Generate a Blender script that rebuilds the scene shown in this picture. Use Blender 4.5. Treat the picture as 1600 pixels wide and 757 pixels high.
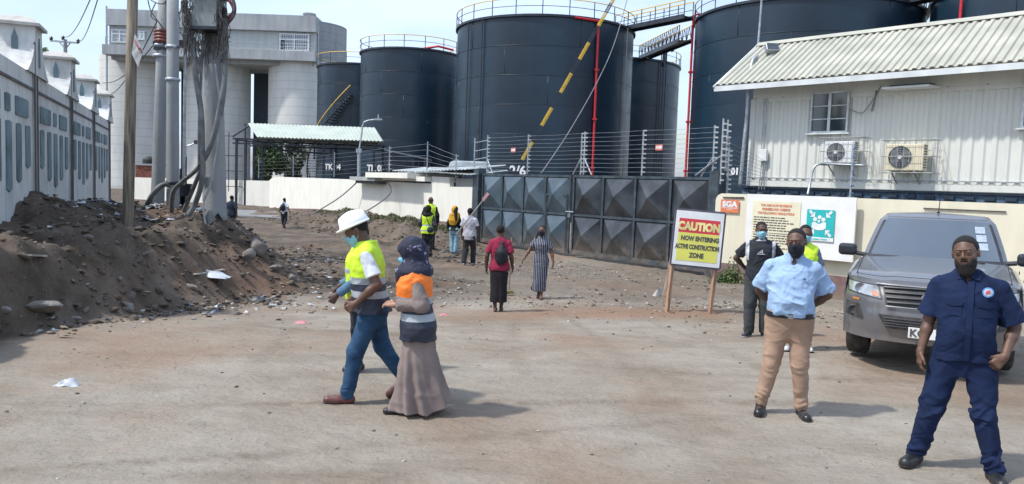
import bpy, math, random
import numpy as np
from mathutils import Vector, Matrix, noise as mnoise
for o in list(bpy.data.objects): bpy.data.objects.remove(o, do_unlink=True)
R = math.radians
random.seed(7); rng = np.random.default_rng(5)
SC = bpy.context.scene
COL = SC.collection
# ------------------------------------------------------------------ camera
FPX = 1200.0; CAMZ = 2.05; PITCH = R(4.22); ROLL = R(2.0)
cf = Vector((0, math.cos(PITCH), -math.sin(PITCH)))
cu0 = Vector((0, math.sin(PITCH), math.cos(PITCH))); cr0 = Vector((1, 0, 0))
cr = cr0*math.cos(ROLL) + cu0*math.sin(ROLL)
cu = cu0*math.cos(ROLL) - cr0*math.sin(ROLL)
cd = bpy.data.cameras.new('camera'); cam = bpy.data.objects.new('camera', cd); COL.objects.link(cam)
cd.sensor_width = 36; cd.lens = 36*FPX/1600; cd.clip_end = 3000; cd.clip_start = 0.05
M = Matrix((cr, cu, -cf)).transposed().to_4x4(); M.translation = (0, 0, CAMZ)
cam.matrix_world = M
SC.camera = cam
# ------------------------------------------------------------------ world, sun, exposure
SUN_EL = R(56); SUNH = Vector((-0.95, -0.31, 0)).normalized()
sdir = Vector((SUNH.x*math.cos(SUN_EL), SUNH.y*math.cos(SUN_EL), math.sin(SUN_EL)))
W = bpy.data.worlds.new("World"); SC.world = W; W.use_nodes = True
nt = W.node_tree; N = nt.nodes; L = nt.links; N.clear()
sky = N.new('ShaderNodeTexSky'); sky.sky_type = 'NISHITA'; sky.sun_disc = False
sky.sun_elevation = SUN_EL; sky.sun_rotation = math.atan2(sdir.x, sdir.y) % (2*math.pi)
sky.air_density = 1.3; sky.dust_density = 2.5; sky.ozone_density = 2.0
tc = N.new('ShaderNodeTexCoord'); mp = N.new('ShaderNodeMapping'); mp.inputs['Scale'].default_value = (1, 1, 3.0)
nz = N.new('ShaderNodeTexNoise'); nz.inputs['Scale'].default_value = 2.1; nz.inputs['Detail'].default_value = 7; nz.inputs['Roughness'].default_value = .55
rmp = N.new('ShaderNodeValToRGB'); rmp.color_ramp.elements[0].position = .40; rmp.color_ramp.elements[1].position = .62
rmp.color_ramp.elements[0].color = (.22, .22, .22, 1); rmp.color_ramp.elements[1].color = (.95, .95, .95, 1)
mx = N.new('ShaderNodeMixRGB'); mx.inputs[2].default_value = (4.1, 5.0, 6.6, 1)
bg = N.new('ShaderNodeBackground'); bg.inputs['Strength'].default_value = 0.14
wo = N.new('ShaderNodeOutputWorld')
L.new(tc.outputs['Generated'], mp.inputs[0]); L.new(mp.outputs[0], nz.inputs['Vector']); L.new(nz.outputs[0], rmp.inputs[0])
L.new(rmp.outputs[0], mx.inputs[0]); L.new(sky.outputs[0], mx.inputs[1]); L.new(mx.outputs[0], bg.inputs[0]); L.new(bg.outputs[0], wo.inputs[0])
sl = bpy.data.lights.new('sun', 'SUN'); sl.energy = 2.6; sl.angle = R(2.5); sl.color = (1.0, .965, .91)
so = bpy.data.objects.new('sun', sl); COL.objects.link(so)
so.rotation_euler = (-sdir).to_track_quat('-Z', 'Y').to_euler(); so.location = (0, 0, 40)
SC.view_settings.view_transform = 'Standard'; SC.view_settings.look = 'None'
SC.view_settings.exposure = 0.66; SC.view_settings.gamma = 1; SC.view_settings.use_curve_mapping = False

# ------------------------------------------------------------------ pixel -> place (reading the photo while building)
def ray(u, v): return cf*FPX + cr*(u-800) + cu*(378.5-v)
def pt(u, v, Y):
    d = ray(u, v); d = d*(Y/d.y); return Vector((d.x, d.y, d.z+CAMZ))
WN = Vector((.726, .687, 0))       # the right hand wall and gate run square to this
WD = Vector((.687, -.726, 0))
def onw(u, v, c):
    d = ray(u, v); t = c/(WN.dot(d)); d = d*t; return Vector((d.x, d.y, d.z+CAMZ))
def zat(u, v, Y): return pt(u, v, Y).z
# ------------------------------------------------------------------ materials
MATS = {}
def nodes(m):
    m.use_nodes = True; n = m.node_tree; b = n.nodes['Principled BSDF']; return n, b
def mat(name, col, rough=.7, metal=0., var=.15, scale=4., bump=0., bscale=None, col2=None, spec=None, detail=5, stretch=None, coat=0, thr=(.35,.68)):
    if name in MATS: return MATS[name]
    m = bpy.data.materials.new(name); n, b = nodes(m); N = n.nodes; L = n.links
    tc = N.new('ShaderNodeTexCoord'); vec = tc.outputs['Object']
    if stretch:
        mp = N.new('ShaderNodeMapping'); mp.inputs['Scale'].default_value = stretch; L.new(vec, mp.inputs[0]); vec = mp.outputs[0]
    nz = N.new('ShaderNodeTexNoise'); nz.inputs['Scale'].default_value = scale; nz.inputs['Detail'].default_value = detail
    L.new(vec, nz.inputs['Vector'])
    r = N.new('ShaderNodeValToRGB'); e = r.color_ramp.elements; e[0].position = thr[0]; e[1].position = thr[1]
    c2 = col2 if col2 else [c*(1-var*2) for c in col]
    c1 = col if col2 else [min(1, c*(1+var)) for c in col]
    e[0].color = (*c2, 1); e[1].color = (*c1, 1)
    L.new(nz.outputs[0], r.inputs[0]); L.new(r.outputs[0], b.inputs['Base Color'])
    b.inputs['Roughness'].default_value = rough; b.inputs['Metallic'].default_value = metal
    if spec is not None: b.inputs['Specular IOR Level'].default_value = spec
    if coat: b.inputs['Coat Weight'].default_value = coat; b.inputs['Coat Roughness'].default_value = .06
    if bump:
        n2 = N.new('ShaderNodeTexNoise'); n2.inputs['Scale'].default_value = bscale or scale*6; n2.inputs['Detail'].default_value = 6
        L.new(vec, n2.inputs['Vector'])
        bp = N.new('ShaderNodeBump'); bp.inputs['Strength'].default_value = 1; bp.inputs['Distance'].default_value = bump
        L.new(n2.outputs[0], bp.inputs['Height']); L.new(bp.outputs[0], b.inputs['Normal'])
    MATS[name] = m; return m
def stained(name, col, stain, rough=.8, scale=1.2, streak=(3, 3, .35), lo=.45, hi=.8, bump=.004, bands=None):
    """wall paint with dirt: cloudy dirt + vertical water streaks (real marks on the surface)"""
    if name in MATS: return MATS[name]
    m = bpy.data.materials.new(name); n, b = nodes(m); N = n.nodes; L = n.links
    tc = N.new('ShaderNodeTexCoord'); 
    a = N.new('ShaderNodeTexNoise'); a.inputs['Scale'].default_value = scale; a.inputs['Detail'].default_value = 8; a.inputs['Roughness'].default_value=.62
    L.new(tc.outputs['Object'], a.inputs['Vector'])
    mp = N.new('ShaderNodeMapping'); mp.inputs['Scale'].default_value = streak; L.new(tc.outputs['Object'], mp.inputs[0])
    s = N.new('ShaderNodeTexNoise'); s.inputs['Scale'].default_value = 2.2; s.inputs['Detail'].default_value = 6; L.new(mp.outputs[0], s.inputs['Vector'])
    ad = N.new('ShaderNodeMath'); ad.operation = 'MULTIPLY_ADD'; ad.inputs[1].default_value = .5
    L.new(a.outputs[0], ad.inputs[0]); 
    h = N.new('ShaderNodeMath'); h.operation='MULTIPLY'; h.inputs[1].default_value=.5; L.new(s.outputs[0], h.inputs[0]); L.new(h.outputs[0], ad.inputs[2])
    r = N.new('ShaderNodeValToRGB'); e = r.color_ramp.elements; e[0].position = lo; e[1].position = hi
    e[0].color = (*col, 1); e[1].color = (*stain, 1); L.new(ad.outputs[0], r.inputs[0])
    out = r.outputs[0]
    if bands:   # horizontal pour lines every `bands` metres
        sx = N.new('ShaderNodeSeparateXYZ'); L.new(tc.outputs['Object'], sx.inputs[0])
        mm = N.new('ShaderNodeMath'); mm.operation = 'MODULO'; mm.inputs[1].default_value = bands; L.new(sx.outputs[2], mm.inputs[0])
        lt = N.new('ShaderNodeMath'); lt.operation = 'LESS_THAN'; lt.inputs[1].default_value = bands*.11; L.new(mm.outputs[0], lt.inputs[0])
        ml = N.new('ShaderNodeMath'); ml.operation='MULTIPLY'; ml.inputs[1].default_value=.24; L.new(lt.outputs[0], ml.inputs[0])
        mx = N.new('ShaderNodeMixRGB'); mx.inputs[2].default_value = (*[c*.55 for c in stain], 1); L.new(ml.outputs[0], mx.inputs[0]); L.new(out, mx.inputs[1]); out = mx.outputs[0]
    L.new(out, b.inputs['Base Color']); b.inputs['Roughness'].default_value = rough
    if bump:
        bp = N.new('ShaderNodeBump'); bp.inputs['Distance'].default_value = bump; n2 = N.new('ShaderNodeTexNoise'); n2.inputs['Scale'].default_value = scale*14; n2.inputs['Detail'].default_value=5
        L.new(tc.outputs['Object'], n2.inputs['Vector']); L.new(n2.outputs[0], bp.inputs['Height']); L.new(bp.outputs[0], b.inputs['Normal'])
    MATS[name] = m; return m
def dusty(m, z0, z1, amt, col=(.26, .205, .155), sc=3.):
    """splashed dry mud on the lowest part of a thing"""
    n, b = nodes(m); N = n.nodes; L = n.links; src = b.inputs['Base Color'].links[0].from_socket
    tc = N.new('ShaderNodeTexCoord'); sx = N.new('ShaderNodeSeparateXYZ'); L.new(tc.outputs['Object'], sx.inputs[0])
    mr = N.new('ShaderNodeMapRange'); mr.inputs[1].default_value = z1; mr.inputs[2].default_value = z0; L.new(sx.outputs[2], mr.inputs[0])
    nz = N.new('ShaderNodeTexNoise'); nz.inputs['Scale'].default_value = sc; nz.inputs['Detail'].default_value = 8; nz.inputs['Roughness'].default_value = .65; L.new(tc.outputs['Object'], nz.inputs['Vector'])
    r = N.new('ShaderNodeMapRange'); r.inputs[1].default_value = .35; r.inputs[2].default_value = .7; L.new(nz.outputs[0], r.inputs[0])
    mu = N.new('ShaderNodeMath'); mu.operation = 'MULTIPLY'; L.new(mr.outputs[0], mu.inputs[0]); L.new(r.outputs[0], mu.inputs[1])
    m2 = N.new('ShaderNodeMath'); m2.operation = 'MULTIPLY'; m2.inputs[1].default_value = amt; L.new(mu.outputs[0], m2.inputs[0])
    mx = N.new('ShaderNodeMixRGB'); mx.inputs[2].default_value = (*col, 1); L.new(m2.outputs[0], mx.inputs[0]); L.new(src, mx.inputs[1]); L.new(mx.outputs[0], b.inputs['Base Color'])
def banded(name, stops, rough=.7, axis=2, bump=.0):
    """cloth of differently coloured bands; stops = [(z, colour)...], constant steps over 0..2 m of the object"""
    m = bpy.data.materials.new(name); n, b = nodes(m); N = n.nodes; L = n.links
    tc = N.new('ShaderNodeTexCoord'); sx = N.new('ShaderNodeSeparateXYZ'); L.new(tc.outputs['Object'], sx.inputs[0])
    mu = N.new('ShaderNodeMath'); mu.operation = 'MULTIPLY'; mu.inputs[1].default_value = .5; L.new(sx.outputs[axis], mu.inputs[0])
    r = N.new('ShaderNodeValToRGB'); cr_ = r.color_ramp; cr_.interpolation = 'CONSTANT'
    cr_.elements[0].position = 0; cr_.elements[0].color = (*stops[0][1], 1)
    cr_.elements[1].position = stops[1][0]/2; cr_.elements[1].color = (*stops[1][1], 1)
    for z, c in stops[2:]:
        e = cr_.elements.new(z/2); e.color = (*c, 1)
    L.new(mu.outputs[0], r.inputs[0]); 
    nz = N.new('ShaderNodeTexNoise'); nz.inputs['Scale'].default_value = 14; L.new(tc.outputs['Object'], nz.inputs['Vector'])
    mr = N.new('ShaderNodeMapRange'); mr.inputs[3].default_value = .8; mr.inputs[4].default_value = 1.1; L.new(nz.outputs[0], mr.inputs[0])
    mx = N.new('ShaderNodeMixRGB'); mx.blend_type = 'MULTIPLY'; mx.inputs[0].default_value = 1; L.new(r.outputs[0], mx.inputs[1]); L.new(mr.outputs[0], mx.inputs[2])
    L.new(mx.outputs[0], b.inputs['Base Color']); b.inputs['Roughness'].default_value = rough
    return m
# ------------------------------------------------------------------ objects
def tag(o, label=None, cat=None, group=None, kind=None):
    if label: o['label'] = label
    if cat: o['category'] = cat
    if group: o['group'] = group
    if kind: o['kind'] = kind
    return o
def thing(name, label, cat, loc=(0, 0, 0), rotz=0, group=None, scale=1):
    o = bpy.data.objects.new(name, None); COL.objects.link(o); o.location = loc; o.rotation_euler = (0, 0, rotz); o.scale = (scale,)*3
    o.empty_display_size = .2
    return tag(o, label, cat, group)
class MB:
    def __init__(s): s.v = []; s.f = []; s.m = []
    def add(s, vs, fs, mi=0):
        k = len(s.v); s.v += [tuple(v) for v in vs]; s.f += [tuple(i+k for i in f) for f in fs]; s.m += [mi]*len(fs); return s
    def box(s, c, d, rot=0, mi=0, mat3=None):
        hx, hy, hz = d[0]/2, d[1]/2, d[2]/2; c = Vector(c)
        q = mat3 if mat3 is not None else Matrix.Rotation(rot, 3, 'Z')
        vs = [c + q@Vector((x*hx, y*hy, z*hz)) for x in (-1, 1) for y in (-1, 1) for z in (-1, 1)]
        return s.add(vs, [(0,1,3,2), (4,6,7,5), (0,4,5,1), (2,3,7,6), (0,2,6,4), (1,5,7,3)], mi)
    def beam(s, a, b, w, h=None, mi=0):
        a = Vector(a); b = Vector(b); d = b-a; q = d.to_track_quat('X', 'Z').to_matrix()
        return s.box((a+b)/2, (d.length, w, h or w), mi=mi, mat3=q)
    def tube(s, pts, r, n=8, mi=0, cap=True):
        pts = [Vector(p) for p in pts]; rs = r if isinstance(r, (list, tuple)) else [r]*len(pts)
        vs = []; fs = []; up = None
        for i, p in enumerate(pts):
            t = (pts[min(i+1, len(pts)-1)] - pts[max(i-1, 0)]).normalized()
            if up is None: up = Vector((0, 0, 1)) if abs(t.z) < .9 else Vector((1, 0, 0))
            x = t.cross(up).normalized(); y = x.cross(t).normalized(); up = y
            for k in range(n):
                a = 2*math.pi*k/n; vs.append(p + (x*math.cos(a) + y*math.sin(a))*rs[i])
        for i in range(len(pts)-1):
            for k in range(n):
                fs.append((i*n+k, i*n+(k+1) % n, (i+1)*n+(k+1) % n, (i+1)*n+k))
        if cap: fs.append(tuple(range(n))[::-1]); fs.append(tuple((len(pts)-1)*n+k for k in range(n)))
        return s.add(vs, fs, mi)
    def lathe(s, c, prof, n=32, a0=0, a1=2*math.pi, mi=0, cap=False):
        c = Vector(c); full = abs(a1-a0-2*math.pi) < 1e-6; m = n if full else n+1; vs = []; fs = []
        for r, z in prof:
            for k in range(m):
                a = a0+(a1-a0)*k/n; vs.append((c.x+r*math.cos(a), c.y+r*math.sin(a), c.z+z))
        for i in range(len(prof)-1):
            for k in range(n):
                k2 = (k+1) % m; fs.append((i*m+k, i*m+k2, (i+1)*m+k2, (i+1)*m+k))
        if cap: fs.append(tuple(range(m))[::-1]); fs.append(tuple((len(prof)-1)*m+k for k in range(m)))
        return s.add(vs, fs, mi)
    def quad(s, a, b, c, d, mi=0): return s.add([a, b, c, d], [(0, 1, 2, 3)], mi)
    def slab(s, poly, n, t, mi=0):
        """polygon (list of points) thickened by t along n"""
        n = Vector(n)*t; k = len(poly); vs = [Vector(p) for p in poly] + [Vector(p)+n for p in poly]
        fs = [tuple(range(k)), tuple(range(2*k-1, k-1, -1))] + [(i, i+k, (i+1) % k+k, (i+1) % k) for i in range(k)]
        return s.add(vs, fs, mi)
    def build(s, name, mats, parent=None, smooth=False, local=False, bevel=0):
        me = bpy.data.meshes.new(name)
        off = Vector((0, 0, 0))
        vs = s.v
        if parent is not None and not local:
            p = parent; mw = Matrix.Identity(4)
            while p is not None:
                mw = (Matrix.Translation(p.location) @ p.rotation_euler.to_matrix().to_4x4() @ Matrix.Diagonal((*p.scale, 1))) @ mw; p = p.parent
            inv = mw.inverted(); vs = [tuple(inv@Vector(v)) for v in vs]
        me.from_pydata(vs, [], s.f)
        if not isinstance(mats, (list, tuple)): mats = [mats]
        for m_ in mats: me.materials.append(m_)
        if len(mats) > 1: me.polygons.foreach_set('material_index', s.m)
        if smooth: me.polygons.foreach_set('use_smooth', [True]*len(me.polygons))
        me.update(); 
        import bmesh
        bm = bmesh.new(); bm.from_mesh(me); bmesh.ops.recalc_face_normals(bm, faces=bm.faces); bm.to_mesh(me); bm.free()
        o = bpy.data.objects.new(name, me); COL.objects.link(o)
        if parent is not None: o.parent = parent
        if bevel:
            md = o.modifiers.new('bevel', 'BEVEL'); md.width = bevel; md.segments = 2; md.limit_method = 'ANGLE'; md.angle_limit = R(40)
        return o
def copy_tree(o, parent=None):
    c = o.copy(); COL.objects.link(c); c.parent = parent
    for ch in o.children: copy_tree(ch, c)
    return c
def npmesh(name, V, F, mats, parent=None, smooth=True, mi=None):
    me = bpy.data.meshes.new(name); V = np.asarray(V, np.float32); F = np.asarray(F, np.int32)
    me.vertices.add(len(V)); me.vertices.foreach_set('co', V.ravel())
    k = F.shape[1]; me.loops.add(F.size); me.loops.foreach_set('vertex_index', F.ravel())
    me.polygons.add(len(F)); me.polygons.foreach_set('loop_start', np.arange(0, F.size, k, dtype=np.int32))
    if not isinstance(mats, (list, tuple)): mats = [mats]
    for m_ in mats: me.materials.append(m_)
    if mi is not None: me.polygons.foreach_set('material_index', np.asarray(mi, np.int32))
    me.update(calc_edges=True); me.validate()
    if smooth: me.polygons.foreach_set('use_smooth', [True]*len(me.polygons))
    o = bpy.data.objects.new(name, me); COL.objects.link(o)
    if parent is not None: o.parent = parent
    return o
def text_on(name, s, size, origin, right, up, m, parent, depth=.004, bold=0., align='CENTER', sx=1., space=1.):
    """raised lettering: origin = anchor of baseline, right/up = directions in the world"""
    cu_ = bpy.data.curves.new(name, 'FONT'); cu_.body = s; cu_.size = size; cu_.extrude = depth/2; cu_.align_x = align; cu_.offset = bold; cu_.space_character = space
    cu_.resolution_u = 3
    t = bpy.data.objects.new(name, cu_); COL.objects.link(t)
    bpy.context.view_layer.update()
    me = bpy.data.meshes.new_from_object(t.evaluated_get(bpy.context.evaluated_depsgraph_get()))
    bpy.data.objects.remove(t, do_unlink=True)
    right = Vector(right).normalized(); up = Vector(up).normalized(); n = right.cross(up)
    mw = Matrix((right*sx, up, n)).transposed().to_4x4(); mw.translation = Vector(origin) + n*(depth*.5)
    if parent is not None:
        p = parent; pm = Matrix.Identity(4)
        while p is not None:
            pm = (Matrix.Translation(p.location) @ p.rotation_euler.to_matrix().to_4x4() @ Matrix.Diagonal((*p.scale, 1))) @ pm; p = p.parent
        mw = pm.inverted() @ mw
    me.transform(mw); me.materials.clear(); me.materials.append(m); me.name = name
    o = bpy.data.objects.new(name, me); COL.objects.link(o); o.parent = parent
    return o
def arc(c, r, a0, a1, n, z): return [Vector((c[0]+r*math.cos(a0+(a1-a0)*i/n), c[1]+r*math.sin(a0+(a1-a0)*i/n), z)) for i in range(n+1)]
def sst(a, b, x):
    t = np.clip((x-a)/(b-a), 0, 1); return t*t*(3-2*t)

# ------------------------------------------------------------------ common materials
m_dark = mat('dark_painted_steel', (.03, .037, .05), .45, .2, .2, 3)
m_galv = mat('galvanised_steel', (.42, .45, .48), .45, .6, .15, 6)
m_white = mat('white_paint', (.72, .74, .74), .5, 0, .06, 3)
m_yel = mat('safety_yellow_paint', (.75, .48, .05), .5, 0, .1, 5)
m_red = mat('red_pipe_paint', (.55, .02, .03), .45, 0, .1, 5)
m_black = mat('black_rubber', (.02, .02, .022), .7, 0, .1, 6)
m_conc = stained('raw_concrete', (.36, .37, .36), (.19, .2, .2), scale=1.5)
m_wood = mat('weathered_wood', (.24, .2, .15), .85, 0, .3, 3, .004, 30, stretch=(6, 6, .4))

# ------------------------------------------------------------------ ground height
def nse(x, y, f, seed=0.):
    """cheap smooth value noise"""
    X = x*f+seed*17.3; Y = y*f+seed*9.1
    xi = np.floor(X).astype(np.int64); yi = np.floor(Y).astype(np.int64); fx = X-xi; fy = Y-yi
    fx = fx*fx*(3-2*fx); fy = fy*fy*(3-2*fy)
    def hsh(a, b):
        h = (a*374761393 + b*668265263 + int(seed*1013)) & 0x7fffffff
        h = ((h ^ (h >> 13))*1274126177) & 0x7fffffff
        return ((h ^ (h >> 16)) & 0xffff)/65535.
    return ((hsh(xi, yi)*(1-fx)+hsh(xi+1, yi)*fx)*(1-fy) + (hsh(xi, yi+1)*(1-fx)+hsh(xi+1, yi+1)*fx)*fy)*2-1
def fbm(x, y, f, o=4, seed=0., g=.5):
    s = 0; a = 1
    for i in range(o): s = s+a*nse(x, y, f*2**i, seed+i*3); a *= g
    return s
def mound_q(x, y):
    s = .923*x+.384*y+3.0; w = np.clip(.95+.55*(y-9.2), .8, 5.6)
    w = w + .35*fbm(x, y, .5, 3, 4.)*np.clip((y-9)/4, .15, 1)
    return s/w
def ground_h(x, y, rough=True):
    x = np.asarray(x, float); y = np.asarray(y, float)
    b = -.42*sst(9.3, 16, y) - .08*sst(15, 23, y)
    # left spoil heap along the ornate wall
    q = mound_q(x, y)
    p = 1-sst(.55, 1.0, q); p = p*sst(5.0, 8.2, y+.0*x)
    top = 1.05 + .5*np.exp(-((x+10.3)**2+(y-15.6)**2)/2.2) - .3*np.exp(-((x+8.2)**2+(y-16)**2)/1.5) 
    endt = 1-sst(21, 29, y-.25*(x+8))
    hm = (top-b)*p*endt
    # bank below the cream wall
    s2 = 16.7-(.836*x+.549*y)
    bk = (1-sst(1.0, 4.2, s2))*sst(-1.0, -3.5, x)*.62*(1-.9*sst(-9, -15, x))
    # low hump by the warning sign
    hp = .16*np.exp(-(((x-3.1)/2.6)**2+((y-14.2)/1.6)**2)) + .12*np.exp(-(((x-5.6)/2.)**2+((y-14.5)/2.5)**2)) + .05*np.exp(-(((x-5.2)/2.0)**2+((y-9.8)/2.2)**2))
    z = b+hm+bk+hp
    z = z + .15*sst(30, 45, y)*sst(-8, -14, x)
    z = z + .34*np.exp(-(((x+6.2)/2.1)**2+((y-25)/3.2)**2)) + .22*np.exp(-(((x+4.9)/1.3)**2+((y-20.5)/2.2)**2)) + .14*np.exp(-(((x+3.6)/1.0)**2+((y-27.5)/2.)**2))
    if rough:
        rg = np.clip(p*endt*1.1+(1-sst(3.5, 5.5, s2))*sst(-1, -4, x), 0, 1)      # how broken the ground is
        rg = np.maximum(rg, .38*sst(14.5, 17.5, y)*sst(-1.6, -3.2, x)*(1-sst(30, 34, y)))
        side = np.clip(sst(14.6, 16, y-.35*np.abs(x-2)), 0, 1)*.8+ np.exp(-((q-1.05)/.25)**2)*.35*(y > 8)
        rg2 = np.clip(rg+side + np.exp(-(((x-3.6)/3.)**2+((y-14.5)/1.8)**2))*.7, 0, 1)
        z = z + rg*(.17*fbm(x, y, .9, 3, 1.)+.085*(1-2*np.abs(fbm(x, y, 2.3, 3, 2.)))+.035*fbm(x, y, 6., 2, 9.)) + rg2*.042*(.4-np.abs(fbm(x, y, 4., 4, 6.))) + .013*fbm(x, y, 1.1, 3, 3.) + .006*fbm(x, y, 6, 3, 8.)
        # wheel ruts across the yard
        z = z - .012*np.exp(-((y-5.6-.12*x+.15*np.sin(x*.8))/.25)**2) - .012*np.exp(-((y-7.2-.10*x+.12*np.sin(x*.7+1))/.22)**2)
    return z
def gplace(u, v):
    lo, hi = 2., 60.
    for _ in range(40):
        m = (lo+hi)/2; p = pt(u, v, m)
        if p.z > float(ground_h(np.array([p.x]), np.array([p.y]), False)[0]): lo = m
        else: hi = m
    return pt(u, v, lo)
def gz(x, y): return float(ground_h(np.array([x]), np.array([y]))[0])

# ================================================================== GROUND
def grid_axis(parts):
    out = []
    for a, b, st in parts: out += list(np.arange(a, b, st))
    return np.array(out)
xs = grid_axis([(-600, -60, 45), (-60, -20, 2.5), (-20, -14, .4), (-14, -9, .12), (-9, 9, .075), (9, 13, .15), (13, 30, 1), (30, 60, 5), (60, 640, 45)])
ys = grid_axis([(-60, 0, 6), (0, 3, .5), (3, 20, .075), (20, 30, .12), (30, 48, .3), (48, 80, 2), (80, 200, 15), (200, 1500, 130)])
GX, GY = np.meshgrid(xs, ys, indexing='ij'); GZ = ground_h(GX, GY)
nx, ny = GX.shape
idx = np.arange(nx*ny).reshape(nx, ny)
F = np.stack([idx[:-1, :-1], idx[1:, :-1], idx[1:, 1:], idx[:-1, 1:]], -1).reshape(-1, 4)
def ground_mat():
    m = bpy.data.materials.new('dusty_ground'); n, b = nodes(m); N = n.nodes; L = n.links
    tc = N.new('ShaderNodeTexCoord'); at = N.new('ShaderNodeAttribute'); at.attribute_name = 'broken'
    def noise(sc, det=6, ro=.55, vec=None, st=None):
        k = N.new('ShaderNodeTexNoise'); k.inputs['Scale'].default_value = sc; k.inputs['Detail'].default_value = det; k.inputs['Roughness'].default_value = ro
        v = tc.outputs['Object']
        if st: mp = N.new('ShaderNodeMapping'); mp.inputs['Scale'].default_value = st; mp.inputs['Rotation'].default_value = (0, 0, R(-7)); L.new(v, mp.inputs[0]); v = mp.outputs[0]
        L.new(v, k.inputs['Vector']); return k.outputs[0]
    def ramp(src, stops):
        r = N.new('ShaderNodeValToRGB'); e = r.color_ramp.elements
        e[0].position, e[0].color = stops[0][0], (*stops[0][1], 1); e[1].position, e[1].color = stops[-1][0], (*stops[-1][1], 1)
        for p, c in stops[1:-1]: k = e.new(p); k.color = (*c, 1)
        L.new(src, r.inputs[0]); return r.outputs[0]
    def mix(f, a, c, mode='MIX'):
        k = N.new('ShaderNodeMixRGB'); k.blend_type = mode
        if isinstance(f, float): k.inputs[0].default_value = f
        else: L.new(f, k.inputs[0])
        for s, i in ((a, 1), (c, 2)):
            if isinstance(s, tuple): k.inputs[i].default_value = (*s, 1)
            else: L.new(s, k.inputs[i])
        return k.outputs[0]
    packed = ramp(noise(.45, 8, .6), [(.32, (.24, .198, .152)), (.5, (.305, .268, .222)), (.68, (.35, .318, .272))])
    streaks = ramp(noise(1.5, 12, .7, st=(.8, 1.5, 1)), [(.34, (.76, .74, .71)), (.52, (.96, .955, .94)), (.64, (1.05, 1.045, 1.03))])
    packed = mix(.75, packed, streaks, 'MULTIPLY')
    red = ramp(noise(.28, 5, .5), [(.5, (0, 0, 0)), (.66, (1, 1, 1))])
    packed = mix(mix(.6, (0., 0., 0.), red), packed, (.255, .16, .105))
    soil = ramp(noise(1.1, 10, .65), [(.3, (.045, .033, .024)), (.46, (.088, .069, .053)), (.6, (.138, .11, .086)), (.78, (.21, .17, .134))])
    c = mix(at.outputs['Fac'], packed, soil)
    a2 = N.new('ShaderNodeAttribute'); a2.attribute_name = 'reddish'; c = mix(mix(.75, (0., 0., 0.), a2.outputs['Fac']), c, (.25, .15, .095))
    # small stones and grit
    vo = N.new('ShaderNodeTexVoronoi'); vo.inputs['Scale'].default_value = 15; L.new(tc.outputs['Object'], vo.inputs['Vector'])
    st = ramp(vo.outputs['Distance'], [(.10, (1, 1, 1)), (.2, (0, 0, 0))])
    den = ramp(noise(.8, 5, .6), [(.46, (0, 0, 0)), (.6, (1, 1, 1))])
    rnd = N.new('ShaderNodeSeparateColor'); L.new(vo.outputs['Color'], rnd.inputs[0])
    gt = N.new('ShaderNodeMath'); gt.operation = 'GREATER_THAN'; gt.inputs[1].default_value = .62; L.new(rnd.outputs[0], gt.inputs[0])
    sm = mix(1., mix(1., st, den, 'MULTIPLY'), gt.outputs[0], 'MULTIPLY')
    c = mix(sm, c, (.36, .34, .31))
    grain = ramp(noise(38, 5, .7), [(.3, (.84, .84, .84)), (.7, (1.07, 1.07, 1.07))])
    a3 = N.new('ShaderNodeAttribute'); a3.attribute_name = 'track'; tr = mix(1., a3.outputs['Color'], ramp(noise(7, 6, .6), [(.35, (.2, .2, .2)), (.65, (1, 1, 1))]), 'MULTIPLY'); c = mix(mix(.8, (0., 0., 0.), tr), c, (.165, .13, .098))
    c = mix(.7, c, grain, 'MULTIPLY')
    L.new(c, b.inputs['Base Color']); b.inputs['Roughness'].default_value = .95; b.inputs['Specular IOR Level'].default_value = .2
    bp = N.new('ShaderNodeBump'); bp.inputs['Distance'].default_value = .022
    hh = N.new('ShaderNodeMath'); hh.operation = 'MULTIPLY_ADD'; hh.inputs[1].default_value = .8; L.new(sm, hh.inputs[0])
    L.new(noise(16, 8, .68), hh.inputs[2]); L.new(hh.outputs[0], bp.inputs['Height'])
    bp2 = N.new('ShaderNodeBump'); bp2.inputs['Distance'].default_value = .07; L.new(noise(3.2, 9, .62, st=(1, 1.8, 1)), bp2.inputs['Height'])
    L.new(bp.outputs[0], bp2.inputs['Normal']); L.new(bp2.outputs[0], b.inputs['Normal'])
    return m
q = mound_q(GX, GY); endt = 1-sst(24, 32, GY-.25*(GX+8)); s2 = 16.7-(.836*GX+.549*GY)
brk = (1-sst(.85, 1.35, q+.12*fbm(GX, GY, .8, 3, 11.)))*endt*sst(5, 8, GY)
brk = np.maximum(brk, (1-sst(3.0, 5.5, s2+.8*fbm(GX, GY, .6, 3, 12.)))*.62*(GX < 1))
brk = np.maximum(brk, .9*sst(13.8, 16.8, GY-.1*GX+1.2*fbm(GX, GY, .4, 3, 13.))*(1-sst(-2.4, .2, GX-.04*(GY-16)+.8*fbm(GX, GY, .5, 3, 14.))))
brk = np.maximum(brk, .45*np.exp(-(((GX-3.6)/3.4)**2+((GY-14.8)/2.2)**2)))
brk = np.maximum(brk, .62*sst(15.5, 18.5, GY+.8*fbm(GX, GY, .5, 3, 15.))*(1-sst(24, 30, GY)))
brk = np.clip(brk, 0, 1)
g = npmesh('ground', np.stack([GX, GY, GZ], -1).reshape(-1, 3), F, ground_mat())
a = g.data.attributes.new('broken', 'FLOAT', 'POINT'); a.data.foreach_set('value', brk.ravel().astype(np.float32))
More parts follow.
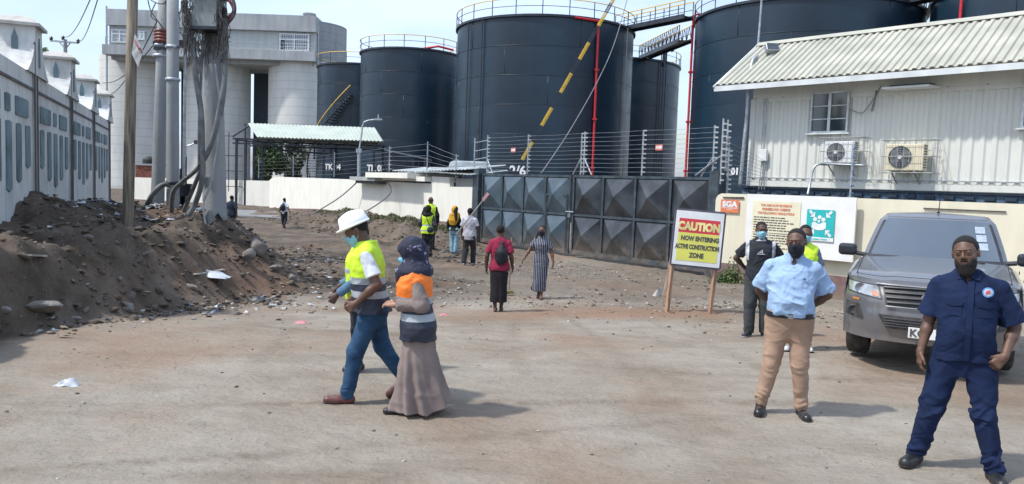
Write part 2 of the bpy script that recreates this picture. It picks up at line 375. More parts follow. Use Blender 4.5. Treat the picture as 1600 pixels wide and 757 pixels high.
redm = np.clip(np.exp(-(((GX-1.2)/2.6)**2+((GY-14.2)/1.5)**2))+np.exp(-(((GX-3.8)/1.8)**2+((GY-13.6)/1.2)**2))+.8*np.exp(-(((GX+5.2)/1.2)**2+((GY-16)/2.)**2))+.5*fbm(GX, GY, .7, 4, 17.)-.25, 0, 1)
a = g.data.attributes.new('reddish', 'FLOAT', 'POINT'); a.data.foreach_set('value', redm.ravel().astype(np.float32))
trk = np.zeros_like(GX)
for (c0, c1, c2, wd) in ((5.5, .12, .15, .09), (7.1, .10, .12, .09), (6.2, .30, .10, .07), (8.6, .02, .25, .09), (10.3, -.04, .3, .09), (4.4, .05, .1, .08)):
    trk += np.exp(-((GY-c0-c1*GX-c2*np.sin(GX*.55+c0))/wd)**2)*np.clip(.55+.8*fbm(GX, GY, .5, 2, c0), 0, 1)
for (c0, c1, wd) in ((-1.6, .035, .10), (-.1, .035, .10), (.9, .05, .09), (2.4, .05, .09), (-3., .01, .1)):
    trk += np.exp(-((GX-c0-c1*(GY-15)**2*.25-.12*np.sin(GY*.6+c0))/wd)**2)*np.clip(.6+.8*fbm(GX, GY, .4, 2, c0+9), 0, 1)*sst(7, 10, GY)
trk = np.clip(trk, 0, 1)*(1-.7*brk)
a = g.data.attributes.new('track', 'FLOAT', 'POINT'); a.data.foreach_set('value', trk.ravel().astype(np.float32))
tag(g, kind='structure')
# a strip of asphalt road seen far left between the wall end and the cream wall
mb = MB(); rp = [pt(170, 312, 52), pt(262, 320, 46), pt(262, 301, 70), pt(172, 296, 80)]
zz = -.30
rp = [Vector((p.x, p.y, zz+.012)) for p in rp]
mb.slab([(-40, 50, -.33), (-13, 44, -.33), (-16, 52, -.33), (-42, 60, -.33)], (0, 0, 1), .06)
tag(mb.build('road', mat('worn_asphalt', (.22, .22, .22), .9, 0, .2, 1)), kind='structure')

# ================================================================== ORNATE WALL, left
WL = Vector((-.384, .923, 0)); WLn = Vector((.923, .384, 0))       # along, towards the yard
def wl(j, z, off=0.):     # j = panel coordinate (joint 0 at u=52.7)
    Y0 = 3945/(301-52.7); X0 = (52.7-800)/1200*Y0
    return Vector((X0, Y0, 0)) + WL*(j*5.0) + WLn*off + Vector((0, 0, z))
m_ow = stained('greyed_white_precast', (.62, .635, .62), (.34, .32, .29), .85, 1.1, (2.5, 2.5, .3), .42, .74)
m_teal = mat('teal_wall_paint', (.14, .21, .235), .7, 0, .2, 2)
m_joint = mat('dark_joint', (.13, .12, .12), .9)
ow = thing('precast_wall', 'tall weathered white wall with teal slots and pointed pinnacles along the spoil heap', 'wall', wl(0, 0))
for j in (-1, 0, 1, 2):
    mb = MB()
    a0, a1 = j+.035, j+.965
    mb.slab([wl(a0, -.8), wl(a1, -.8), wl(a1, 3.97), wl(a0, 3.97)], -WLn, .16)
    # raised frame line
    mb.slab([wl(a0, 3.62), wl(a1, 3.62), wl(a1, 3.67), wl(a0, 3.67)], WLn, .03, 1)
    P = mb.build('wall_panel', [m_ow, m_joint], ow)
    mb = MB(); e = .022
    k0 = j
    def rect(t0, t1, z0, z1, pointed=False):
        if pointed: poly = [wl(t0, z0+.06), wl((t0+t1)/2, z0), wl(t1, z0+.06), wl(t1, z1+.03), wl((t0+t1)/2, z1+.05), wl(t0, z1+.03)]
        else: poly = [wl(t0+.01, z0), wl(t1-.01, z0), wl(t1, z0+.02), wl(t1, z1-.02), wl(t1-.01, z1), wl(t0+.01, z1), wl(t0, z1-.02), wl(t0, z0+.02)]
        mb.slab(poly, WLn, e)
    rect(k0+.12, k0+.38, 3.03, 3.38); rect(k0+.46, k0+.54, 3.05, 3.36); rect(k0+.63, k0+.86, 3.03, 3.38)
    for t, zb in ((.12, 2.05), (.30, 1.78), (.47, 1.62), (.64, 1.78), (.81, 2.05)):
        rect(k0+t, k0+t+.085, zb, 2.84, True)
    mb.build('teal_slots', m_teal, P)
for j in (-1, 0, 1, 2, 3):
    # pinnacle block straddling the joint: flared foot, lancets, low pyramid cap
    mb = MB(); a0, a1, d0, d1, zb, zt = j-.02, j+.13, -.62, .05, 3.96, 4.92; n = 8
    for i in range(n):
        def ring(f):
            w = (1-f)**2.6; z = zb+f*(zt-zb); e = .16*w
            return [wl(a0-e, z, d1), wl(a1+e, z, d1), wl(a1+e, z, d0), wl(a0-e, z, d0)]
        A, B = ring(i/n), ring((i+1)/n)
        for k in range(4): mb.quad(A[k], A[(k+1) % 4], B[(k+1) % 4], B[k])
    pn_ = mb.build('pinnacle', m_ow, ow)
    mb = MB()
    for (s_, ) in (((d0+d1)/2,),):
        q = lambda ds, z: wl(a0-.022, z, s_+ds)
        mb.slab([q(-.055, 4.32), q(.055, 4.32), q(.055, 4.66), q(0, 4.84), q(-.055, 4.66)], -WL, .04)
    q = lambda dj, z: wl((a0+a1)/2+dj, z, d1+.002); mb.slab([q(-.012, 4.14), q(.012, 4.14), q(.012, 4.56), q(0, 4.74), q(-.012, 4.56)], WLn, .02)
    mb.build('lancet_slot', m_teal, pn_)
    mb = MB(); zc = zt; o_ = .09; base = [wl(a0-.02, zc, d1+o_), wl(a1+.02, zc, d1+o_), wl(a1+.02, zc, d0-o_), wl(a0-.02, zc, d0-o_)]
    mb.slab(base, (0, 0, 1), .06); t = [b_+Vector((0, 0, .06)) for b_ in base]; cen = wl((a0+a1)/2, zc+.26, (d0+d1)/2)
    m1 = [p_.lerp(cen, .45)+Vector((0, 0, .045)) for p_ in t]
    for k in range(4): mb.quad(t[k], t[(k+1) % 4], m1[(k+1) % 4], m1[k]); mb.add([m1[k], m1[(k+1) % 4], cen], [(0, 1, 2)])
    mb.build('pinnacle_cap', stained('stained_cap', (.48, .465, .43), (.28, .25, .21), scale=2), pn_)
for j in (-1, 0, 1, 2, 3):
    mb = MB(); mb.slab([wl(j-.03, -.8, .03), wl(j+.03, -.8, .03), wl(j+.03, 4.0, .03), wl(j-.03, 4.0, .03)], -WLn, .22)
    mb.slab([wl(j-.035, -.8, .035), wl(j-.02, -.8, .035), wl(j-.02, 4.6, .035), wl(j-.035, 4.6, .035)], WLn, .02, 1)
    mb.slab([wl(j+.02, -.8, .035), wl(j+.035, -.8, .035), wl(j+.035, 3.95, .035), wl(j+.02, 3.95, .035)], WLn, .02, 1)
    mb.build('joint_post', [m_ow, m_joint], ow)

# ================================================================== SILOS
SY = 110.
def sx(u, Y=SY): return (u-800)/1200*Y
m_silo = stained('silo_concrete', (.64, .64, .60), (.45, .46, .45), .9, .12, (.5, .5, .12), .44, .78, .01, bands=1.15)
m_gall = stained('gallery_concrete', (.42, .44, .44), (.25, .265, .28), .9, .35, (.8, .8, .1), .4, .72, .01)
si = thing('silo_building', 'pale concrete grain silo block with a long gallery on top, behind the street poles', 'silo', (sx(350), SY, 0))
zt0 = zat(350, 92, 104.)     # underside of gallery
def cyl_part(uc, ru, Y, ztop, name='silo_cylinder', m=m_silo):
    mb = MB(); mb.lathe((sx(uc, Y), Y, 0), [(ru, -2), (ru, ztop)], 64); mb.lathe((sx(uc, Y), Y, ztop), [(ru, 0), (.01, .01)], 64)
    return mb.build(name, m, si, smooth=True)
rr = 61/1200*SY
cyl_part(216, 5.1, SY+1, zt0+.5); cyl_part(338, 4.4, SY, zt0+.5); cyl_part(472, 4.9, SY-1.2, zt0+.2)
# back wall between the cylinders, gap shade painted in as dark colour
mb = MB()
mb.box((sx(283), SY+3, 10), (2.6, 1, 26)); mb.box(((sx(380)+sx(407))/2, SY+4, 10), (sx(407)-sx(380), 1, 26)); mb.build('recess_wall', mat('painted_recess_shade', (.09, .11, .13), .9), si)

# big full height round end
zr = zat(470, 26, 106.)
mb = MB(); cxr = sx(476, 110); mb.lathe((cxr+.1, 110, 0), [(5.2, -2), (5.2, zr-1.0)], 72); mb.lathe((cxr+.1, 110, zr-1.0), [(5.2, 0), (5.2, .35), (.01, .4)], 72)
mb.build('round_end', stained('round_end_concrete', (.33, .35, .36), (.22, .24, .26), .9, .3, (.8, .8, .1), .4, .75, .01, bands=1.15), si, smooth=False)
# gallery box (front plane)
gy = 104.; x0, x1 = sx(168, gy), sx(486, gy)
zb0, zb1, zf, ztop = zat(330, 92, gy), zat(330, 77, gy), zat(330, 45, gy), zat(330, 20, gy)
mb = MB(); mb.box(((x0+x1)/2, gy+5, (zf+ztop)/2), (x1-x0+.3, 10.4, ztop-zf)); mb.build('parapet', m_gall, si)
mb = MB(); mb.box(((x0+x1)/2, gy+5.3, (zb1+zf)/2), (x1-x0, 10, zf-zb1-.02)); mb.build('gallery_wall', stained('gallery_light', (.47, .49, .47), (.34, .36, .36), .9, .3, (.8, .8, .1), .4, .75, .01), si)
mb = MB(); mb.box(((x0+x1)/2, gy+4.7, (zb0+zb1)/2), (x1-x0+.6, 11.4, zb1-zb0)); mb.box(((x0+x1)/2, gy+5.4, zb0-.25), (x1-x0-.4, 10, .5)); mb.build('gallery_slab', m_gall, si)
# louvre windows
def louvre(u0, u1, v0, v1):
    a_ = pt(u0, v1, gy+.25); b_ = pt(u1, v0, gy+.25); w = b_.x-a_.x; h = b_.z-a_.z; cx, cz = (a_.x+b_.x)/2, (a_.z+b_.z)/2
    mb = MB(); mb.box((cx, gy+.24, cz), (w, .12, h)); f = mb.build('window', mat('window_blue_grey', (.22, .26, .30), .5), si)
    mb = MB()
    for i in range(13): mb.box((a_.x+w*(i+.5)/13, gy+.14, cz), (.06, .06, h))
    for i in range(6): mb.box((cx, gy+.12, a_.z+h*(i+.5)/6), (w, .05, .05))
    mb.build('window_grid', m_white, f)
    mb = MB()
    for z in (a_.z, cz+h*.17, b_.z): mb.box((cx, gy+.1, z), (w+.2, .14, .14))
    for x in (a_.x, cx, b_.x): mb.box((x, gy+.09, cz), (.14, .14, h))
    mb.build('window_frame', m_white, f)
louvre(438, 483, 55, 79)
louvre(176, 200, 48, 66); louvre(214, 226, 50, 62)
mb = MB(); mb.box((sx(435, gy), gy+.2, zat(435, 70, gy)), (.7, .3, 1.5)); mb.build('door', mat('dark_opening', (.05, .07, .09), .8), si)
mb = MB()
for dz in (.5, 1.0): mb.beam((x0, gy-.7, zb1+dz), (x1, gy-.7, zb1+dz), .06)
for i in range(22):
    x = x0+(x1-x0)*i/21; mb.box((x, gy-.7, zb1+.5), (.05, .05, 1.0))
mb.build('gallery_railing', m_galv, si)
mb = MB(); mb.lathe((sx(477, 106), 106, ztop), [(.75, 0), (.75, .5), (.9, .55), (.9, .7), (.01, .8)], 20); mb.build('roof_vent', m_gall, si)
mb = MB(); mb.tube([(cxr+2.6, 105.3, 3), (cxr+2.6, 105.3, zr-1.2)], .14, 8); mb.build('downpipe', m_galv, si)
mb = MB(); mb.tube([(x0-.25, gy+.1, 0), (x0-.25, gy+.1, ztop+.4)], .12, 6); mb.build('downpipe', m_galv, si)

# ================================================================== TANKS
def tank_mat():
    m = bpy.data.materials.new('black_tank_paint'); n, b = nodes(m); N = n.nodes; L = n.links
    tc = N.new('ShaderNodeTexCoord'); mp = N.new('ShaderNodeMapping'); mp.inputs['Scale'].default_value = (.55, .55, .035); L.new(tc.outputs['Object'], mp.inputs[0])
    a = N.new('ShaderNodeTexNoise'); a.inputs['Scale'].default_value = .5; a.inputs['Detail'].default_value = 7; L.new(mp.outputs[0], a.inputs['Vector'])
    r = N.new('ShaderNodeValToRGB'); e = r.color_ramp.elements; e[0].position = .35; e[1].position = .7; e[0].color = (.004, .014, .028, 1); e[1].color = (.012, .036, .060, 1)  # pale vertical streaks: dusty faded paint, also painted in as sheen
    L.new(a.outputs[0], r.inputs[0]); L.new(r.outputs[0], b.inputs['Base Color'])
    r2 = N.new('ShaderNodeMapRange'); r2.inputs[3].default_value = .26; r2.inputs[4].default_value = .52; b.inputs['Specular IOR Level'].default_value = .5
    a2 = N.new('ShaderNodeTexNoise'); a2.inputs['Scale'].default_value = .8; a2.inputs['Detail'].default_value = 5; L.new(tc.outputs['Object'], a2.inputs['Vector'])
    L.new(a2.outputs[0], r2.inputs[0]); L.new(r2.outputs[0], b.inputs['Roughness'])
    n3 = N.new('ShaderNodeTexNoise'); n3.inputs['Scale'].default_value = .7; n3.inputs['Detail'].default_value = 2; L.new(tc.outputs['Object'], n3.inputs['Vector'])
    bp = N.new('ShaderNodeBump'); bp.inputs['Distance'].default_value = .03; L.new(n3.outputs[0], bp.inputs['Height']); L.new(bp.outputs[0], b.inputs['Normal'])
    return m
m_tank = tank_mat()
def tank(uc, Y, Rr, ztop, label, rail=True, txt=None, txtu=None, txtv=265, txts=.9):
    x = (uc-800)/1200*Y
    t = thing('storage_tank', label, 'tank', (x, Y, -.5), group='black storage tanks')
    mb = MB(); prof = []; z = -.5; n = 7; hc = (ztop+.5)/n
    for i in range(n):
        r_ = Rr + .035*(i % 2)*0 + .03*(n-i)/n
        prof += [(r_, z), (r_, z+hc-.03)] ; z += hc
        prof += [(r_-.004, z-.03)]
    for i in range(0, len(prof)-1, 3): (ra_, za_), (_, zb_) = prof[i:i+2]; mb.lathe((x, Y, 0), [(ra_, za_), (ra_+.012, za_+(zb_-za_)*.3), (ra_+.014, za_+(zb_-za_)*.7), (ra_, zb_)], 96)
    mb.build('shell', m_tank, t, smooth=True)
    # weld laps: thin seams, staggered verticals
    mb = MB(); z = -.5
    for i in range(n):
        z += hc
        if i < n-1: mb.lathe((x, Y, z-.03), [(Rr+.02, 0), (Rr+.036, .010), (Rr+.036, .03), (Rr+.0, .04)], 96)
        for k in range(5):
            a = (k+.5*(i % 2)+.13*i)*2*math.pi/5+.3; rr_ = Rr+.035
            mb.box((x+(rr_-.02)*math.cos(a), Y+(rr_-.02)*math.sin(a), z-hc/2), (.018, .03, hc-.06), a)
    mb.build('weld_seams', m_tank, t, smooth=True)
    mb = MB(); mb.lathe((x, Y, ztop), [(Rr, -.12), (Rr+.16, -.12), (Rr+.16, .04), (Rr-.05, .05), (.01, .55)], 96); mb.build('rim_and_roof', m_dark, t)
    if rail:
        mb = MB(); my = MB(); n2 = max(14, int(Rr*3.4)); rr_ = Rr+.1
        for k in range(n2):
            a = 2*math.pi*k/n2; p = Vector((x+rr_*math.cos(a), Y+rr_*math.sin(a), ztop)); mb.tube([p, p+Vector((0, 0, 1.12))], .035, 5)
        for zz_, q_ in ((1.12, my), (.6, mb)):
            q_.tube(arc((x, Y), rr_, 0, 2*math.pi, 72, ztop+zz_), .035 if q_ is my else .024, 5)
        mb.build('railing', m_dark, t); my.build('top_rail', m_yel, t)
    if txt:
        u_ = txtu; k = (u_-800)/1200.
        # nearest hit of the view ray on the cylinder
        d = Vector((k, 1)).normalized(); c = Vector((x, Y)); b_ = d.dot(c); D = b_*b_-(c.length_squared-(Rr+.07)**2)
        h = d*(b_-math.sqrt(max(D, 0))); nn = (h-c).normalized(); up = Vector((0, 0, 1)); rt = Vector((-nn.y, nn.x, 0))
        zz_ = zat(u_, txtv, h.y)
        text_on('tank_number', txt, txts, (h.x, h.y, zz_), rt, up, m_white, t, .02, .03)
    return t, x
TOP = 14.1
tA, xA = tank(840, 62, 6.93, TOP, 'widest black tank in the middle of the row, behind the gate', txt='2/6', txtu=805, txtv=274, txts=.95)
tB, xB = tank(635, 75, 4.75, TOP, 'black tank numbered TK 05 beyond the shelter, left of the widest tank', txt='TK 05', txtu=584, txtv=267.5, txts=.8)
tC, xC = tank(556, 85, 4.45, 14.1, 'short-looking black tank numbered TK 04 with yellow-railed spiral stair, nearest the silos', txt='TK 04', txtu=517, txtv=265, txts=.8)
tD, xD = tank(945, 78, 6.6, TOP, 'black tank half hidden behind the widest tank, with a vent pipe on its rim')
tE, xE = tank(1238, 54.4, 7.45, TOP, 'black tank numbered 01 behind the white container office', txt='01', txtu=1143, txtv=273, txts=.6)
tF, xF = tank(1634, 46, 7.0, 14.1, 'black tank at the right edge, above the corrugated roof')
def cylpt(x, Y, Rr, u):   # point of tank wall seen in column u
    k = (u-800)/1200.; d = Vector((k, 1)).normalized(); c = Vector((x, Y)); b_ = d.dot(c); D = max(b_*b_-(c.length_squared-Rr**2), 0); return d*(b_-math.sqrt(D))
# red foam pipes
def redpipe(t, x, Y, Rr, u, ztop, hook=0):
    h = cylpt(x, Y, Rr+.2, u); mb = MB(); pts = [(h.x, h.y, -.4), (h.x, h.y, ztop+.25)]
    if hook: pts += [(h.x+hook*.4, h.y+.3, ztop+.42), (h.x+hook*4.5, h.y+2.2 if hook > 0 else h.y-.4, ztop+.45)]
    mb.tube(pts, .085, 8)
    for z in (3.5, 7, 10.5): mb.box((h.x, h.y, z), (.3, .3, .12))
    mb.build('red_pipe', m_red, t)
redpipe(tA, xA, 62, 6.93, 921, TOP-.5, 0)
mb = MB(); h = cylpt(xA, 62, 7.13, 921); h2 = cylpt(xA, 62, 7.13, 885); mb.tube([(h.x, h.y, TOP-.25), (h.x, h.y, TOP-.15), (h2.x, h2.y, TOP-.1)], .085, 8); mb.build('red_pipe_elbow', m_red, tA)
redpipe(tE, xE, 54.4, 7.45, 1066, TOP+.1, 1)
h = cylpt(xF, 46, 7.2, 1474); mb = MB(); mb.tube([(h.x, h.y, 3), (h.x, h.y, TOP+1)], .085, 8); mb.build('red_pipe', m_red, tF)
h = cylpt(xB, 75, 4.95, 690); mb = MB(); mb.tube([(h.x-2.4, h.y-.1, TOP+.15), (h.x-.8, h.y-.2, TOP+.42), (h.x+.6, h.y, TOP+.15)], .1, 8); mb.build('red_pipe', m_red, tB)
# vertical ladders / downpipes
for (t, x, Y, Rr, u, m_) in ((tA, xA, 62, 6.93, 743, m_dark), (tA, xA, 62, 6.93, 722, m_dark), (tD, xD, 78, 6.6, 1020, m_dark), (tD, xD, 78, 6.6, 1028, m_dark), (tA, xA, 62, 6.93, 966, m_galv)):
    h = cylpt(x, Y, Rr+.18, u); mb = MB(); mb.tube([(h.x, h.y, -.4), (h.x, h.y, TOP+(1.0 if u > 1000 else -.1))], .05, 6); mb.build('downpipe', m_, t)
h = cylpt(xA, 62, 7.13, 743)
# vent gooseneck on tank D
h = cylpt(xD, 78, 6.7, 1024); mb = MB(); mb.tube([(h.x, h.y, TOP-.5), (h.x, h.y, TOP+.9), (h.x+.2, h.y, TOP+1.2), (h.x+.6, h.y, TOP+1.2), (h.x+.8, h.y, TOP+.9)], .16, 8); mb.build('vent_pipe', m_dark, tD)
# spiral stair on TK 04
mb = MB(); my = MB(); pr = []
for i in range(40):
    f = i/39; a = R(-200)+f*R(112); z = -.3+f*11.0; r_ = 4.45+.55
    p = Vector((xC+r_*math.cos(a), 85+r_*math.sin(a), z)); mb.box(p, (1.0, .3, .06), a); pr.append(p+Vector((.4*math.cos(a), .4*math.sin(a), 1.0)))
    if i % 3 == 0: mb.tube([p+Vector((.4*math.cos(a), .4*math.sin(a), 0)), pr[-1]], .03, 5)
mb.tube([p-Vector((0, 0, 1.05)) for p in pr], .07, 5); st = mb.build('spiral_stair', m_dark, tC); my.tube(pr, .05, 5); my.build('stair_handrail', m_yel, st)
# yellow bollards under TK 05
mb = MB()
for u in (572, 578, 585, 592): p = pt(u, 276, 66); mb.tube([(p.x, p.y, -.4), (p.x, p.y, 2.45)], .12, 8)
mb.beam((pt(572, 270, 66).x, 66, 2.4), (pt(592, 270, 66).x, 66, 2.4), .14); mb.build('guard_rail', m_yel, tB)

# ---- walkways between tanks
def walkway(name, label, a, b, w=.9, drop=0, steps=False):
    a = Vector(a); b = Vector(b); t = thing('walkway', label, 'walkway', a); d = (b-a); n = Vector((-d.y, d.x, 0)).normalized()*w/2
    mb = MB()
    for s_ in (-1, 1): mb.beam(a+n*s_, b+n*s_, .08, .32)
    mb.slab([a+n, b+n, b-n, a-n], (0, 0, 1), .04); mb.build('deck', m_dark, t)
    mb = MB(); my = MB()
    k = max(3, int(d.length/1.3))
    for s_ in (-1, 1):
        for i in range(k+1): p = a+d*(i/k)+n*s_; mb.tube([p, p+Vector((0, 0, 1.1))], .035, 5)
        mb.beam(a+n*s_+Vector((0, 0, .55)), b+n*s_+Vector((0, 0, .55)), .035)
        my.beam(a+n*s_+Vector((0, 0, 1.1)), b+n*s_+Vector((0, 0, 1.1)), .06)
        if steps:
            for i in range(k): mb.beam(a+d*(i/k)+n*s_+Vector((0, 0, .05)), a+d*((i+.5)/k)+n*s_+Vector((0, 0, 1.1)), .04); mb.beam(a+d*((i+.5)/k)+n*s_+Vector((0, 0, 1.1)), a+d*((i+1)/k)+n*s_+Vector((0, 0, .05)), .04)
    mb.build('railing', m_dark, t); my.build('top_rail', m_yel, t); return t
walkway('w', 'level steel walkway joining the widest tank to the tank on its right', (pt(968, 44, 60).x, 60, TOP+.05), (pt(1075, 44, 54.5).x, 54.5, TOP+.05))
w2 = walkway('w', 'sloping steel walkway with braced railing above the half hidden tank', (pt(1006, 88, 72).x, 72, TOP+.1), (pt(1070, 72, 57).x, 57, TOP-1.1), steps=True)
walkway('w', 'steel walkway joining tank 01 to the tank at the right edge', (pt(1380, 14, 50).x, 50, TOP+.05), (pt(1455, 5, 47).x, 47, TOP+.05))
# ================================================================== SHELTER, lamp, trees behind the cream wall
SHY = 60.
sh = thing('loading_shelter', 'open steel pipe shelter with a pale green corrugated roof in front of the tanks', 'shelter', (pt(400, 280, SHY).x, SHY, -.4))
m_groof = mat('pale_green_roof_sheet', (.42, .47, .42), .6, 0, .05, .8)
rl, rrr = pt(386, 188, SHY+2.0), pt(585, 205, SHY+2.0); el, er = pt(402, 211, SHY-.6), pt(599, 225, SHY-.6)
rz = (rl.z+rrr.z)/2; ez = (el.z+er.z)/2
def corr(mb, a, b, c, d, n, amp, nrm, th=.02):
    """corrugated sheet: ridge a->b, eave d->c, n ribs"""
    a, b, c, d = map(Vector, (a, b, c, d)); nrm = Vector(nrm); vs = []; 
    prof = []
    for i in range(n):
        for f, h in ((0, 0), (.28, 0), (.42, 1), (.78, 1), (.92, 0)): prof.append(((i+f)/n, h))
    prof.append((1, 0)); k = len(prof)
    for f, h in prof: vs.append(a.lerp(b, f)+nrm*amp*h); vs.append(d.lerp(c, f)+nrm*amp*h)
    vs += [v-nrm*th for v in vs]
    fs = []
    for i in range(k-1):
        fs.append((2*i, 2*i+2, 2*i+3, 2*i+1)); o = 2*k; fs.append((o+2*i, o+2*i+1, o+2*i+3, o+2*i+2))
        fs.append((2*i+1, 2*i+3, o+2*i+3, o+2*i+1)); fs.append((2*i, o+2*i, o+2*i+2, 2*i+2))
    fs.append((0, 1, 2*k+1, 2*k)); j = 2*(k-1); fs.append((j, 2*k+j, 2*k+j+1, j+1))
    mb.add(vs, fs)
A_ = Vector((rl.x, SHY+2.2, rz)); B_ = Vector((rrr.x, SHY+2.2, rz)); C_ = Vector((er.x, SHY-.6, ez)); D_ = Vector((el.x, SHY-.6, ez))
nr = (B_-A_).cross(D_-A_).normalized()*-1
if nr.z < 0: nr = -nr
mb = MB(); corr(mb, A_, B_, C_, D_, 34, .05, nr)
mb.slab([A_+Vector((0, 0, .0)), B_, B_+Vector((.2, 2.6, -1.3)), A_+Vector((.2, 2.6, -1.3))], (0, 0, 1), .03)
mb.build('roof', m_groof, sh)
mb = MB()
xl, xr_ = A_.x-.2, er.x-.8; zl = ez-.5
for x in (xl+.1, xl+.8, xr_, (xl+xr_)/2+1.5):
    for y in (SHY, SHY+4): mb.beam((x, y, -.5), (x, y, zl+.4), .16)
for y in (SHY, SHY+4):
    for z in (zl, zl+.35): mb.beam((xl-.2, y, z), (xr_+.3, y, z), .12)
for i in range(10): x = xl+(xr_-xl)*i/9; mb.beam((x, SHY, zl), (x+.5*(xr_-xl)/9, SHY, zl+.35), .06); mb.beam((x, SHY, zl+.3), (x, SHY+4, zl+.3), .08)
for x in (xl, ): mb.beam((x, SHY-.5, ez), (A_.x+.2, SHY+2.2, rz-.1), .1); mb.beam((x, SHY+2.2, zl), (x, SHY+2.2, rz), .08)
for z in (1.2, 2.4, 3.6): mb.beam((xl-1.1, SHY, z), (xl+.6, SHY, z), .05); 
for x in (xl-1.1, xl-.5): mb.beam((x, SHY, .8), (x, SHY, 5.4), .05)
mb.beam((xl-.9, SHY, 5.1), (xl, SHY, 5.1), .05)
for i in range(5): mb.beam((xl+2+i*1.3, SHY+1, zl), (xl+2+i*1.3, SHY+1, zl-.7-.3*(i % 2)), .12)
mb.beam((xl+2.5, SHY+1.5, zl-.35), (xl+7.5, SHY+1.5, zl-.55), .14)
mb.build('steel_frame', m_dark, sh)
# second low dark shelter right of it
mb = MB(); p0 = pt(622, 236, 55); p1 = pt(668, 250, 55)
s2t = thing('low_shed', 'low dark lean-to shed behind the cream wall below the tanks', 'shed', (p0.x, 55, -.4))
mb.slab([(p0.x-1, 55, p0.z), (p1.x, 55, p1.z), (p1.x, 58, p1.z), (p0.x-1, 58, p0.z)], (0, 0, 1), .1); mb.build('roof', mat('grey_sheet', (.16, .19, .21), .6), s2t)
mb = MB()
for x in (p0.x-.8, (p0.x+p1.x)/2, p1.x-.2):
    for y in (55.1, 57.9): mb.beam((x, y, -.5), (x, y, p1.z+.2), .12)
mb.beam((p0.x-.8, 55.1, 3), (p1.x, 55.1, 3), .1); mb.build('frame', m_dark, s2t)
# street lamp
lp = pt(562, 282, 47); 
lamp = thing('street_lamp', 'grey swan-neck lamp post rising in front of the pale green shelter roof', 'street lamp', (lp.x, 47, -.3))
mb = MB(); a = pt(561, 236, 47); mb.tube([(lp.x, 47, -.4), (a.x, 47, a.z)], .11, 10); mb.box(a, (.3, .3, .25)); q_ = [(565, 210), (566, 198), (569, 191), (576, 188.5), (588, 187)]
mb.tube([a]+[pt(u, v, 47) for u, v in q_], .05, 8); mb.build('post', m_galv, lamp)
mb = MB(); p = pt(591, 187, 47); mb.box(p, (.5, .22, .1)); mb.box(p+Vector((0, 0, .1)), (.08, .08, .4)); mb.build('lamp_head', m_galv, lamp)

# ---- trees
def leafy(name, centre, rad, n, size, m, parent, seed=0, lobes=8):
    rg = np.random.default_rng(seed); C = np.array(centre); r = np.array(rad)
    lc = rg.normal(size=(lobes, 3)); lc /= np.linalg.norm(lc, axis=1)[:, None]; lc = C + lc*r*.62; lr = r*(.28+.25*rg.random((lobes, 1)))
    k = rg.integers(0, lobes, n); d = rg.normal(size=(n, 3)); d /= np.linalg.norm(d, axis=1)[:, None]
    P = lc[k]+d*lr[k]*(rg.random((n, 1))**.4)
    a = rg.normal(size=(n, 3)); a /= np.linalg.norm(a, axis=1)[:, None]; b = np.cross(a, rg.normal(size=(n, 3))); b /= np.linalg.norm(b, axis=1)[:, None]
    s = size*(.6+.8*rg.random((n, 1)))
    V = np.stack([P-a*s, P-b*s*.45, P+a*s, P+b*s*.45], 1).reshape(-1, 3)
    p = parent; V = V-np.array(p.matrix_basis.translation if p else (0, 0, 0))
    return npmesh(name, V, np.arange(4*n).reshape(n, 4), m, parent, False)
def leafmat(name, c1, c2):
    m = mat(name, c2, .6, 0, .2, 1.3, col2=c1); return m
m_leaf = leafmat('tree_leaves', (.03, .06, .02), (.08, .13, .045)); m_leaf2 = leafmat('grey_leaves', (.05, .07, .04), (.12, .14, .10))
def tree(u0, u1, v0, Y, label, m, seed):
    a = pt(u0, v0, Y); b = pt(u1, v0, Y); x = (a.x+b.x)/2; w = (b.x-a.x)/2; zt = a.z; zc = zt-w*.75
    t = thing('tree', label, 'tree', (x, Y, -.4)); bpy.context.view_layer.update()
    mb = MB(); mb.tube([(x, Y, -.5), (x+.1, Y, zc*.5), (x, Y, zc)], [.22, .16, .08], 8)
    for i in range(5): a_ = i*1.3; mb.tube([(x, Y, zc*.45), (x+math.cos(a_)*w*.6, Y+math.sin(a_)*w*.5, zc)], [.09, .03], 6)
    mb.build('trunk', mat('bark', (.12, .1, .08), .9, 0, .2, 5), t)
    leafy('crown', (x, Y, (zc+.2)*.85), (w, w*.8, (zt-.9)*.55), 5200, .16, m, t, seed, 12)
tree(396, 446, 226, 75, 'bushy green tree seen under the pale green shelter roof', m_leaf, 3)
tree(436, 482, 232, 78, 'greyish thin-leaved tree right of the bushy one under the shelter', m_leaf2, 4)
tg = thing('tree', 'tip of a green tree peeping over the ornate wall pinnacles', 'tree', (-21, 34, 0)); bpy.context.view_layer.update()
mb = MB(); mb.tube([(-20.2, 34, -.5), (-20.4, 34, 6.6)], [.2, .05], 6); mb.build('trunk', MATS['bark'], tg)
p = pt(62, 78, 34); leafy('crown', (p.x, 34, p.z-.5), (.75, .6, .55), 900, .13, m_leaf, tg, 9, 6)
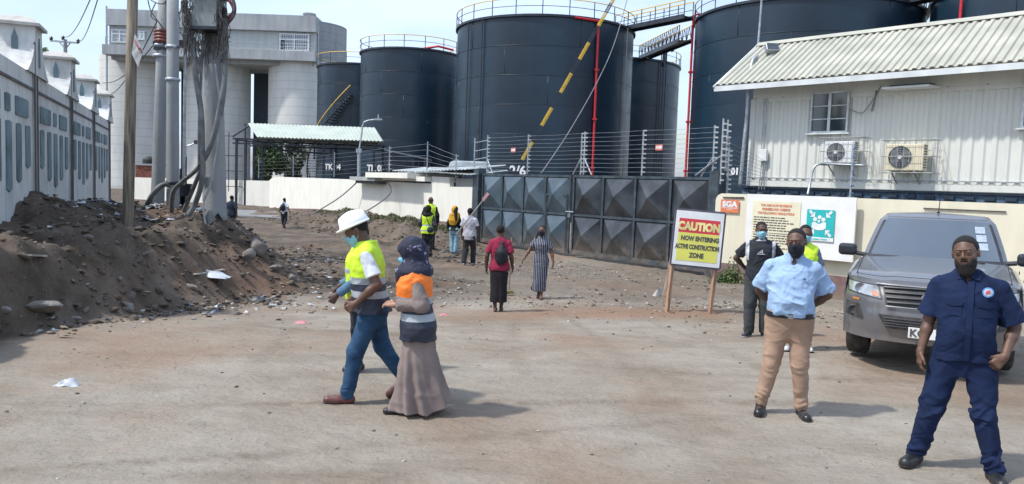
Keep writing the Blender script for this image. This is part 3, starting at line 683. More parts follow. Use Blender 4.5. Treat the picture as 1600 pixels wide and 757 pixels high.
# ================================================================== CREAM WALL, left of the gate
m_cream = stained('cream_wall_paint', (.73, .715, .645), (.52, .49, .41), .85, .5, (1.2, 1.2, .3), .45, .9, .003)
m_creamR = stained('pale_yellow_wall_paint', (.68, .64, .50), (.52, .48, .37), .85, .6, (1.4, 1.4, .3), .46, .9, .003)
m_plinth = stained('maroon_plinth_paint', (.16, .09, .085), (.26, .21, .18), .85, 1.5, (2, 2, 2), .4, .7)
def lw(u, off=0.):
    k = (u-800)/1200.; t = (-33*k-1.7)/(.6575+k); return Vector((-1.7-.6575*t, 33+t, 0)) + Vector((-.836, -.549, 0))*off*-1*-1
def lz(u, v): p = lw(u); return pt(u, v, p.y).z
cw_ = thing('boundary_wall', 'long bright cream wall with maroon foot running from the gate behind the soil heap', 'wall', lw(560))
tv = [(418, 283), (424.5, 276.3), (490, 278.5), (560, 281), (590, 283), (640, 286), (671, 287), (671.5, 276), (699, 277), (700, 292), (741, 292.5)]
bv = [(418, 325.5), (490, 326.5), (565, 333), (640, 341.5), (700, 347), (741, 350.5)]
def ipl(tb, u):
    for (a, b), (c, d) in zip(tb, tb[1:]):
        if u <= c: return b+(d-b)*(u-a)/(c-a)
    return tb[-1][1]
us = sorted(set([a for a, b in tv]+[a for a, b in bv]))
mb = MB(); mp_ = MB(); nrm = Vector((.836, .549, 0))
for a, b in zip(us, us[1:]):
    pa, pb = lw(a), lw(b); za0, zb0_ = lz(a, ipl(bv, a)), lz(b, ipl(bv, b)); 
    def tz(u, e): 
        return lz(u, ipl(tv, u+e))
    za1, zb1_ = tz(a, .01), tz(b, -.01)
    Z = lambda p, z: Vector((p.x, p.y, z))
    mb.slab([Z(pa, za0), Z(pb, zb0_), Z(pb, zb1_), Z(pa, za1)], nrm, .22)
    mp_.slab([Z(pa, -1.2)-nrm*.03, Z(pb, -1.2)-nrm*.03, Z(pb, zb0_)-nrm*.03, Z(pa, za0)-nrm*.03], nrm, .24)
mb.build('wall_face', m_cream, cw_); mp_.build('plinth', m_plinth, cw_)
# farther stretch, left
f0 = lw(419); 
mb = MB(); fz = lz(420, 283); P0 = Vector((f0.x, f0.y, 0)); P1 = Vector((pt(205, 280, 66).x, 66, 0)); fz1 = zat(225, 278, 66)
mb.slab([(P0.x, P0.y, -.25), (P1.x, P1.y, -.3), (P1.x, P1.y, fz1), (P0.x, P0.y, fz)], nrm, .22); 
far = thing('boundary_wall', 'lower far stretch of cream wall seen between the concrete poles', 'wall', P1)
mb.build('wall_face', m_cream, far)
mb = MB(); mb.slab([(P0.x, P0.y-.03, -1), (P1.x, P1.y-.03, -1), (P1.x, P1.y-.03, -.25), (P0.x, P0.y-.03, -.22)], nrm, .24); mb.build('plinth', m_plinth, far)
# guardhouse canopy slab
gh_ = thing('canopy_slab', 'white flat concrete canopy jutting from the cream wall near the gate', 'canopy', lw(625))
def wallbox(u0, u1, v0, v1, out, back, m, name, par):
    a, b = lw(u0), lw(u1); um = (u0+u1)/2; z1, z0 = lz(um, v0), lz(um, v1); o = -nrm*out
    mb = MB(); mb.slab([Vector((a.x, a.y, z0))+o, Vector((b.x, b.y, z0))+o, Vector((b.x, b.y, z1))+o, Vector((a.x, a.y, z1))+o], nrm, out+back)
    return mb.build(name, m, par)
wallbox(590, 657, 270.8, 279, .8, 2.2, m_cream, 'slab', gh_)
wallbox(604, 671, 276, 283, .35, 1.5, m_cream, 'beam', gh_)
g2 = thing('canopy_slab', 'small grey concrete ledge left of the white canopy', 'ledge', lw(580))
wallbox(562, 602, 277, 283, .7, 1., m_conc, 'slab', g2); wallbox(566, 601, 282.5, 287.5, .5, .7, mat('shadowed_concrete', (.12, .13, .13), .9), 'shaded_underside', g2)  # second box is the ledge's underside, its shade put into darker concrete
g3 = thing('roof_sheets', 'loose pale roofing sheets lying on top of the wall by the gate', 'roof sheets', lw(660))
for i, (u0, u1, v, t) in enumerate(((618, 705, 269, -.02), (655, 738, 267, .03), (665, 741, 271, -.03), (625, 695, 270, .02))):
    a, b = lw(u0), lw(u1); z = lz((u0+u1)/2, v)
    mb = MB(); A = Vector((a.x, a.y, z-t*2)); B = Vector((b.x, b.y, z+t*2)); corr(mb, A+nrm*1.6+Vector((0,0,.25)), B+nrm*1.6+Vector((0,0,.25)), B-nrm*.3, A-nrm*.3, 16, .03, (0, 0, 1)); mb.build('roof_sheet', mat('pale_sheet', (.46, .50, .50), .5, .2, .2, 2), g3)
g4 = thing('tanker_body', 'grey box-shaped tanker body standing behind the gate post', 'tank body', lw(730, -2)); 
mb = MB(); a, b = pt(700, 272, 37), pt(766, 272, 37); h0, h1 = zat(730, 273, 37), zat(730, 251.5, 37)
mb.box(((a.x+b.x)/2, 38.2, (h0+h1)/2), (b.x-a.x, 2.2, h1-h0)); o = mb.build('shell', mat('grey_painted_steel', (.30, .34, .36), .6, 0, .15, 2), g4, bevel=.25)
mb = MB(); mb.box(((a.x+b.x)/2, 38.2, h0-.25), (b.x-a.x+.3, 2.3, .12)); 
for x in (a.x+.3, b.x-.3): mb.box((x, 38.2, (h0-.9)/2), (.15, .15, h0+.7))
mb.build('support_frame', m_dark, g4)
g5 = thing('concrete_beam', 'grey precast beam lying behind the notch of the cream wall beside the gate post', 'beam', lw(720))
wallbox(700, 741, 279, 292, -.3, 1.1, m_conc, 'block', g5)
# loose cables hanging down the cream wall
def cable(name, label, pts, r, m, cat='cable', group=None):
    mb = MB(); P = [Vector(p) for p in pts]; out = []
    for i in range(len(P)-1):      # catmull
        p0 = P[max(i-1, 0)]; p1 = P[i]; p2 = P[i+1]; p3 = P[min(i+2, len(P)-1)]
        for k in range(6):
            t = k/6; out.append(.5*((2*p1)+(p2-p0)*t+(2*p0-5*p1+4*p2-p3)*t*t+(3*p1-p0-3*p2+p3)*t**3))
    out.append(P[-1]); mb.tube(out, r, 6); return tag(mb.build(name, m, smooth=True), label, cat, group)
cb = mat('grey_cable', (.2, .2, .21), .7)
def onlw(u, v, o=.1): p = lw(u); q = pt(u, v, p.y); return q-nrm*o
cable('cable', 'dark cable running from the ledge down the cream wall into the bank', [onlw(564, 287, .3), onlw(553, 308, .8), onlw(540, 326, 1.4), onlw(533, 345, 2.5), onlw(531, 352, 3)], .035, cb)
cable('cable', 'long looping cable drooping from the canopy to the ground before the cream wall', [onlw(612, 284, .3), onlw(620, 293, .35), onlw(622, 305, .5), onlw(616, 325, 1.2), onlw(609, 350, 2.6), onlw(606, 366, 3.4)], .035, cb)
# electric fence over the cream wall
def fence(label, posts, nw, h, m=m_galv, brace=None, wr=.006, droop=.02, name='electric_fence', seg=None):
    """posts: list of base points"""
    t = thing(name, label, 'fence', posts[0]); L_ = [Vector(p) for p in posts]
    for i, p in enumerate(L_):
        hh = h[i] if isinstance(h, (list, tuple)) else h
        mb = MB(); mb.beam(p, p+Vector((.0, 0, hh)), .07, .05); po = mb.build('post', m, t)
        for k in range(nw): mb = MB(); mb.box(p+Vector((.05, -.02, hh*(k+.6)/nw)), (.11, .05, .05)); mb.build('insulator', m_dark if i % 2 else m_galv, po)
    for k in range(nw):
        mb = MB()
        for i in range(len(L_)-1):
            if seg and i not in seg: continue
            a = L_[i]; b = L_[i+1]; ha = h[i] if isinstance(h, (list, tuple)) else h; hb = h[i+1] if isinstance(h, (list, tuple)) else h
            A = a+Vector((0, -.04, ha*(k+.6)/nw)); B = b+Vector((0, -.04, hb*(k+.6)/nw)); mb.tube([A, (A+B)/2-Vector((0, 0, droop*(1+.5*math.sin(k*2.1+i)))), B], wr, 4, cap=False)
        mb.build('wire', mat('fence_wire', (.28, .30, .32), .5, .3), t)
    return t
fb = []
for u, v in ((712, 280), (667, 276), (608, 268), (522, 277), (487, 276), (458, 276), (404, 279)): p = lw(u); fb.append(pt(u, v, p.y+.15))
fence('thin electric fence on top of the cream wall left of the gate', fb, 6, [1.1, 1.65, 1.3, 1.5, 1.4, 1.4, 1.7], wr=.005)
# small far things left: water tank on bricks, low lamp
bt = thing('brick_stub', 'small red brick block behind the far cream wall', 'brick block', pt(236, 275, 72)); p = pt(234, 272, 72)
mb = MB(); mb.box((p.x, 72, 1.2), (1.9, 1.6, 3.0)); mb.build('bricks', mat('red_brick', (.25, .09, .06), .9, 0, .3, 5), bt)
mb = MB(); mb.box((p.x+.2, 72, 2.78), (2.2, 1.8, .16)); mb.build('coping', m_conc, bt)
p = pt(233, 250, 72); wt = thing('water_tank', 'small black plastic water tank on the brick block', 'water tank', p)
mb = MB(); mb.lathe((p.x, 72, zat(233, 263, 72)), [(.01, 0), (.55, 0), (.58, .1), (.56, .2), (.58, .3), (.56, .5), (.58, .7), (.55, .85), (.3, 1.0), (.2, 1.02), (.2, 1.08), (.01, 1.1)], 20); mb.build('tank_body', m_black, wt, smooth=True)
mb = MB(); q_ = [pt(292, 330, 44)]; q_ = [Vector((q_[0].x, 44, -.4)), pt(290, 228, 44), pt(298, 227, 44), pt(305, 224, 44)]
lt2 = thing('street_lamp', 'small lamp on a thin pole seen between the two pairs of concrete poles', 'street lamp', q_[0])
mb.tube(q_, .045, 6); mb.build('post', m_galv, lt2); mb = MB(); mb.box(pt(306, 222.5, 44), (.18, .12, .22)); mb.build('lamp_head', m_dark, lt2)

# ================================================================== GATE
G0 = pt(750, 377, 32.9); G1 = pt(1107, 432, 23.35); G0.z = G1.z = 0; GD = (G1-G0).normalized(); GL = (G1-G0).length; GN = Vector((GD.y, -GD.x, 0))   # GN towards the yard
if GN.y > 0: GN = -GN
zg0, zg1 = -.40, 2.50
print('gate len', GL, 'dir', GD)
def gp(s, z, off=0.): return G0+GD*s+GN*off+Vector((0, 0, z))
def gatemat(name, c1, c2):
    return mat(name, c1, .33, .0, .1, 1.3, .008, 3.2, col2=c2, thr=(.40, .62), spec=.7)
m_gl = gatemat('blue_grey_gate_paint', (.08, .115, .14), (.045, .07, .09)); m_gr = gatemat('dark_gate_paint', (.05, .060, .070), (.014, .018, .023))
m_gf = mat('gate_frame_paint', (.06, .08, .095), .45, .2, .2, 4)
for m_ in (m_gl, m_gr, m_gf): dusty(m_, 0, .9, .9)
# split where the photo shows the slot
def s_at(u):
    k = (u-800)/1200.; return (k*G0.y-G0.x)/(GD.x-k*GD.y)
sA, sB = s_at(888.5), s_at(894.5)
def leaf(s0, s1, m, mf, nc, label, wicket=None, swing=0):
    t = thing('gate_leaf', label, 'gate', gp(s0, zg0)); w = (s1-s0)/nc; h = (zg1-zg0)/2
    mf_ = MB()
    for i in range(nc+1): mf_.box(gp(s0+i*w, (zg0+zg1)/2, .02), (.09, .07, zg1-zg0), math.atan2(GD.y, GD.x))
    for z in (zg0+.04, zg0+h, zg1-.04): mf_.beam(gp(s0, z, .022), gp(s1, z, .022), .075, .085)
    mf_.beam(gp(s0, zg0+.1, .05), gp(s1, zg0+.1, .05), .03, .14)
    mf_.build('gate_frame', mf, t)
    for i in range(nc):
        for j in range(2):
            a, b = s0+i*w+.045, s0+(i+1)*w-.045; z0, z1 = zg0+j*h+.04, zg0+(j+1)*h-.04
            mb = MB(); ap = gp((a+b)/2, (z0+z1)/2, .30); c = [gp(a, z0), gp(b, z0), gp(b, z1), gp(a, z1)]
            # pressed diamond: subdivided so the sheet can dent a little
            n = 6
            for e in range(4):
                A, B = c[e], c[(e+1) % 4]
                for r_ in range(n):
                    f0, f1 = r_/n, (r_+1)/n
                    p0, p1 = A.lerp(ap, f0), B.lerp(ap, f0); q0, q1 = A.lerp(ap, f1), B.lerp(ap, f1)
                    if r_ < n-1: mb.quad(p0, p1, q1, q0)
                    else: mb.add([p0, p1, ap], [(0, 1, 2)])
            mb.build('pressed_panel', m, t)
    if wicket:
        wk = MB(); a, b, z1 = wicket
        wk.beam(gp(a, zg0+.1, .07), gp(a, z1, .07), .07); wk.beam(gp(a, z1, .07), gp(b, z1, .07), .07); wk.beam(gp(b, zg0+.1, .07), gp(b, z1, .07), .06)
        wk.build('wicket_door_frame', mf, t)
    return t
tL = leaf(.12, sA, m_gl, m_gf, 4, 'left leaf of the steel gate, lighter blue-grey, with a small wicket door', (sA-1.28, sA-.1, zg0+2.15))
tR = leaf(sB, GL-.1, m_gr, m_gf, 4, 'right leaf of the steel gate, darker and patchy, behind the caution sign')
mb = MB(); mb.tube([gp(sA-.1, 1.15, .1), gp(sB+.1, 1.15, .1)], .03, 8); mb.box(gp(sB-.12, 1.02, .12), (.1, .06, .14)); mb.build('bolt', m_galv, tR)
for s_, lab, wd in ((-.18, 'dark square post at the left end of the gate', .42), (GL+.14, 'dark square post at the right end of the gate, by the pale yellow wall', .34)):
    mb = MB(); mb.box(gp(s_, 1.05, 0), (wd, wd, 3.3), math.atan2(GD.y, GD.x)); tag(mb.build('gate_post', m_gf), lab, 'post')
# electric fence on the gate
zt_ = 2.52
def gpost(u, off=0., lean=0): s = s_at(u); return gp(s, zt_, off)
ft = thing('electric_fence', 'ten-strand electric fence standing on top of the steel gate', 'fence', gp(GL/2, zt_))
pl = [(757, 1.6), (820, 1.55), (903, 1.5), (907.5, 1.55), (998, 1.5), (1108, 1.55)]
for u, h in pl:
    b_ = gpost(u); mb = MB(); mb.tube([b_, b_+Vector((0, 0, h))], .032, 6); po = mb.build('post', m_galv, ft)
    for k in range(10): mb = MB(); mb.box(b_+Vector((.05, -.03, .12+k*.152)), (.10, .05, .045)); mb.build('insulator', mat('white_insulator', (.6, .62, .62), .5), po)
for u, d in ((757, 1), (903, -1), (907.5, 1), (1108, -1)):
    mb = MB(); b_ = gpost(u); mb.tube([b_+Vector((0, 0, .62)), b_+GD*.42*d+Vector((0, 0, 0))], .025, 6); mb.build('brace', m_galv, ft)
for k in range(10):
    mb = MB(); pts = []
    for (u, h), (u2, h2) in ((pl[0], pl[1]), (pl[1], pl[2]), (pl[3], pl[4]), (pl[4], pl[5])):
        A, B = gpost(u), gpost(u2); dz = Vector((0, -.04, .12+k*.152)); mb.tube([A+dz, (A+B)/2+dz-Vector((0, 0, .02)), B+dz], .0045, 4, cap=False)
    mb.build('wire', MATS['fence_wire'], ft)
for u, v, lab in ((799, 235, 'left of the two small red and white warning plates on the gate fence'), (1025, 231, 'right of the two small red and white warning plates on the gate fence')):
    s_ = s_at(u); z_ = onw(u, v, WN.dot(gp(s_, 0))).z; c = gp(s_, z_, .06)
    t = thing('warning_plate', lab, 'sign', c); mb = MB(); mb.slab([c-GD*.15-Vector((0, 0, .09)), c+GD*.15-Vector((0, 0, .09)), c+GD*.15+Vector((0, 0, .09)), c-GD*.15+Vector((0, 0, .09))], GN, .01); mb.build('plate', mat('pale_red_plate', (.62, .18, .15), .5), t)
    mb = MB(); mb.slab([c+GN*.012-GD*.12-Vector((0, 0, .04)), c+GN*.012+GD*.12-Vector((0, 0, .04)), c+GN*.012+GD*.12+Vector((0, 0, .05)), c+GN*.012-GD*.12+Vector((0, 0, .05))], GN, .006); mb.build('white_field', mat('offwhite_plate', (.7, .62, .6), .5), t)
# short outrigger fence left of gate post, and corner stack right
A = pt(741, 256, 33.6); B = gpost(757)
t = thing('electric_fence', 'short return of the electric fence at the left gate post', 'fence', A)
mb = MB(); mb.tube([Vector((A.x, A.y, 2.1)), Vector((A.x, A.y, 4.05))], .032, 6)
mb.build('post', m_galv, t); mb = MB()
for k in range(4): z = 2.75+k*.36; mb.tube([(A.x, A.y, z), (B.x, B.y, z+.08)], .018, 5)
mb.build('wire', m_galv, t)
t = thing('electric_fence', 'stack of fence posts and wires at the corner between gate and container office', 'fence', gp(GL+.2, 2.6))
e0 = gp(GL+.32, 0, .1); e1 = onw(1137, 280, 20.6); e2 = onw(1196, 280, 21.6)
pp = [Vector((e0.x, e0.y, 2.3)), Vector((e0.x+.25, e0.y+.4, 2.3)), Vector((e1.x, e1.y, 1.9))]
hs = [1.95, 1.95, 1.5]
for p, h in zip(pp, hs):
    mb = MB(); mb.tube([p, p+Vector((0, 0, h))], .032, 6); po = mb.build('post', m_galv, t)
    for k in range(10): mb = MB(); mb.box(p+Vector((.04, -.04, .12+k*h/10.5)), (.1, .06, .045)); mb.build('insulator', MATS['white_insulator'], po)
e2.z = 2.0
for k in range(9):
    mb = MB(); z = .15+k*.17
    mb.tube([pp[0]+Vector((0, 0, z)), pp[1]+Vector((0, 0, z))], .012, 4); mb.tube([pp[1]+Vector((0, 0, z)), pp[2]+Vector((0, 0, z*.9+.3)), e2+Vector((0, 0, z*.55+.2))], .0065, 4); mb.build('wire', MATS['fence_wire'], t)
mb = MB(); mb.tube([gp(GL-.7, 2.55), pp[0]+Vector((0, 0, .85))], .028, 6); mb.build('brace', m_galv, t)
# white car seen through the gap
cc = gp((sA+sB)/2, -.5, -3.2)
t = thing('parked_car', 'sliver of a white car visible through the gap between the gate leaves', 'car', cc, math.atan2(GD.y, GD.x))
mb = MB(); prof = [(-2, .25), (-2.05, .8), (-1.2, .95), (-.7, 1.4), (.9, 1.45), (1.6, 1.0), (2.1, .9), (2.1, .3)]
vs = [(x, s_*.8, z) for s_ in (-1, 1) for x, z in prof]; n = len(prof)
mb.add(vs, [tuple(range(n)), tuple(range(2*n-1, n-1, -1))]+[(i, (i+1) % n, (i+1) % n+n, i+n) for i in range(n)]); mb.build('body', m_white, t, local=True, bevel=.08)
for x in (-1.3, 1.35):
    for y in (-.8, .8): mb = MB(); mb.tube([(x, y-.1, .32), (x, y+.1, .32)], .32, 20); mb.build('wheel', m_black, t, local=True)
mb = MB()
for y in (-.815, .815): mb.slab([(-.6, y, 1.0), (.9, y, 1.0), (.75, y, 1.36), (-.45, y, 1.36)], (0, -1 if y < 0 else 1, 0), .01)
mb.build('window', mat('dark_glass', (.02, .03, .035), .08, spec=.8), t, local=True)
# boom barrier arm
ba, bb = pt(816, 250, 35.5), pt(965, -12, 35.5); be = ba+(bb-ba)*1.12
bt = thing('boom_barrier', 'raised boom barrier arm with yellow and black bands rising behind the gate', 'barrier', (ba.x-.25, 35.5, -.5))
mb = MB(); bm_ = ba-(bb-ba)*.09; mb.box((bm_.x-.05, 35.5, 1.1), (.5, .5, 3.2)); mb.build('barrier_post', m_dark, bt)
d = be-ba; nseg = 10; px = Vector((d.z, 0, -d.x)).normalized()*.055
my = MB(); mk = MB()
fr = [(16, 'y', 250, 222), (0, 'k', 222, 196), (0, 'y', 196, 168), (0, 'k', 168, 144), (0, 'y', 144, 114), (0, 'k', 114, 92), (0, 'y', 92, 66), (0, 'k', 66, 40), (0, 'y', 40, 20), (0, 'k', 20, 6), (0, 'y', 6, -30)]
for _, c_, v0, v1 in fr:
    f0, f1 = (250-v0)/262, (250-v1)/262; A, B = ba+(bb-ba)*f0, ba+(bb-ba)*f1; q = MB()
    for s_ in (-1, 1):
        q.beam(A+px*s_, B+px*s_, .05, .05)
    if c_ == 'k': q.beam(A, B, .06, .03)
    else: q.beam(A, B, .085, .04)
    q.build('black_band' if c_ == 'k' else 'yellow_band', m_dark if c_ == 'k' else m_yel, bt)

cable('stay_cable', 'thin grey stay cable slanting from tank rim down behind the gate', [pt(845, 272, 31), pt(890, 205, 33), pt(935, 125, 35), pt(962, 62, 37), pt(985, -20, 39)], .022, cb)

# ================================================================== RIGHT WALL with boards
def rwall(u, z, c=19.5, off=0): p = onw(u, 300, c-off); p.z = z; return p
rw = thing('boundary_wall', 'pale yellow wall with maroon foot and signs, behind the grey pickup', 'wall', rwall(1125, -.5))
zc0 = onw(1150, 413, 19.5).z; zc1 = onw(1320, 434, 19.5).z; zct = 2.03
print('cream bottoms', zc0, zc1)
a, b = rwall(1119, 0), rwall(1800, 0)
mb = MB(); rn = 5; rad = .22; poly = [Vector((a.x, a.y, zc0)), Vector((b.x, b.y, zc1)), Vector((b.x, b.y, zct))]
for i in range(rn+1): an = math.pi/2*i/rn; poly.append(a+WD*(rad-rad*math.sin(an))+Vector((0, 0, zct-rad+rad*math.cos(an))))
mb.slab(poly, WN, .3); mb.build('wall_face', m_creamR, rw)
mb = MB(); mb.slab([Vector((a.x, a.y, -1.))-WN*.03, Vector((b.x, b.y, -1.))-WN*.03, Vector((b.x, b.y, zc1))-WN*.03, Vector((a.x, a.y, zc0))-WN*.03], WN, .33); mb.build('plinth', m_plinth, rw)
mb = MB(); p, q = rwall(1130, 1.90, off=.02), rwall(1163, 1.90, off=.02); mb.slab([p, q, q+Vector((0, 0, .05)), p+Vector((0, 0, .03))], -WN, .015); p, q = rwall(1445, 1.83, off=.02), rwall(1575, 1.83, off=.02); mb.slab([p, q, q+Vector((0, 0, .03)), p+Vector((0, 0, .03))], -WN, .015)
mb.build('drip_slot', mat('dark_slot', (.08, .07, .06), .9), rw)
def panel(name, m, u0, u1, v0, v1, c, t, parent, bev=0):
    A = onw(u0, v1, c); B = onw(u1, v1, c); z1 = onw((u0+u1)/2, v0, c).z; z0 = onw((u0+u1)/2, v1, c).z
    mb = MB(); mb.slab([Vector((A.x, A.y, z0)), Vector((B.x, B.y, z0)), Vector((B.x, B.y, z1)), Vector((A.x, A.y, z1))], -WN, t)
    return mb.build(name, m, parent, bevel=bev), Vector((A.x, A.y, z0)), Vector((B.x, B.y, z1))
# big board
bd = thing('notice_board', 'large white board on the pale yellow wall carrying the printed rules', 'board', onw(1248, 405, 19.3))
_, bA, bB = panel('board', mat('board_white', (.74, .74, .72), .6, 0, .04, 2), 1164, 1334, 306, 402, 19.32, .06, bd)
_, A, B = panel('rules_sheet', mat('cream_paper', (.72, .68, .50), .6, 0, .05, 2), 1172, 1247, 315, 397, 19.25, .006, bd)
m_rt = mat('orange_red_print', (.65, .22, .12), .6); m_bt = mat('dark_print', (.08, .08, .08), .6)
w = (B-A); wx = Vector((w.x, w.y, 0)); hh = w.z; UP = Vector((0, 0, 1))
cx = A+wx*.5
for i, s_ in enumerate(('YOU ARE NOW ENTERING', 'PREMISES AND OBSERVE', 'THE FOLLOWING REGULATIONS')):
    text_on('heading_line', s_, .088, cx-WN*.008+UP*(hh*(.90-.075*i)), WD, UP, m_rt, bd, .003, .004, sx=.84 if i < 2 else .80)
mb = MB(); rg = random.Random(3)
for r_ in range(13):
    z = hh*(.675-.048*r_); 
    if r_ == 6: mb.slab([A+wx*.03+UP*z-WN*.01, A+wx*.97+UP*z-WN*.01, A+wx*.97+UP*(z+.012)-WN*.01, A+wx*.03+UP*(z+.012)-WN*.01], -WN, .003); continue
    x = .04; end = rg.uniform(.6, .93)
    while x < end:
        l = rg.uniform(.02, .09); mb.slab([A+wx*x+UP*z-WN*.008, A+wx*(x+l)+UP*z-WN*.008, A+wx*(x+l)+UP*(z+.03)-WN*.008, A+wx*x+UP*(z+.03)-WN*.008], -WN, .002); x += l+.015
mb.build('small_print', m_bt, bd)
# assembly point sign
asg = thing('assembly_point_sign', 'turquoise assembly point sign with white figures and four arrows on the white board', 'sign', onw(1280, 350, 19.2))
_, A, B = panel('plate', mat('turquoise', (.02, .42, .42), .5, 0, .04, 3), 1258.5, 1302, 328, 377, 19.24, .008, asg)
w = B-A; wx = Vector((w.x, w.y, 0)); hh = w.z
def P2(x, z, o=.012): return A+wx*x+UP*(hh*z)-WN*o
def disc(mb, x, z, r, n=14, o=.012, sy=1): mb.slab([P2(x+r*math.cos(2*math.pi*i/n), z+r*math.sin(2*math.pi*i/n)*.9*sy, o) for i in range(n)], -WN, .003)
mb = MB(); mb.slab([P2(.0, 0, .01), P2(1, 0, .01), P2(1, .12, .01), P2(0, .12, .01)], -WN, .003); mb.build('caption_strip', m_white, asg)
mb = MB()
for x, z, r in ((.31, .69, .075), (.47, .76, .07), (.61, .69, .075), (.45, .63, .05)): disc(mb, x, z, r)
mb.slab([P2(.20, .42), P2(.32, .36), P2(.47, .34), P2(.62, .36), P2(.72, .42), P2(.71, .60), P2(.60, .61), P2(.5, .55), P2(.40, .55), P2(.30, .61), P2(.21, .58)], -WN, .0035)
mb.build('figures', m_white, asg)
mb = MB()
for x, z, dx, dz in ((.20, .86, 1, -1), (.80, .86, -1, -1), (.20, .26, 1, 1), (.80, .26, -1, 1)):
    s_ = .10
    mb.slab([P2(x+dx*s_, z+dz*s_), P2(x+dx*s_, z-dz*s_*.75), P2(x-dx*s_*.75, z+dz*s_)][::(1 if dx*dz > 0 else -1)], -WN, .003)
    mb.slab([P2(x-dx*s_+dx*.03, z-dz*s_-dz*.03, .013), P2(x-dx*s_-dx*.03, z-dz*s_+dz*.03, .013), P2(x-dx*.03, z+dz*.03, .013), P2(x+dx*.03, z-dz*.03, .013)], -WN, .003)
mb.build('arrows', m_white, asg)
text_on('caption', 'ASSEMBLY POINT', .055, P2(.5, .03, .014), WD, UP, MATS['turquoise'], asg, .002, .002)
# SGA sign
sg = thing('security_sign', 'small orange sign with white SGA letters at the end of the pale yellow wall', 'sign', onw(1140, 322, 19.4))
_, A, B = panel('plate', mat('orange_plate', (.66, .20, .09), .5, 0, .06, 3), 1126, 1154, 312.5, 332.5, 19.46, .012, sg)
w = B-A; wx = Vector((w.x, w.y, 0)); hh = w.z
text_on('letters', 'SGA', .215, P2(.5, .46, .014), WD, UP, m_white, sg, .004, .012, sx=1.15)
mb = MB(); mb.slab([P2(.05, .34), P2(.95, .34), P2(.95, .38), P2(.05, .38)], -WN, .003); mb.slab([P2(.33, .24), P2(.66, .24), P2(.66, .27), P2(.33, .27)], -WN, .003); mb.build('white_rule', m_white, sg)

# ================================================================== CONTAINER OFFICE
CO = 22.5
m_cont = stained('white_container_paint', (.64, .65, .60), (.48, .485, .44), .55, .8, (3, 3, .25), .48, .9, .003)
co = thing('container_office', 'white corrugated container office with a corrugated roof, raised behind the pale yellow wall', 'building', onw(1166, 290, CO))
L0 = onw(1169, 290, CO); L0.z = 0
def cp(s, z, off=0.): return L0+WD*s-WN*off+Vector((0, 0, z))
z0c, z1c = 2.30, 5.05
def s_c(u): p = onw(u, 300, CO); return (p-L0).dot(WD)
# corrugated wall (local trapezoid ribs) with window holes left by panels between
mb = MB(); pitch = .28; n = int(12.2/pitch); prof = []
for i in range(n):
    for f, h in ((0, 0), (.25, 0), (.42, -.04), (.78, -.04), (.95, 0)): prof.append(((i+f)*pitch+.12, h))
k = len(prof)
vs = [cp(s_, z0c+.16, h) for s_, h in prof]+[cp(s_, z1c-.1, h) for s_, h in prof]
mb.add(vs, [(i, i+1, i+1+k, i+k) for i in range(k-1)])
mb.build('corrugated_wall', m_cont, co)
mb = MB(); mb.slab([cp(-.02, z0c, .03), cp(12.3, z0c, .03), cp(12.3, z0c+.17, .03), cp(-.02, z0c+.17, .03)], WN, .1)
mb.slab([cp(-.02, z1c-.12, .02), cp(12.3, z1c-.12, .02), cp(12.3, z1c, .02), cp(-.02, z1c, .02)], WN, .1)
mb.slab([cp(-.05, z0c, .035), cp(.12, z0c, .035), cp(.12, z1c, .035), cp(-.05, z1c, .035)], WN, .15)
mb.slab([cp(0, z0c, -.05), cp(0, z0c, -2.4), cp(0, z1c, -2.4), cp(0, z1c, -.05)], WD, .05)
mb.slab([cp(0, z0c+.01, -2.35), cp(12.2, z0c+.01, -2.35), cp(12.2, z1c, -2.35), cp(0, z1c, -2.35)], WN, .05)
mb.slab([cp(0.02, z0c-.02, 0), cp(12.2, z0c-.02, 0), cp(12.2, z0c-.02, -2.4), cp(0, z0c-.02, -2.4)], UP, .05)
mb.build('container_frame', m_cont, co)
mb = MB(); mb.slab([cp(.1, z0c+.245, .045), cp(12.2, z0c+.245, .045), cp(12.2, z0c+.275, .045), cp(.1, z0c+.275, .045)], WN, .03); mb.build('cable_duct', m_galv, co)
# roof
zE, zR = 5.44, 7.0; oE, oR = .95, -1.2
m_roof = mat('weathered_roof_sheet', (.45, .445, .375), .65, .05, .12, 1.2, col2=(.33, .33, .28))
sL = -.85
rA, rB, rC, rD = cp(sL+.25, zR, oR), cp(12.6, zR, oR), cp(12.6, zE, oE), cp(sL+.0, zE, oE)
mb = MB(); nn_ = (rB-rA).cross(rD-rA).normalized(); nn_ = nn_ if nn_.z > 0 else -nn_
corr(mb, rA, rB, rC, rD, 62, .045, nn_); mb.build('roof_front', m_roof, co)
rE, rF = cp(sL, zE, 2*oR-oE), cp(12.6, zE, 2*oR-oE); n2_ = (rB-rA).cross(rE-rA).normalized(); n2_ = n2_ if n2_.z > 0 else -n2_
mb = MB(); corr(mb, rA, rB, rF, rE, 40, .045, n2_); mb.build('roof_back', m_roof, co)
mb = MB(); mb.slab([rD-Vector((0, 0, .19))-WN*.0, rC-Vector((0, 0, .19)), rC-Vector((0, 0, .03)), rD-Vector((0, 0, .03))], WN, .04); mb.build('fascia', mat('fascia_white', (.60, .63, .64), .6, 0, .08, 2), co)
mb = MB()
for e_ in ((rA, rD), (rA, rE)): mb.beam(e_[0]-Vector((0, 0, .06)), e_[1]-Vector((0, 0, .1)), .05, .16)
mb.build('barge_board', MATS['fascia_white'], co)
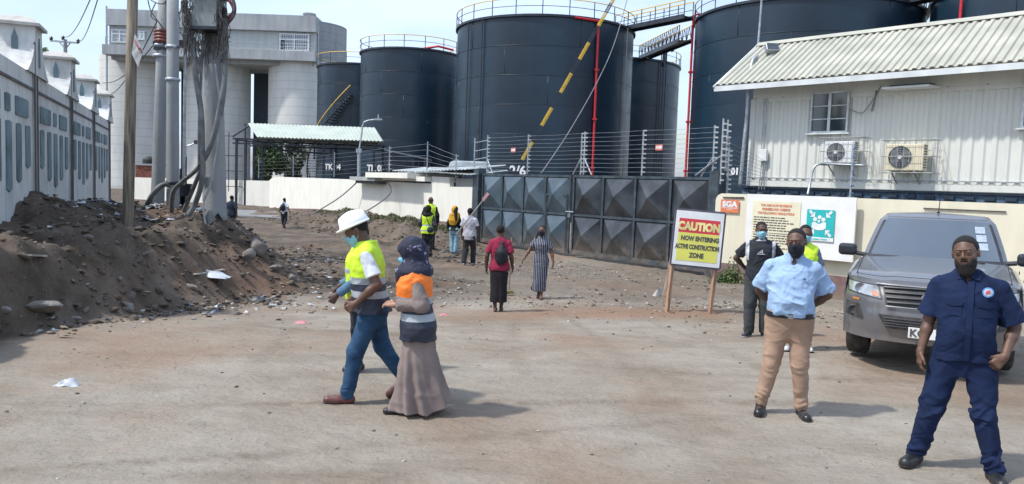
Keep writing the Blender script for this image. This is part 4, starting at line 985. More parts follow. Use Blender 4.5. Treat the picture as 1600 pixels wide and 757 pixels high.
mb = MB(); mb.slab([rA+Vector((0, 0, .05))-WN*.2-Vector((0, 0, .12)), rB-WN*.2-Vector((0, 0, .07)), rB+Vector((0, 0, .07)), rA+Vector((0, 0, .07))], nn_, .012); mb.build('ridge_cap', m_roof, co)
mb = MB()
for i in range(14): s_ = .1+i*.93; mb.beam(cp(s_, z1c, -.0), cp(s_, zR-.12, oR), .05)
mb.build('rafters', mat('dark_timber', (.16, .15, .13), .9), co)  # rafters in one even dark grey-brown
# gable infill
mb = MB(); mb.slab([cp(.0, z1c+.003, .012), cp(12.25, z1c+.003, .012), cp(12.25, z1c+.72, .012), cp(0, z1c+.72, .012)], WN, .05); mb.add([cp(.02, z1c, .0), cp(.02, z1c, -2.4), cp(.02, zR-.15, oR)], [(0, 1, 2)]); mb.build('gable_infill', m_cont, co)
m_glass = mat('window_glass', (.035, .05, .06), .06, 0, .3, 1.5, spec=.9); m_frame = mat('window_frame_paint', (.60, .64, .64), .5)
def window(u0, u1, v0, v1, cols, rows):
    um = (u0+u1)/2; a, b = s_c(u0), s_c(u1); z1, z0 = onw(um, v0, CO).z, onw(um, v1, CO).z
    mb = MB(); mb.slab([cp(a, z0, .03), cp(b, z0, .03), cp(b, z1, .03), cp(a, z1, .03)], -WN, .015); P = mb.build('window', m_glass, co)
    mb = MB(); f = .05
    for x in [a, b]: mb.slab([cp(x-f/2, z0-f/2, .025), cp(x+f/2, z0-f/2, .025), cp(x+f/2, z1+f/2, .025), cp(x-f/2, z1+f/2, .025)], -WN, .07)
    for i in range(1, cols): x = a+(b-a)*i/cols; mb.slab([cp(x-.04, z0+f/2, .027), cp(x+.04, z0+f/2, .027), cp(x+.04, z1-f/2, .027), cp(x-.04, z1-f/2, .027)], -WN, .055)
    for z in [z0, z1]: mb.slab([cp(a+f/2, z-f/2, .026), cp(b-f/2, z-f/2, .026), cp(b-f/2, z+f/2, .026), cp(a+f/2, z+f/2, .026)], -WN, .07)
    for i in range(1, rows): z = z0+(z1-z0)*i/rows; mb.slab([cp(a+f/2, z-.014, .028), cp(b-f/2, z-.014, .028), cp(b-f/2, z+.014, .028), cp(a+f/2, z+.014, .028)], -WN, .035)
    mb.build('window_frame', m_frame, P)
    mb = MB(); mb.slab([cp(a-.12, z0-.07, .02), cp(b+.1, z0-.07, .02), cp(b+.1, z0-.03, .02), cp(a-.12, z0-.03, .02)], -WN, .14); mb.build('sill', m_frame, P)
    return P
window(1262, 1318, 146, 207, 2, 3); window(1590, 1680, 120, 198, 2, 3)
# blue strip = lower container
lo = thing('lower_container', 'blue stained container top showing as a strip under the white office', 'container', cp(6, 0, -.1))
mb = MB(); mb.slab([cp(-.25, -.5, -.08), cp(12.3, -.5, -.08), cp(12.3, 2.27, -.08), cp(-.25, 2.27, -.08)], WN, 2.4)
mb.build('side_wall', stained('streaked_blue_paint', (.045, .085, .14), (.24, .32, .40), .6, .8, (5, 5, .6), .5, .78), lo)
mb = MB()
for i in range(26): s_ = i*.48; mb.slab([cp(s_, 2.08, .0), cp(s_+.26, 2.08, .0), cp(s_+.26, 2.17, .0), cp(s_, 2.17, .0)], WN, .07)
mb.slab([cp(-.25, 2.23, .0), cp(12.3, 2.23, .0), cp(12.3, 2.285, .0), cp(-.25, 2.285, .0)], WN, .08)
mb.build('top_rail', mat('dark_blue_paint', (.02, .035, .06), .5), lo)
# air conditioners
def ac(uc, vc, label, m, wdt=.86, hgt=.62, dpt=.34, off=.14, seed=0, cage_w=1.25):
    s_ = s_c(uc); z = onw(uc, vc, CO-off-dpt).z
    t = thing('air_conditioner', label, 'air conditioner', cp(s_, z-hgt/2, off), group='outdoor air conditioner units'); 
    mb = MB(); mb.slab([cp(s_-wdt/2, z-hgt/2, off), cp(s_+wdt/2, z-hgt/2, off), cp(s_+wdt/2, z+hgt/2, off), cp(s_-wdt/2, z+hgt/2, off)], -WN, dpt); mb.build('casing', m, t, bevel=.02)
    fc = cp(s_-wdt*.1, z, off+dpt); X = WD; 
    mb = MB(); nn = 28; r_ = hgt*.42
    mb.slab([fc-WN*.002+(X*math.cos(2*math.pi*i/nn)+UP*math.sin(2*math.pi*i/nn))*r_ for i in range(nn)], -WN, .004); P = mb.build('fan_opening', mat('fan_dark', (.07, .075, .08), .7), t)
    mb = MB()
    for q_ in range(1, 6):
        rr_ = r_*q_/5; mb.tube([fc-WN*.016+(X*math.cos(2*math.pi*i/nn)+UP*math.sin(2*math.pi*i/nn))*rr_ for i in range(nn+1)], .005, 4, cap=False)
    for i in range(16): a_ = 2*math.pi*i/16; mb.tube([fc-WN*.016, fc-WN*.016+(X*math.cos(a_)+UP*math.sin(a_))*r_], .004, 4)
    mb.build('fan_grille', mat('grille_grey', (.3, .32, .33), .5), t)
    mb = MB(); 
    for i in range(4):
        a_ = math.pi/2*i+.4; d1 = X*math.cos(a_)+UP*math.sin(a_); d2 = X*math.cos(a_+.7)+UP*math.sin(a_+.7); mb.slab([fc-WN*.008, fc-WN*.008+d1*r_*.9, fc-WN*.008+d2*r_*.9], -WN, .003)
    mb.build('fan_blade', mat('fan_blade_grey', (.16, .17, .18), .5), t)
    mb = MB(); mb.slab([fc-WN*.02+(X*math.cos(2*math.pi*i/12)+UP*math.sin(2*math.pi*i/12))*.05 for i in range(12)], -WN, .008); mb.build('fan_hub', m_white, t)
    mb = MB()
    for i in range(9): zz_ = z-hgt*.4+i*hgt*.1; A = cp(s_+wdt/2+.003, zz_, off+.05); mb.slab([A, A-WN*(dpt-.1), A-WN*(dpt-.1)+UP*.03, A+UP*.03], WD, .004)
    mb.build('side_louvres', MATS['fan_dark'], t)
    mb = MB(); 
    for dx in (-.3, .3): mb.beam(cp(s_+dx, z-hgt/2-.03, 0), cp(s_+dx, z-hgt/2-.03, off+dpt+.05), .04); mb.beam(cp(s_+dx, z-hgt/2-.35, .02), cp(s_+dx, z-hgt/2-.04, off+dpt), .03)
    mb.build('bracket', m_galv, t)
    # cage
    cg = thing('security_cage', 'wire cage round the '+('left air conditioner under the window' if seed == 0 else 'yellowed air conditioner on the right'), 'cage', cp(s_, z-hgt/2-.1, off+.2)); w = cage_w/2; cs = s_+.1
    mb = MB(); o1 = off+dpt+.12; zb, zt2 = z-hgt/2-.06, z+hgt/2+.1
    for zz_ in (zb, zt2, z+.02): mb.tube([cp(cs-w, zz_, .02), cp(cs-w, zz_, o1), cp(cs+w, zz_, o1), cp(cs+w, zz_, .02)], .009, 5)
    for i in range(10): x = cs-w+2*w*i/9; mb.tube([cp(x, zb, o1), cp(x, zt2, o1), cp(x, zt2, .02)], .0065, 4)
    for i in range(3): o_ = .02+(o1-.02)*(i+.5)/3; mb.tube([cp(cs-w, zb, o_), cp(cs-w, zt2, o_), cp(cs+w, zt2, o_), cp(cs+w, zb, o_)], .0065, 4)
    mb.build('bars', mat('cage_steel', (.34, .35, .34), .6, .3), cg)
    return t
ac(1318, 238, 'white air conditioner in a wire cage under the office window', mat('ac_white', (.66, .68, .68), .5, 0, .05, 3))
ac(1419, 246, 'yellowed air conditioner in a wire cage, right of the one under the window', mat('ac_yellowed', (.68, .61, .44), .5, 0, .06, 3), wdt=.98, hgt=.72, seed=1, cage_w=1.35)
# red label & blue lines on AC 1 cage: striped pole in front of the wall (fence post)
s_ = s_c(1336)
pA, pB = onw(1328, 312, 20.0), onw(1334, 226, 20.0)
t = thing('fence_post', 'striped galvanised fence post standing in front of the left air conditioner', 'post', pA)
mb = MB(); mb.tube([Vector((pA.x, pA.y, 1.95)), Vector((pA.x, pA.y, pB.z))], .028, 6); mb.build('post', m_galv, t)
mb = MB()
for k_ in range(7): mb.box((pA.x+.02, pA.y-.03, 2.15+k_*.19), (.07, .06, .045))
mb.build('insulators', mat('blue_insulator', (.12, .2, .34), .5), t)
# bent pipe, left of AC1
cable('bent_pipe', 'grey pipe rising from the wall and bending under the left air conditioner', [onw(1262, 305, 21), onw(1266, 285, 21.2), onw(1271, 264, 21.3), onw(1280, 257, 21.4), onw(1300, 257, 21.6), onw(1352, 259, 21.8)], .035, m_galv, 'pipe')
# tray unit high under the eave
t = thing('air_conditioner', 'air conditioner tray tucked under the eave of the office roof', 'air conditioner', cp(s_c(1420), 5.0, .3))
a, b = s_c(1380), s_c(1459); zz_ = onw(1420, 139, CO-.35).z
mb = MB(); mb.slab([cp(a, zz_, .05), cp(b, zz_, .05), cp(b-.1, zz_, .62), cp(a, zz_, .62)], UP, .05); mb.build('tray', m_white, t)
mb = MB(); mb.slab([cp(a+.12, zz_+.08, .1), cp(b-.12, zz_+.08, .1), cp(b-.12, 5.15, .1), cp(a+.12, 5.15, .1)], -WN, .3); mb.build('casing', mat('dark_ac', (.12, .14, .15), .6), t)
cable('conduit_pipe', 'pale drain pipe hanging under the eave beside the window', [cp(s_c(1360), 5.05, .05), cp(s_c(1358), 4.75, .07), cp(s_c(1355), 4.5, .07)], .025, cb, 'pipe')
cable('cable', 'thin loose cable looping from the eave to the office window', [cp(s_c(1368), 5.2, .1), cp(s_c(1352), 4.7, .08), cp(s_c(1340), 4.46, .08), cp(s_c(1322), 4.58, .08)], .012, cb)
# corner pipe and conduits
cable('standpipe', 'tall galvanised standpipe at the left corner of the container office', [onw(1156, 292, 22.2), onw(1161, 240, 22.2), onw(1167, 180, 22.2), onw(1170, 130, 22.2), onw(1173, 108, 22.4), onw(1178, 92, 22.6), onw(1187, 88, 23.2)], .06, m_galv, 'pipe')
cable('antenna_mast', 'slender grey mast rising above the corner of the corrugated roof', [onw(1182, 98, 24.5), onw(1190, 0, 24.5), onw(1192, -60, 24.5)], .035, m_galv, 'mast')
t = thing('junction_box', 'white junction box with conduits low on the office corner', 'electrical box', cp(s_c(1191), 2.9, .1)); s_ = s_c(1192)
zb_ = onw(1192, 252, CO-.1).z; mb = MB(); mb.slab([cp(s_-.13, zb_-.0, .04), cp(s_+.13, zb_, .04), cp(s_+.13, zb_+.36, .04), cp(s_-.13, zb_+.36, .04)], -WN, .12); mb.build('box', m_white, t, bevel=.01)
mb = MB()
for dx in (-.06, .0, .06): mb.tube([cp(s_+dx, zb_, .08), cp(s_+dx*1.6, z0c-.1, .09)], .014, 6)
mb.tube([cp(s_-.02, zb_+.36, .06), cp(s_-.02, z1c, .06)], .018, 6); mb.tube([cp(s_-.1, zb_+.36, .06), cp(s_-.1, z1c, .06)], .014, 6); mb.build('conduit', m_galv, t)
t = thing('floodlight', 'grey floodlight sitting on the roof end near the mast', 'floodlight', onw(1206, 78, 23.0)); p = onw(1206, 76, 23.0)
mb = MB(); mb.box(p, (.42, .2, .3), mat3=Matrix.Rotation(R(-35), 3, 'X')); mb.build('housing', m_galv, t, bevel=.03)
mb = MB(); mb.tube([p-Vector((0, 0, .1)), onw(1212, 88, 23.3)], .03, 6); mb.build('bracket', m_galv, t)
mb = MB(); q = Matrix.Rotation(R(-35), 3, 'X'); mb.box(p+q@Vector((0, -.11, 0)), (.36, .01, .24), mat3=q); mb.build('lens', m_glass, t)

# ================================================================== POLES at the left
m_cpole = stained('spun_concrete_pole', (.30, .315, .315), (.19, .20, .205), .85, 1.2, (4, 4, .3), .4, .75, .006)
def pole(ub, vb, ut, Y, wb, wt, label, m, vt=-40):
    """base pixel (ub, vb), column ut at the top edge, widths in px"""
    p = pt(ub, vb, Y); top = pt(ut, vt, Y); zg = min(gz(p.x, p.y), p.z); t = thing('utility_pole', label, 'pole', (p.x, p.y, zg))
    d = (top-p); top2 = p+d*1.15; mb = MB(); mb.tube([p-d*(.5/d.z), p, p+d*.5, top2], [wb/2400*Y, wb/2400*Y, (wb+wt)/4800*Y, wt*.96/2400*Y], 20)
    mb.build('shaft', m, t, smooth=True); return t, p, d
tw, pw, dw = pole(199.5, 368, 208, 16.5, 17, 15.5, 'weathered wooden pole on the soil heap, nearest the camera', m_wood)
t1, p1, d1 = pole(246, 322, 257, 21.0, 20, 15, 'leftmost concrete pole of the group, with insulator rings', m_cpole)
t2, p2, d2 = pole(270, 325, 270, 20.5, 19, 17.5, 'concrete pole close to the right of the ringed one', m_cpole)
t4, p4, d4 = pole(325, 335, 327, 20.0, 17, 14, 'thin concrete pole almost hidden behind the thick one', m_cpole)
t3, p3, d3 = pole(337.5, 349, 331, 17.5, 33, 25, 'thick tapered concrete pole carrying the cable box', m_cpole)
# sign plate on the wooden pole
t = thing('pole_sign', 'tilted grey diamond plate with faded red marks nailed to the wooden pole', 'sign', pt(214, 80, 16.3))
mb = MB(); A = [pt(211, 53, 16.3), pt(224, 80, 16.1), pt(216, 106, 16.2), pt(206, 84, 16.35)]; mb.slab(A, (.3, -1, 0), .02); mb.build('plate', mat('faded_plate', (.33, .35, .36), .7, 0, .2, 8), t)
mb = MB()
for (u0, v0, u1, v1) in ((211, 62, 215, 69), (216, 72, 221, 80), (213, 67, 217, 74)): mb.slab([pt(u0, v0, 16.12), pt(u1, v1, 16.08), pt(u1-1, v1+3, 16.1), pt(u0-1, v0+3, 16.14)], (.3, -1, 0), .012)
mb.build('red_marks', mat('faded_red', (.45, .12, .11), .7), t)
# insulator rings and clamps
def rings(parent, u, vs_, Y, r, m, name, h=.05):
    mb = MB()
    for v in vs_: p = pt(u, v, Y); mb.lathe((p.x, p.y, p.z), [(r*.8, -h), (r, -h*.6), (r, h*.6), (r*.8, h)], 20)
    mb.build(name, m, parent, smooth=True)
rings(t1, 255, (50, 55, 60, 65), 21, .24, mat('brown_insulator', (.20, .06, .045), .4), 'insulator_rings')
rings(t1, 252, (72,), 21, .20, m_galv, 'clamp'); rings(t1, 251, (88,), 21, .20, m_galv, 'clamp'); rings(t2, 270, (74,), 20.5, .19, m_galv, 'clamp'); rings(t2, 270, (125,), 20.5, .19, m_galv, 'clamp'); rings(t2, 270, (286,), 20.5, .21, m_dark, 'clamp')
mb = MB()
for u, v in ((246, 68), (247, 76), (258, 74), (262, 72), (283, 66), (287, 70)): p = pt(u, v, 20.9); mb.box(p, (.2, .12, .09))
mb.beam(pt(243, 72, 20.7), pt(290, 74, 20.3), .05); mb.build('cross_fitting', m_dark, t2)
# box on thick pole
bx_ = thing('cable_box', 'rusty grey steel box on the thick pole, wrapped in tangled cables', 'cable box', pt(323, 25, 17.3)); a, b = pt(300, 44, 17.1), pt(348, -3, 17.1)
mb = MB(); mb.box(((a.x+b.x)/2, 17.15, (a.z+b.z)/2), (b.x-a.x-.12, .5, b.z-a.z)); mb.build('box', stained('rusty_box', (.27, .30, .30), (.14, .13, .11), .8, 2.5, (4, 4, 1), .42, .7), bx_, bevel=.02)
mb = MB(); mb.box(((a.x+b.x)/2, 17.15, a.z-.03), (b.x-a.x-.04, .6, .06)); mb.build('box_lip', m_dark, bx_); mb = MB(); mb.box(((a.x+b.x)/2, 17.15, b.z+.03), (b.x-a.x+.1, .66, .06)); mb.build('box_lip', m_dark, bx_)
# tangles
rg = random.Random(11)
def tangle(name, label, u0, u1, v0, v1, Y, n, r, m):
    mb = MB()
    for i in range(n):
        p = pt(rg.uniform(u0, u1), rg.uniform(v0, v1), Y+rg.uniform(-.25, .2)); pts = [p]
        for k in range(5): p = p+Vector((rg.uniform(-.06, .06), rg.uniform(-.05, .05), rg.uniform(-.22, .04))); pts.append(p)
        mb.tube(pts, r*rg.uniform(.5, 1.4), 4)
    tag(mb.build(name, m), label, 'cables', kind=None)
m_tan = mat('tangled_cable', (.10, .095, .09), .85, 0, .3, 6)
tangle('cable_tangle', 'ragged tangle of dead cables down the left side of the cable box', 290, 303, -10, 62, 17.1, 120, .0085, m_tan)
tangle('cable_tangle', 'ragged tangle of dead cables down the right side of the cable box', 343, 354, 0, 62, 17.1, 110, .0085, m_tan)
tangle('cable_tangle', 'small knot of wires below the cable box', 305, 342, 44, 72, 17.2, 26, .01, m_tan)
Cg = 'heavy cables running down the concrete poles'
m_cab = mat('heavy_grey_cable', (.17, .18, .18), .75, 0, .2, 4)
def U(l, Y): return [pt(u, v, Y+dy) for u, v, dy in l]
cable('heavy_cable', 'heavy cable swinging from the thick pole across to the left poles, lowest loop', U([(352, 30, -.2), (352, 110, -.2), (345, 160, -.3), (330, 225, -.3), (310, 262, 0), (285, 284, .6), (271, 300, 1.2), (268, 330, 1.8)], 17.2), .055, m_cab, group=Cg)
cable('heavy_cable', 'heavy cable falling beside the thick pole and ending in the soil to its left', U([(350, 60, -.1), (351, 130, -.15), (343, 185, -.2), (325, 235, -.1), (308, 280, .2), (287, 330, .9)], 17.5), .05, m_cab, group=Cg)
cable('heavy_cable', 'heavy cable hanging straight from the left tangle then bending left into the soil', U([(302, 60, 0), (305, 115, 0), (314, 175, 0), (316, 235, 0), (316, 280, 0), (305, 318, .2), (290, 343, .2)], 17.0), .06, m_cab, group=Cg)
cable('heavy_cable', 'thin straight cable beside the left tangle', U([(317, 62, 0), (314, 120, 0), (311, 200, 0), (311, 262, 0)], 17.1), .03, m_cab, group=Cg)
cable('heavy_cable', 'short heavy cable arching left from the ringed pole into the soil', U([(262, 287, -.3), (250, 292, -.2), (238, 305, -.2), (229, 323, .1)], 20.5), .07, m_cab, group=Cg)
cable('heavy_cable', 'pale thin cable trailing down the thick pole to the rubbish at its foot', U([(336, 100, -.35), (344, 170, -.35), (338, 230, -.35), (328, 290, -.35), (318, 318, -.3), (321, 352, -.4)], 17.4), .025, mat('pale_cable', (.38, .39, .38), .7), group=Cg)
cable('heavy_cable', 'red-sheathed cables looping over the top right of the cable box', U([(345, -12, 0), (360, 4, 0), (365, 18, 0), (355, 30, 0)], 17.1), .035, mat('red_sheath', (.30, .06, .07), .6), group=Cg)
cable('heavy_cable', 'dark cable looping over the top right of the cable box, outside the red one', U([(348, -18, 0), (364, 0, 0), (366, 22, 0), (353, 40, 0)], 17.0), .035, m_tan, group=Cg)
for i, (pp, lab) in enumerate((([(224, -10), (240, 3), (255, 6), (263, -5)], 'thin service wire looping at the top of the left poles'),
    ([(230, -5), (236, 18), (250, 38), (254, 48)], 'curled wire hanging down to the insulator rings'), ([(243, 5), (236, 25), (248, 35), (256, 45)], 'second curled wire beside the insulator rings'),
    ([(279, 50), (285, 55), (288, 68), (290, 85)], 'short wire curling between the middle poles'))):
    cable('service_wire', lab, U([(u, v, 0) for u, v in pp], 20.7), .014, m_tan, 'wire')
# fuse hanging rod at u~290
cable('steel_rod', 'thin steel rod with a black fuse between the middle and thick poles', U([(288, -10, 0), (289, 100, 0), (288, 200, 0), (287, 290, 0)], 21), .04, m_galv, 'rod')
t = thing('fuse_cutout', 'black fuse fitted at the top of the thin steel rod', 'fuse', pt(288, 8, 20.9)); p = pt(288, 9, 20.9); mb = MB(); mb.lathe((p.x, p.y, p.z), [(.03, -.2), (.09, -.14), (.09, .1), (.06, .14), (.06, .2), (.01, .22)], 12); mb.build('fuse_body', m_black, t)
# small clutter between poles
mb = MB(); p = pt(285, 310, 21.5); mb.box(pt(285, 292, 21.5), (.12, .1, 1.0)); mb.box(pt(285, 297, 21.4), (.5, .12, .35)); mb.box(pt(288, 290, 21.5), (.1, .1, 1.6)); tag(mb.build('steel_bracket', m_dark), 'dark steel bracket near the ground between the concrete poles', 'bracket')
# far power pole with cross arm
Yf = 60; p = pt(102, 120, Yf)
fp = thing('utility_pole', 'distant power pole with a crossarm above the ornate wall', 'pole', (p.x, Yf, -.5))
mb = MB(); mb.tube([(p.x, Yf, -.5), (pt(102, 62, Yf).x, Yf, zat(102, 62, Yf))], [.2, .13], 10); mb.build('shaft', m_cpole, fp)
mb = MB(); mb.beam(pt(79, 64, Yf), pt(122, 67.5, Yf), .12); mb.beam(pt(93, 66, Yf), pt(101, 76, Yf), .07); mb.beam(pt(110, 67, Yf), pt(103, 76, Yf), .07); mb.build('crossarm', m_galv, fp)
for u, v in ((80, 61), (98.5, 60), (122, 65)):
    q = pt(u, v, Yf); mb = MB(); mb.lathe((q.x, q.y, q.z), [(.05, -.15), (.14, -.05), (.08, .0), (.14, .08), (.04, .2)], 10); mb.build('insulator', mat('dark_insulator', (.05, .03, .03), .4), fp)
Wg = 'overhead power lines'
for i, (A, B, lab) in enumerate((((122, 65, 60), (160, -25, 25), 'overhead line from the right end of the distant crossarm'), ((99, 58, 60), (152, -25, 25), 'overhead line from the middle of the distant crossarm'),
        ((168, 150, 50), (262, 0, 20.5), 'upper of two slanting lines behind the wooden pole'), ((160, 130, 50), (280, 20, 20.5), 'lower of two slanting lines behind the wooden pole'))):
    a, b = pt(*A), pt(*B); cable('overhead_line', lab, [a, a.lerp(b, .33)-Vector((0, 0, .5)), a.lerp(b, .66)-Vector((0, 0, .5)), b], .02, m_tan, 'power line', Wg)
# ================================================================== PICKUP
TA = R(-29); tx, ty = 5.16, 9.38
pk = thing('pickup_truck', 'dusty grey pickup parked facing the camera before the pale yellow wall', 'pickup', (tx, ty, gz(tx, ty)+.01), TA, scale=.99)
m_car = mat('silver_grey_metallic', (.12, .13, .155), .28, .3, .10, 1.2, coat=.8, col2=(.155, .155, .165)); m_carb = mat('black_plastic', (.025, .028, .032), .5, 0, .2, 8)
m_chrome = mat('satin_chrome', (.30, .32, .35), .35, .8, .05, 4); m_cgl = mat('car_glass', (.085, .11, .14), .10, 0, .03, 1.0, spec=.9); m_lens = mat('headlight_lens', (.42, .45, .47), .15, .4, .25, 9, spec=.9)
dusty(m_car, .3, 1.3, .55, sc=5); dusty(m_carb, .3, 1.2, .5, sc=8)
HW = .925
def yf(x, z):
    b = -.95+.45*abs(x/HW)**4
    return b + .10*float(sst(.78, 1.05, z)) + .02*float(sst(.50, .38, z)) - .018*math.exp(-((z-.60)/.10)**2)
def ztop(x, y):    # hood / fender top surface
    f = min(max((y+.95)/1.6, 0), 1); zc = 1.05+.18*f**.75
    return zc - .03*abs(x/.8)**3*(1) + .014*(1-float(sst(.36, .50, abs(x)))) - .045*float(sst(.84, .925, abs(x)))
xs_ = [-HW+2*HW*i/44 for i in range(45)]
mb = MB(); V = []; cols = len(xs_); rows = 14
for i in range(rows+1):       # hood from nose to cowl
    for x in xs_:
        y0_ = yf(x, 1.02)+.01; y = y0_+(.66-y0_)*i/rows; z = ztop(x, y)-.035*(1-min(i/2., 1))**2; V.append((x, y, z))
mb.add(V, [(i*cols+k, i*cols+k+1, (i+1)*cols+k+1, (i+1)*cols+k) for i in range(rows) for k in range(cols-1)])
nz_ = 18; V = []              # fascia
for i in range(nz_+1):
    for x in xs_:
        zt = ztop(x, yf(x, 1.02)+.01)-.035; z = .34+(zt-.34)*i/nz_; V.append((x, yf(x, z)+.004, z))
mb.add(V, [(i*cols+k, i*cols+k+1, (i+1)*cols+k+1, (i+1)*cols+k) for i in range(nz_) for k in range(cols-1)])
for sgn in (-1, 1):           # sides with wheel arches
    ys_ = [-.5+.08*i for i in range(62)]; V = []; nr_ = 9
    for y in ys_:
        arch = 0
        for ya in (0., 3.085):
            if abs(y-ya) < .47: arch = max(arch, math.sqrt(max(.47**2-(y-ya)**2, 0)))
        zb = max(.36, .36+arch) if arch else .36
        zt = ztop(HW, min(y, .66)) if y < .66 else 1.10
        for i in range(nr_+1):
            z = zb+(zt-zb)*i/nr_; xx = HW-.035*((z-.75)/.4)**2 + (.02 if arch and z < .95 else 0)
            V.append((sgn*min(xx, .945), y, z))
    mb.add(V, [(a*(nr_+1)+k, a*(nr_+1)+k+1, (a+1)*(nr_+1)+k+1, (a+1)*(nr_+1)+k) for a in range(len(ys_)-1) for k in range(nr_)])
mb.box((0, 4.36, .8), (1.78, .05, .62)); mb.box((0, 2.0, .40), (1.70, 3.3, .06)); mb.box((0, 3.7, .70), (1.7, 1.3, .04))
mb.add([(-.9, .64, 1.17), (.9, .64, 1.17), (.9, 3.1, 1.12), (-.9, 3.1, 1.12)], [(0, 1, 2, 3)])
body = mb.build('body', m_car, pk, smooth=True, local=True)
# greenhouse
def gring(z):
    f = (z-1.12)/(1.80-1.12); hw = .86-.19*f**1.3-.06*max(f-.85, 0)/.15; y0_ = .56+.80*f**.9+.1*max(f-.9, 0)/.1; y1_ = 3.08-.22*f
    return hw, y0_, y1_
def gfront(x, z): hw, y0_, _ = gring(z); return y0_+.16*abs(x/hw)**3
mb = MB(); zs_ = [1.12, 1.2, 1.3, 1.4, 1.5, 1.6, 1.68, 1.73, 1.765, 1.785]; V = []; nf = 16; ns = 8
for z in zs_:
    hw, y0_, y1_ = gring(z)
    ring = [(-hw+2*hw*i/nf, gfront(-hw+2*hw*i/nf, z)) for i in range(nf+1)]
    ring += [(hw, gfront(hw, z)+(y1_-gfront(hw, z))*i/ns) for i in range(1, ns+1)]
    ring += [(hw-2*hw*i/4, y1_) for i in range(1, 5)]
    ring += [(-hw, y1_+(gfront(hw, z)-y1_)*i/ns) for i in range(1, ns)]
    V += [(x, y, z) for x, y in ring]
n = len(ring)
fs = [(i*n+k, i*n+(k+1) % n, (i+1)*n+(k+1) % n, (i+1)*n+k) for i in range(len(zs_)-1) for k in range(n)]
hw, y0_, y1_ = gring(1.785); V.append((0, (y0_+y1_)/2, 1.825)); fs += [((len(zs_)-1)*n+k, (len(zs_)-1)*n+(k+1) % n, len(V)-1) for k in range(n)]
mb.add(V, fs); cab = mb.build('cab', m_car, pk, smooth=True, local=True)
mb = MB(); V = []; nu, nv = 20, 8
for j in range(nv+1):
    z = 1.235+(1.725-1.235)*j/nv; hw = gring(z)[0]-.085
    for i in range(nu+1): x = -hw+2*hw*i/nu; V.append((x, gfront(x, z)-.008, z))
G_ = [(j*(nu+1)+i, j*(nu+1)+i+1, (j+1)*(nu+1)+i+1, (j+1)*(nu+1)+i) for j in range(nv) for i in range(nu)]
mb.add(V, G_); mb.build('windshield', m_cgl, pk, smooth=True, local=True)
mb = MB(); V = []
for j in range(nv+1):
    z = 1.205+(1.75-1.205)*j/nv; hw = gring(z)[0]-.05
    for i in range(nu+1): x = -hw+2*hw*i/nu; V.append((x, gfront(x, z)-.004, z))
mb.add(V, G_); mb.build('windshield_seal', m_carb, pk, smooth=True, local=True)
for sgn in (-1, 1):
    mb = MB()
    for (ya, yb) in ((1.0, 1.85), (1.95, 2.75)):
        V = []
        for z in (1.2, 1.4, 1.6, 1.70):
            hw, y0_, _ = gring(z); a_ = max(ya, y0_+.26)
            V += [(sgn*(hw+.005), a_, z), (sgn*(hw+.005), yb-.05*(z-1.2), z)]
        mb.add(V, [(2*i, 2*i+1, 2*i+3, 2*i+2) for i in range(3)])
    mb.build('side_window', m_cgl, pk, local=True)
def patch(c, off, m, name, nu=12, nv=5, parent=None):
    """c = corners (x, z): low-inner, low-outer, high-outer, high-inner laid on the fascia"""
    V = []
    for j in range(nv+1):
        for i in range(nu+1):
            s, t = i/nu, j/nv
            x = (c[0][0]*(1-s)+c[1][0]*s)*(1-t)+(c[3][0]*(1-s)+c[2][0]*s)*t; z = (c[0][1]*(1-s)+c[1][1]*s)*(1-t)+(c[3][1]*(1-s)+c[2][1]*s)*t
            V.append((x, yf(x, z)-off, z))
    mb = MB(); mb.add(V, [(j*(nu+1)+i, j*(nu+1)+i+1, (j+1)*(nu+1)+i+1, (j+1)*(nu+1)+i) for j in range(nv) for i in range(nu)])
    return mb.build(name, m, parent or pk, smooth=True, local=True)
mb = MB(); mb.box((0, 1.9, .44), (1.22, 4.6, .28)); mb.build('underbody', m_black, pk, local=True)
gr = patch([(-.44, .76), (.44, .76), (.50, .995), (-.50, .995)], .006, m_carb, 'grille', 24)
mb = MB()
for z in (.80, .855, .91, .965):
    w = .42+.06*(z-.76)/.22; pts = [(x, yf(x, z)-.022, z+.012*(1-abs(x)/w)) for x in [-w+2*w*i/20 for i in range(21)]]; mb.tube(pts, .013, 6)
mb.build('grille_bars', mat('dark_chrome', (.028, .032, .04), .45, 0, .1, 4), gr, local=True)
mb = MB(); pts = [(x, yf(x, .995)-.02, .995-.0*abs(x)) for x in [-.56+1.12*i/20 for i in range(21)]]; mb.tube(pts, .012, 6)
mb.tube([(x, yf(x, .752)-.02, .752) for x in [-.44+.88*i/20 for i in range(21)]], .010, 6); mb.build('chrome_trim', mat('dull_trim', (.20, .21, .23), .45, .2, .1, 4), gr, local=True)
mb = MB(); mb.lathe((0, 0, 0), [(.01, 0), (.07, .0), (.075, .012), (.01, .02)], 20); V = [(x*1.15, yf(0, .88)-.022-z, .88+y*.78) for x, y, z in mb.v]; mb.v = V; mb.build('oval_badge', MATS['dull_trim'], gr, local=True)
inn = patch([(-.42, .50), (.42, .50), (.52, .655), (-.52, .655)], .03, m_carb, 'lower_intake', 24)
mb = MB()
for z in (.53, .56, .59, .62): mb.tube([(x, yf(x, z)-.036, z) for x in [-.44+.88*i/16 for i in range(17)]], .006, 4)
mb.build('intake_bars', mat('dark_chrome', (.12,)*3), inn, local=True)
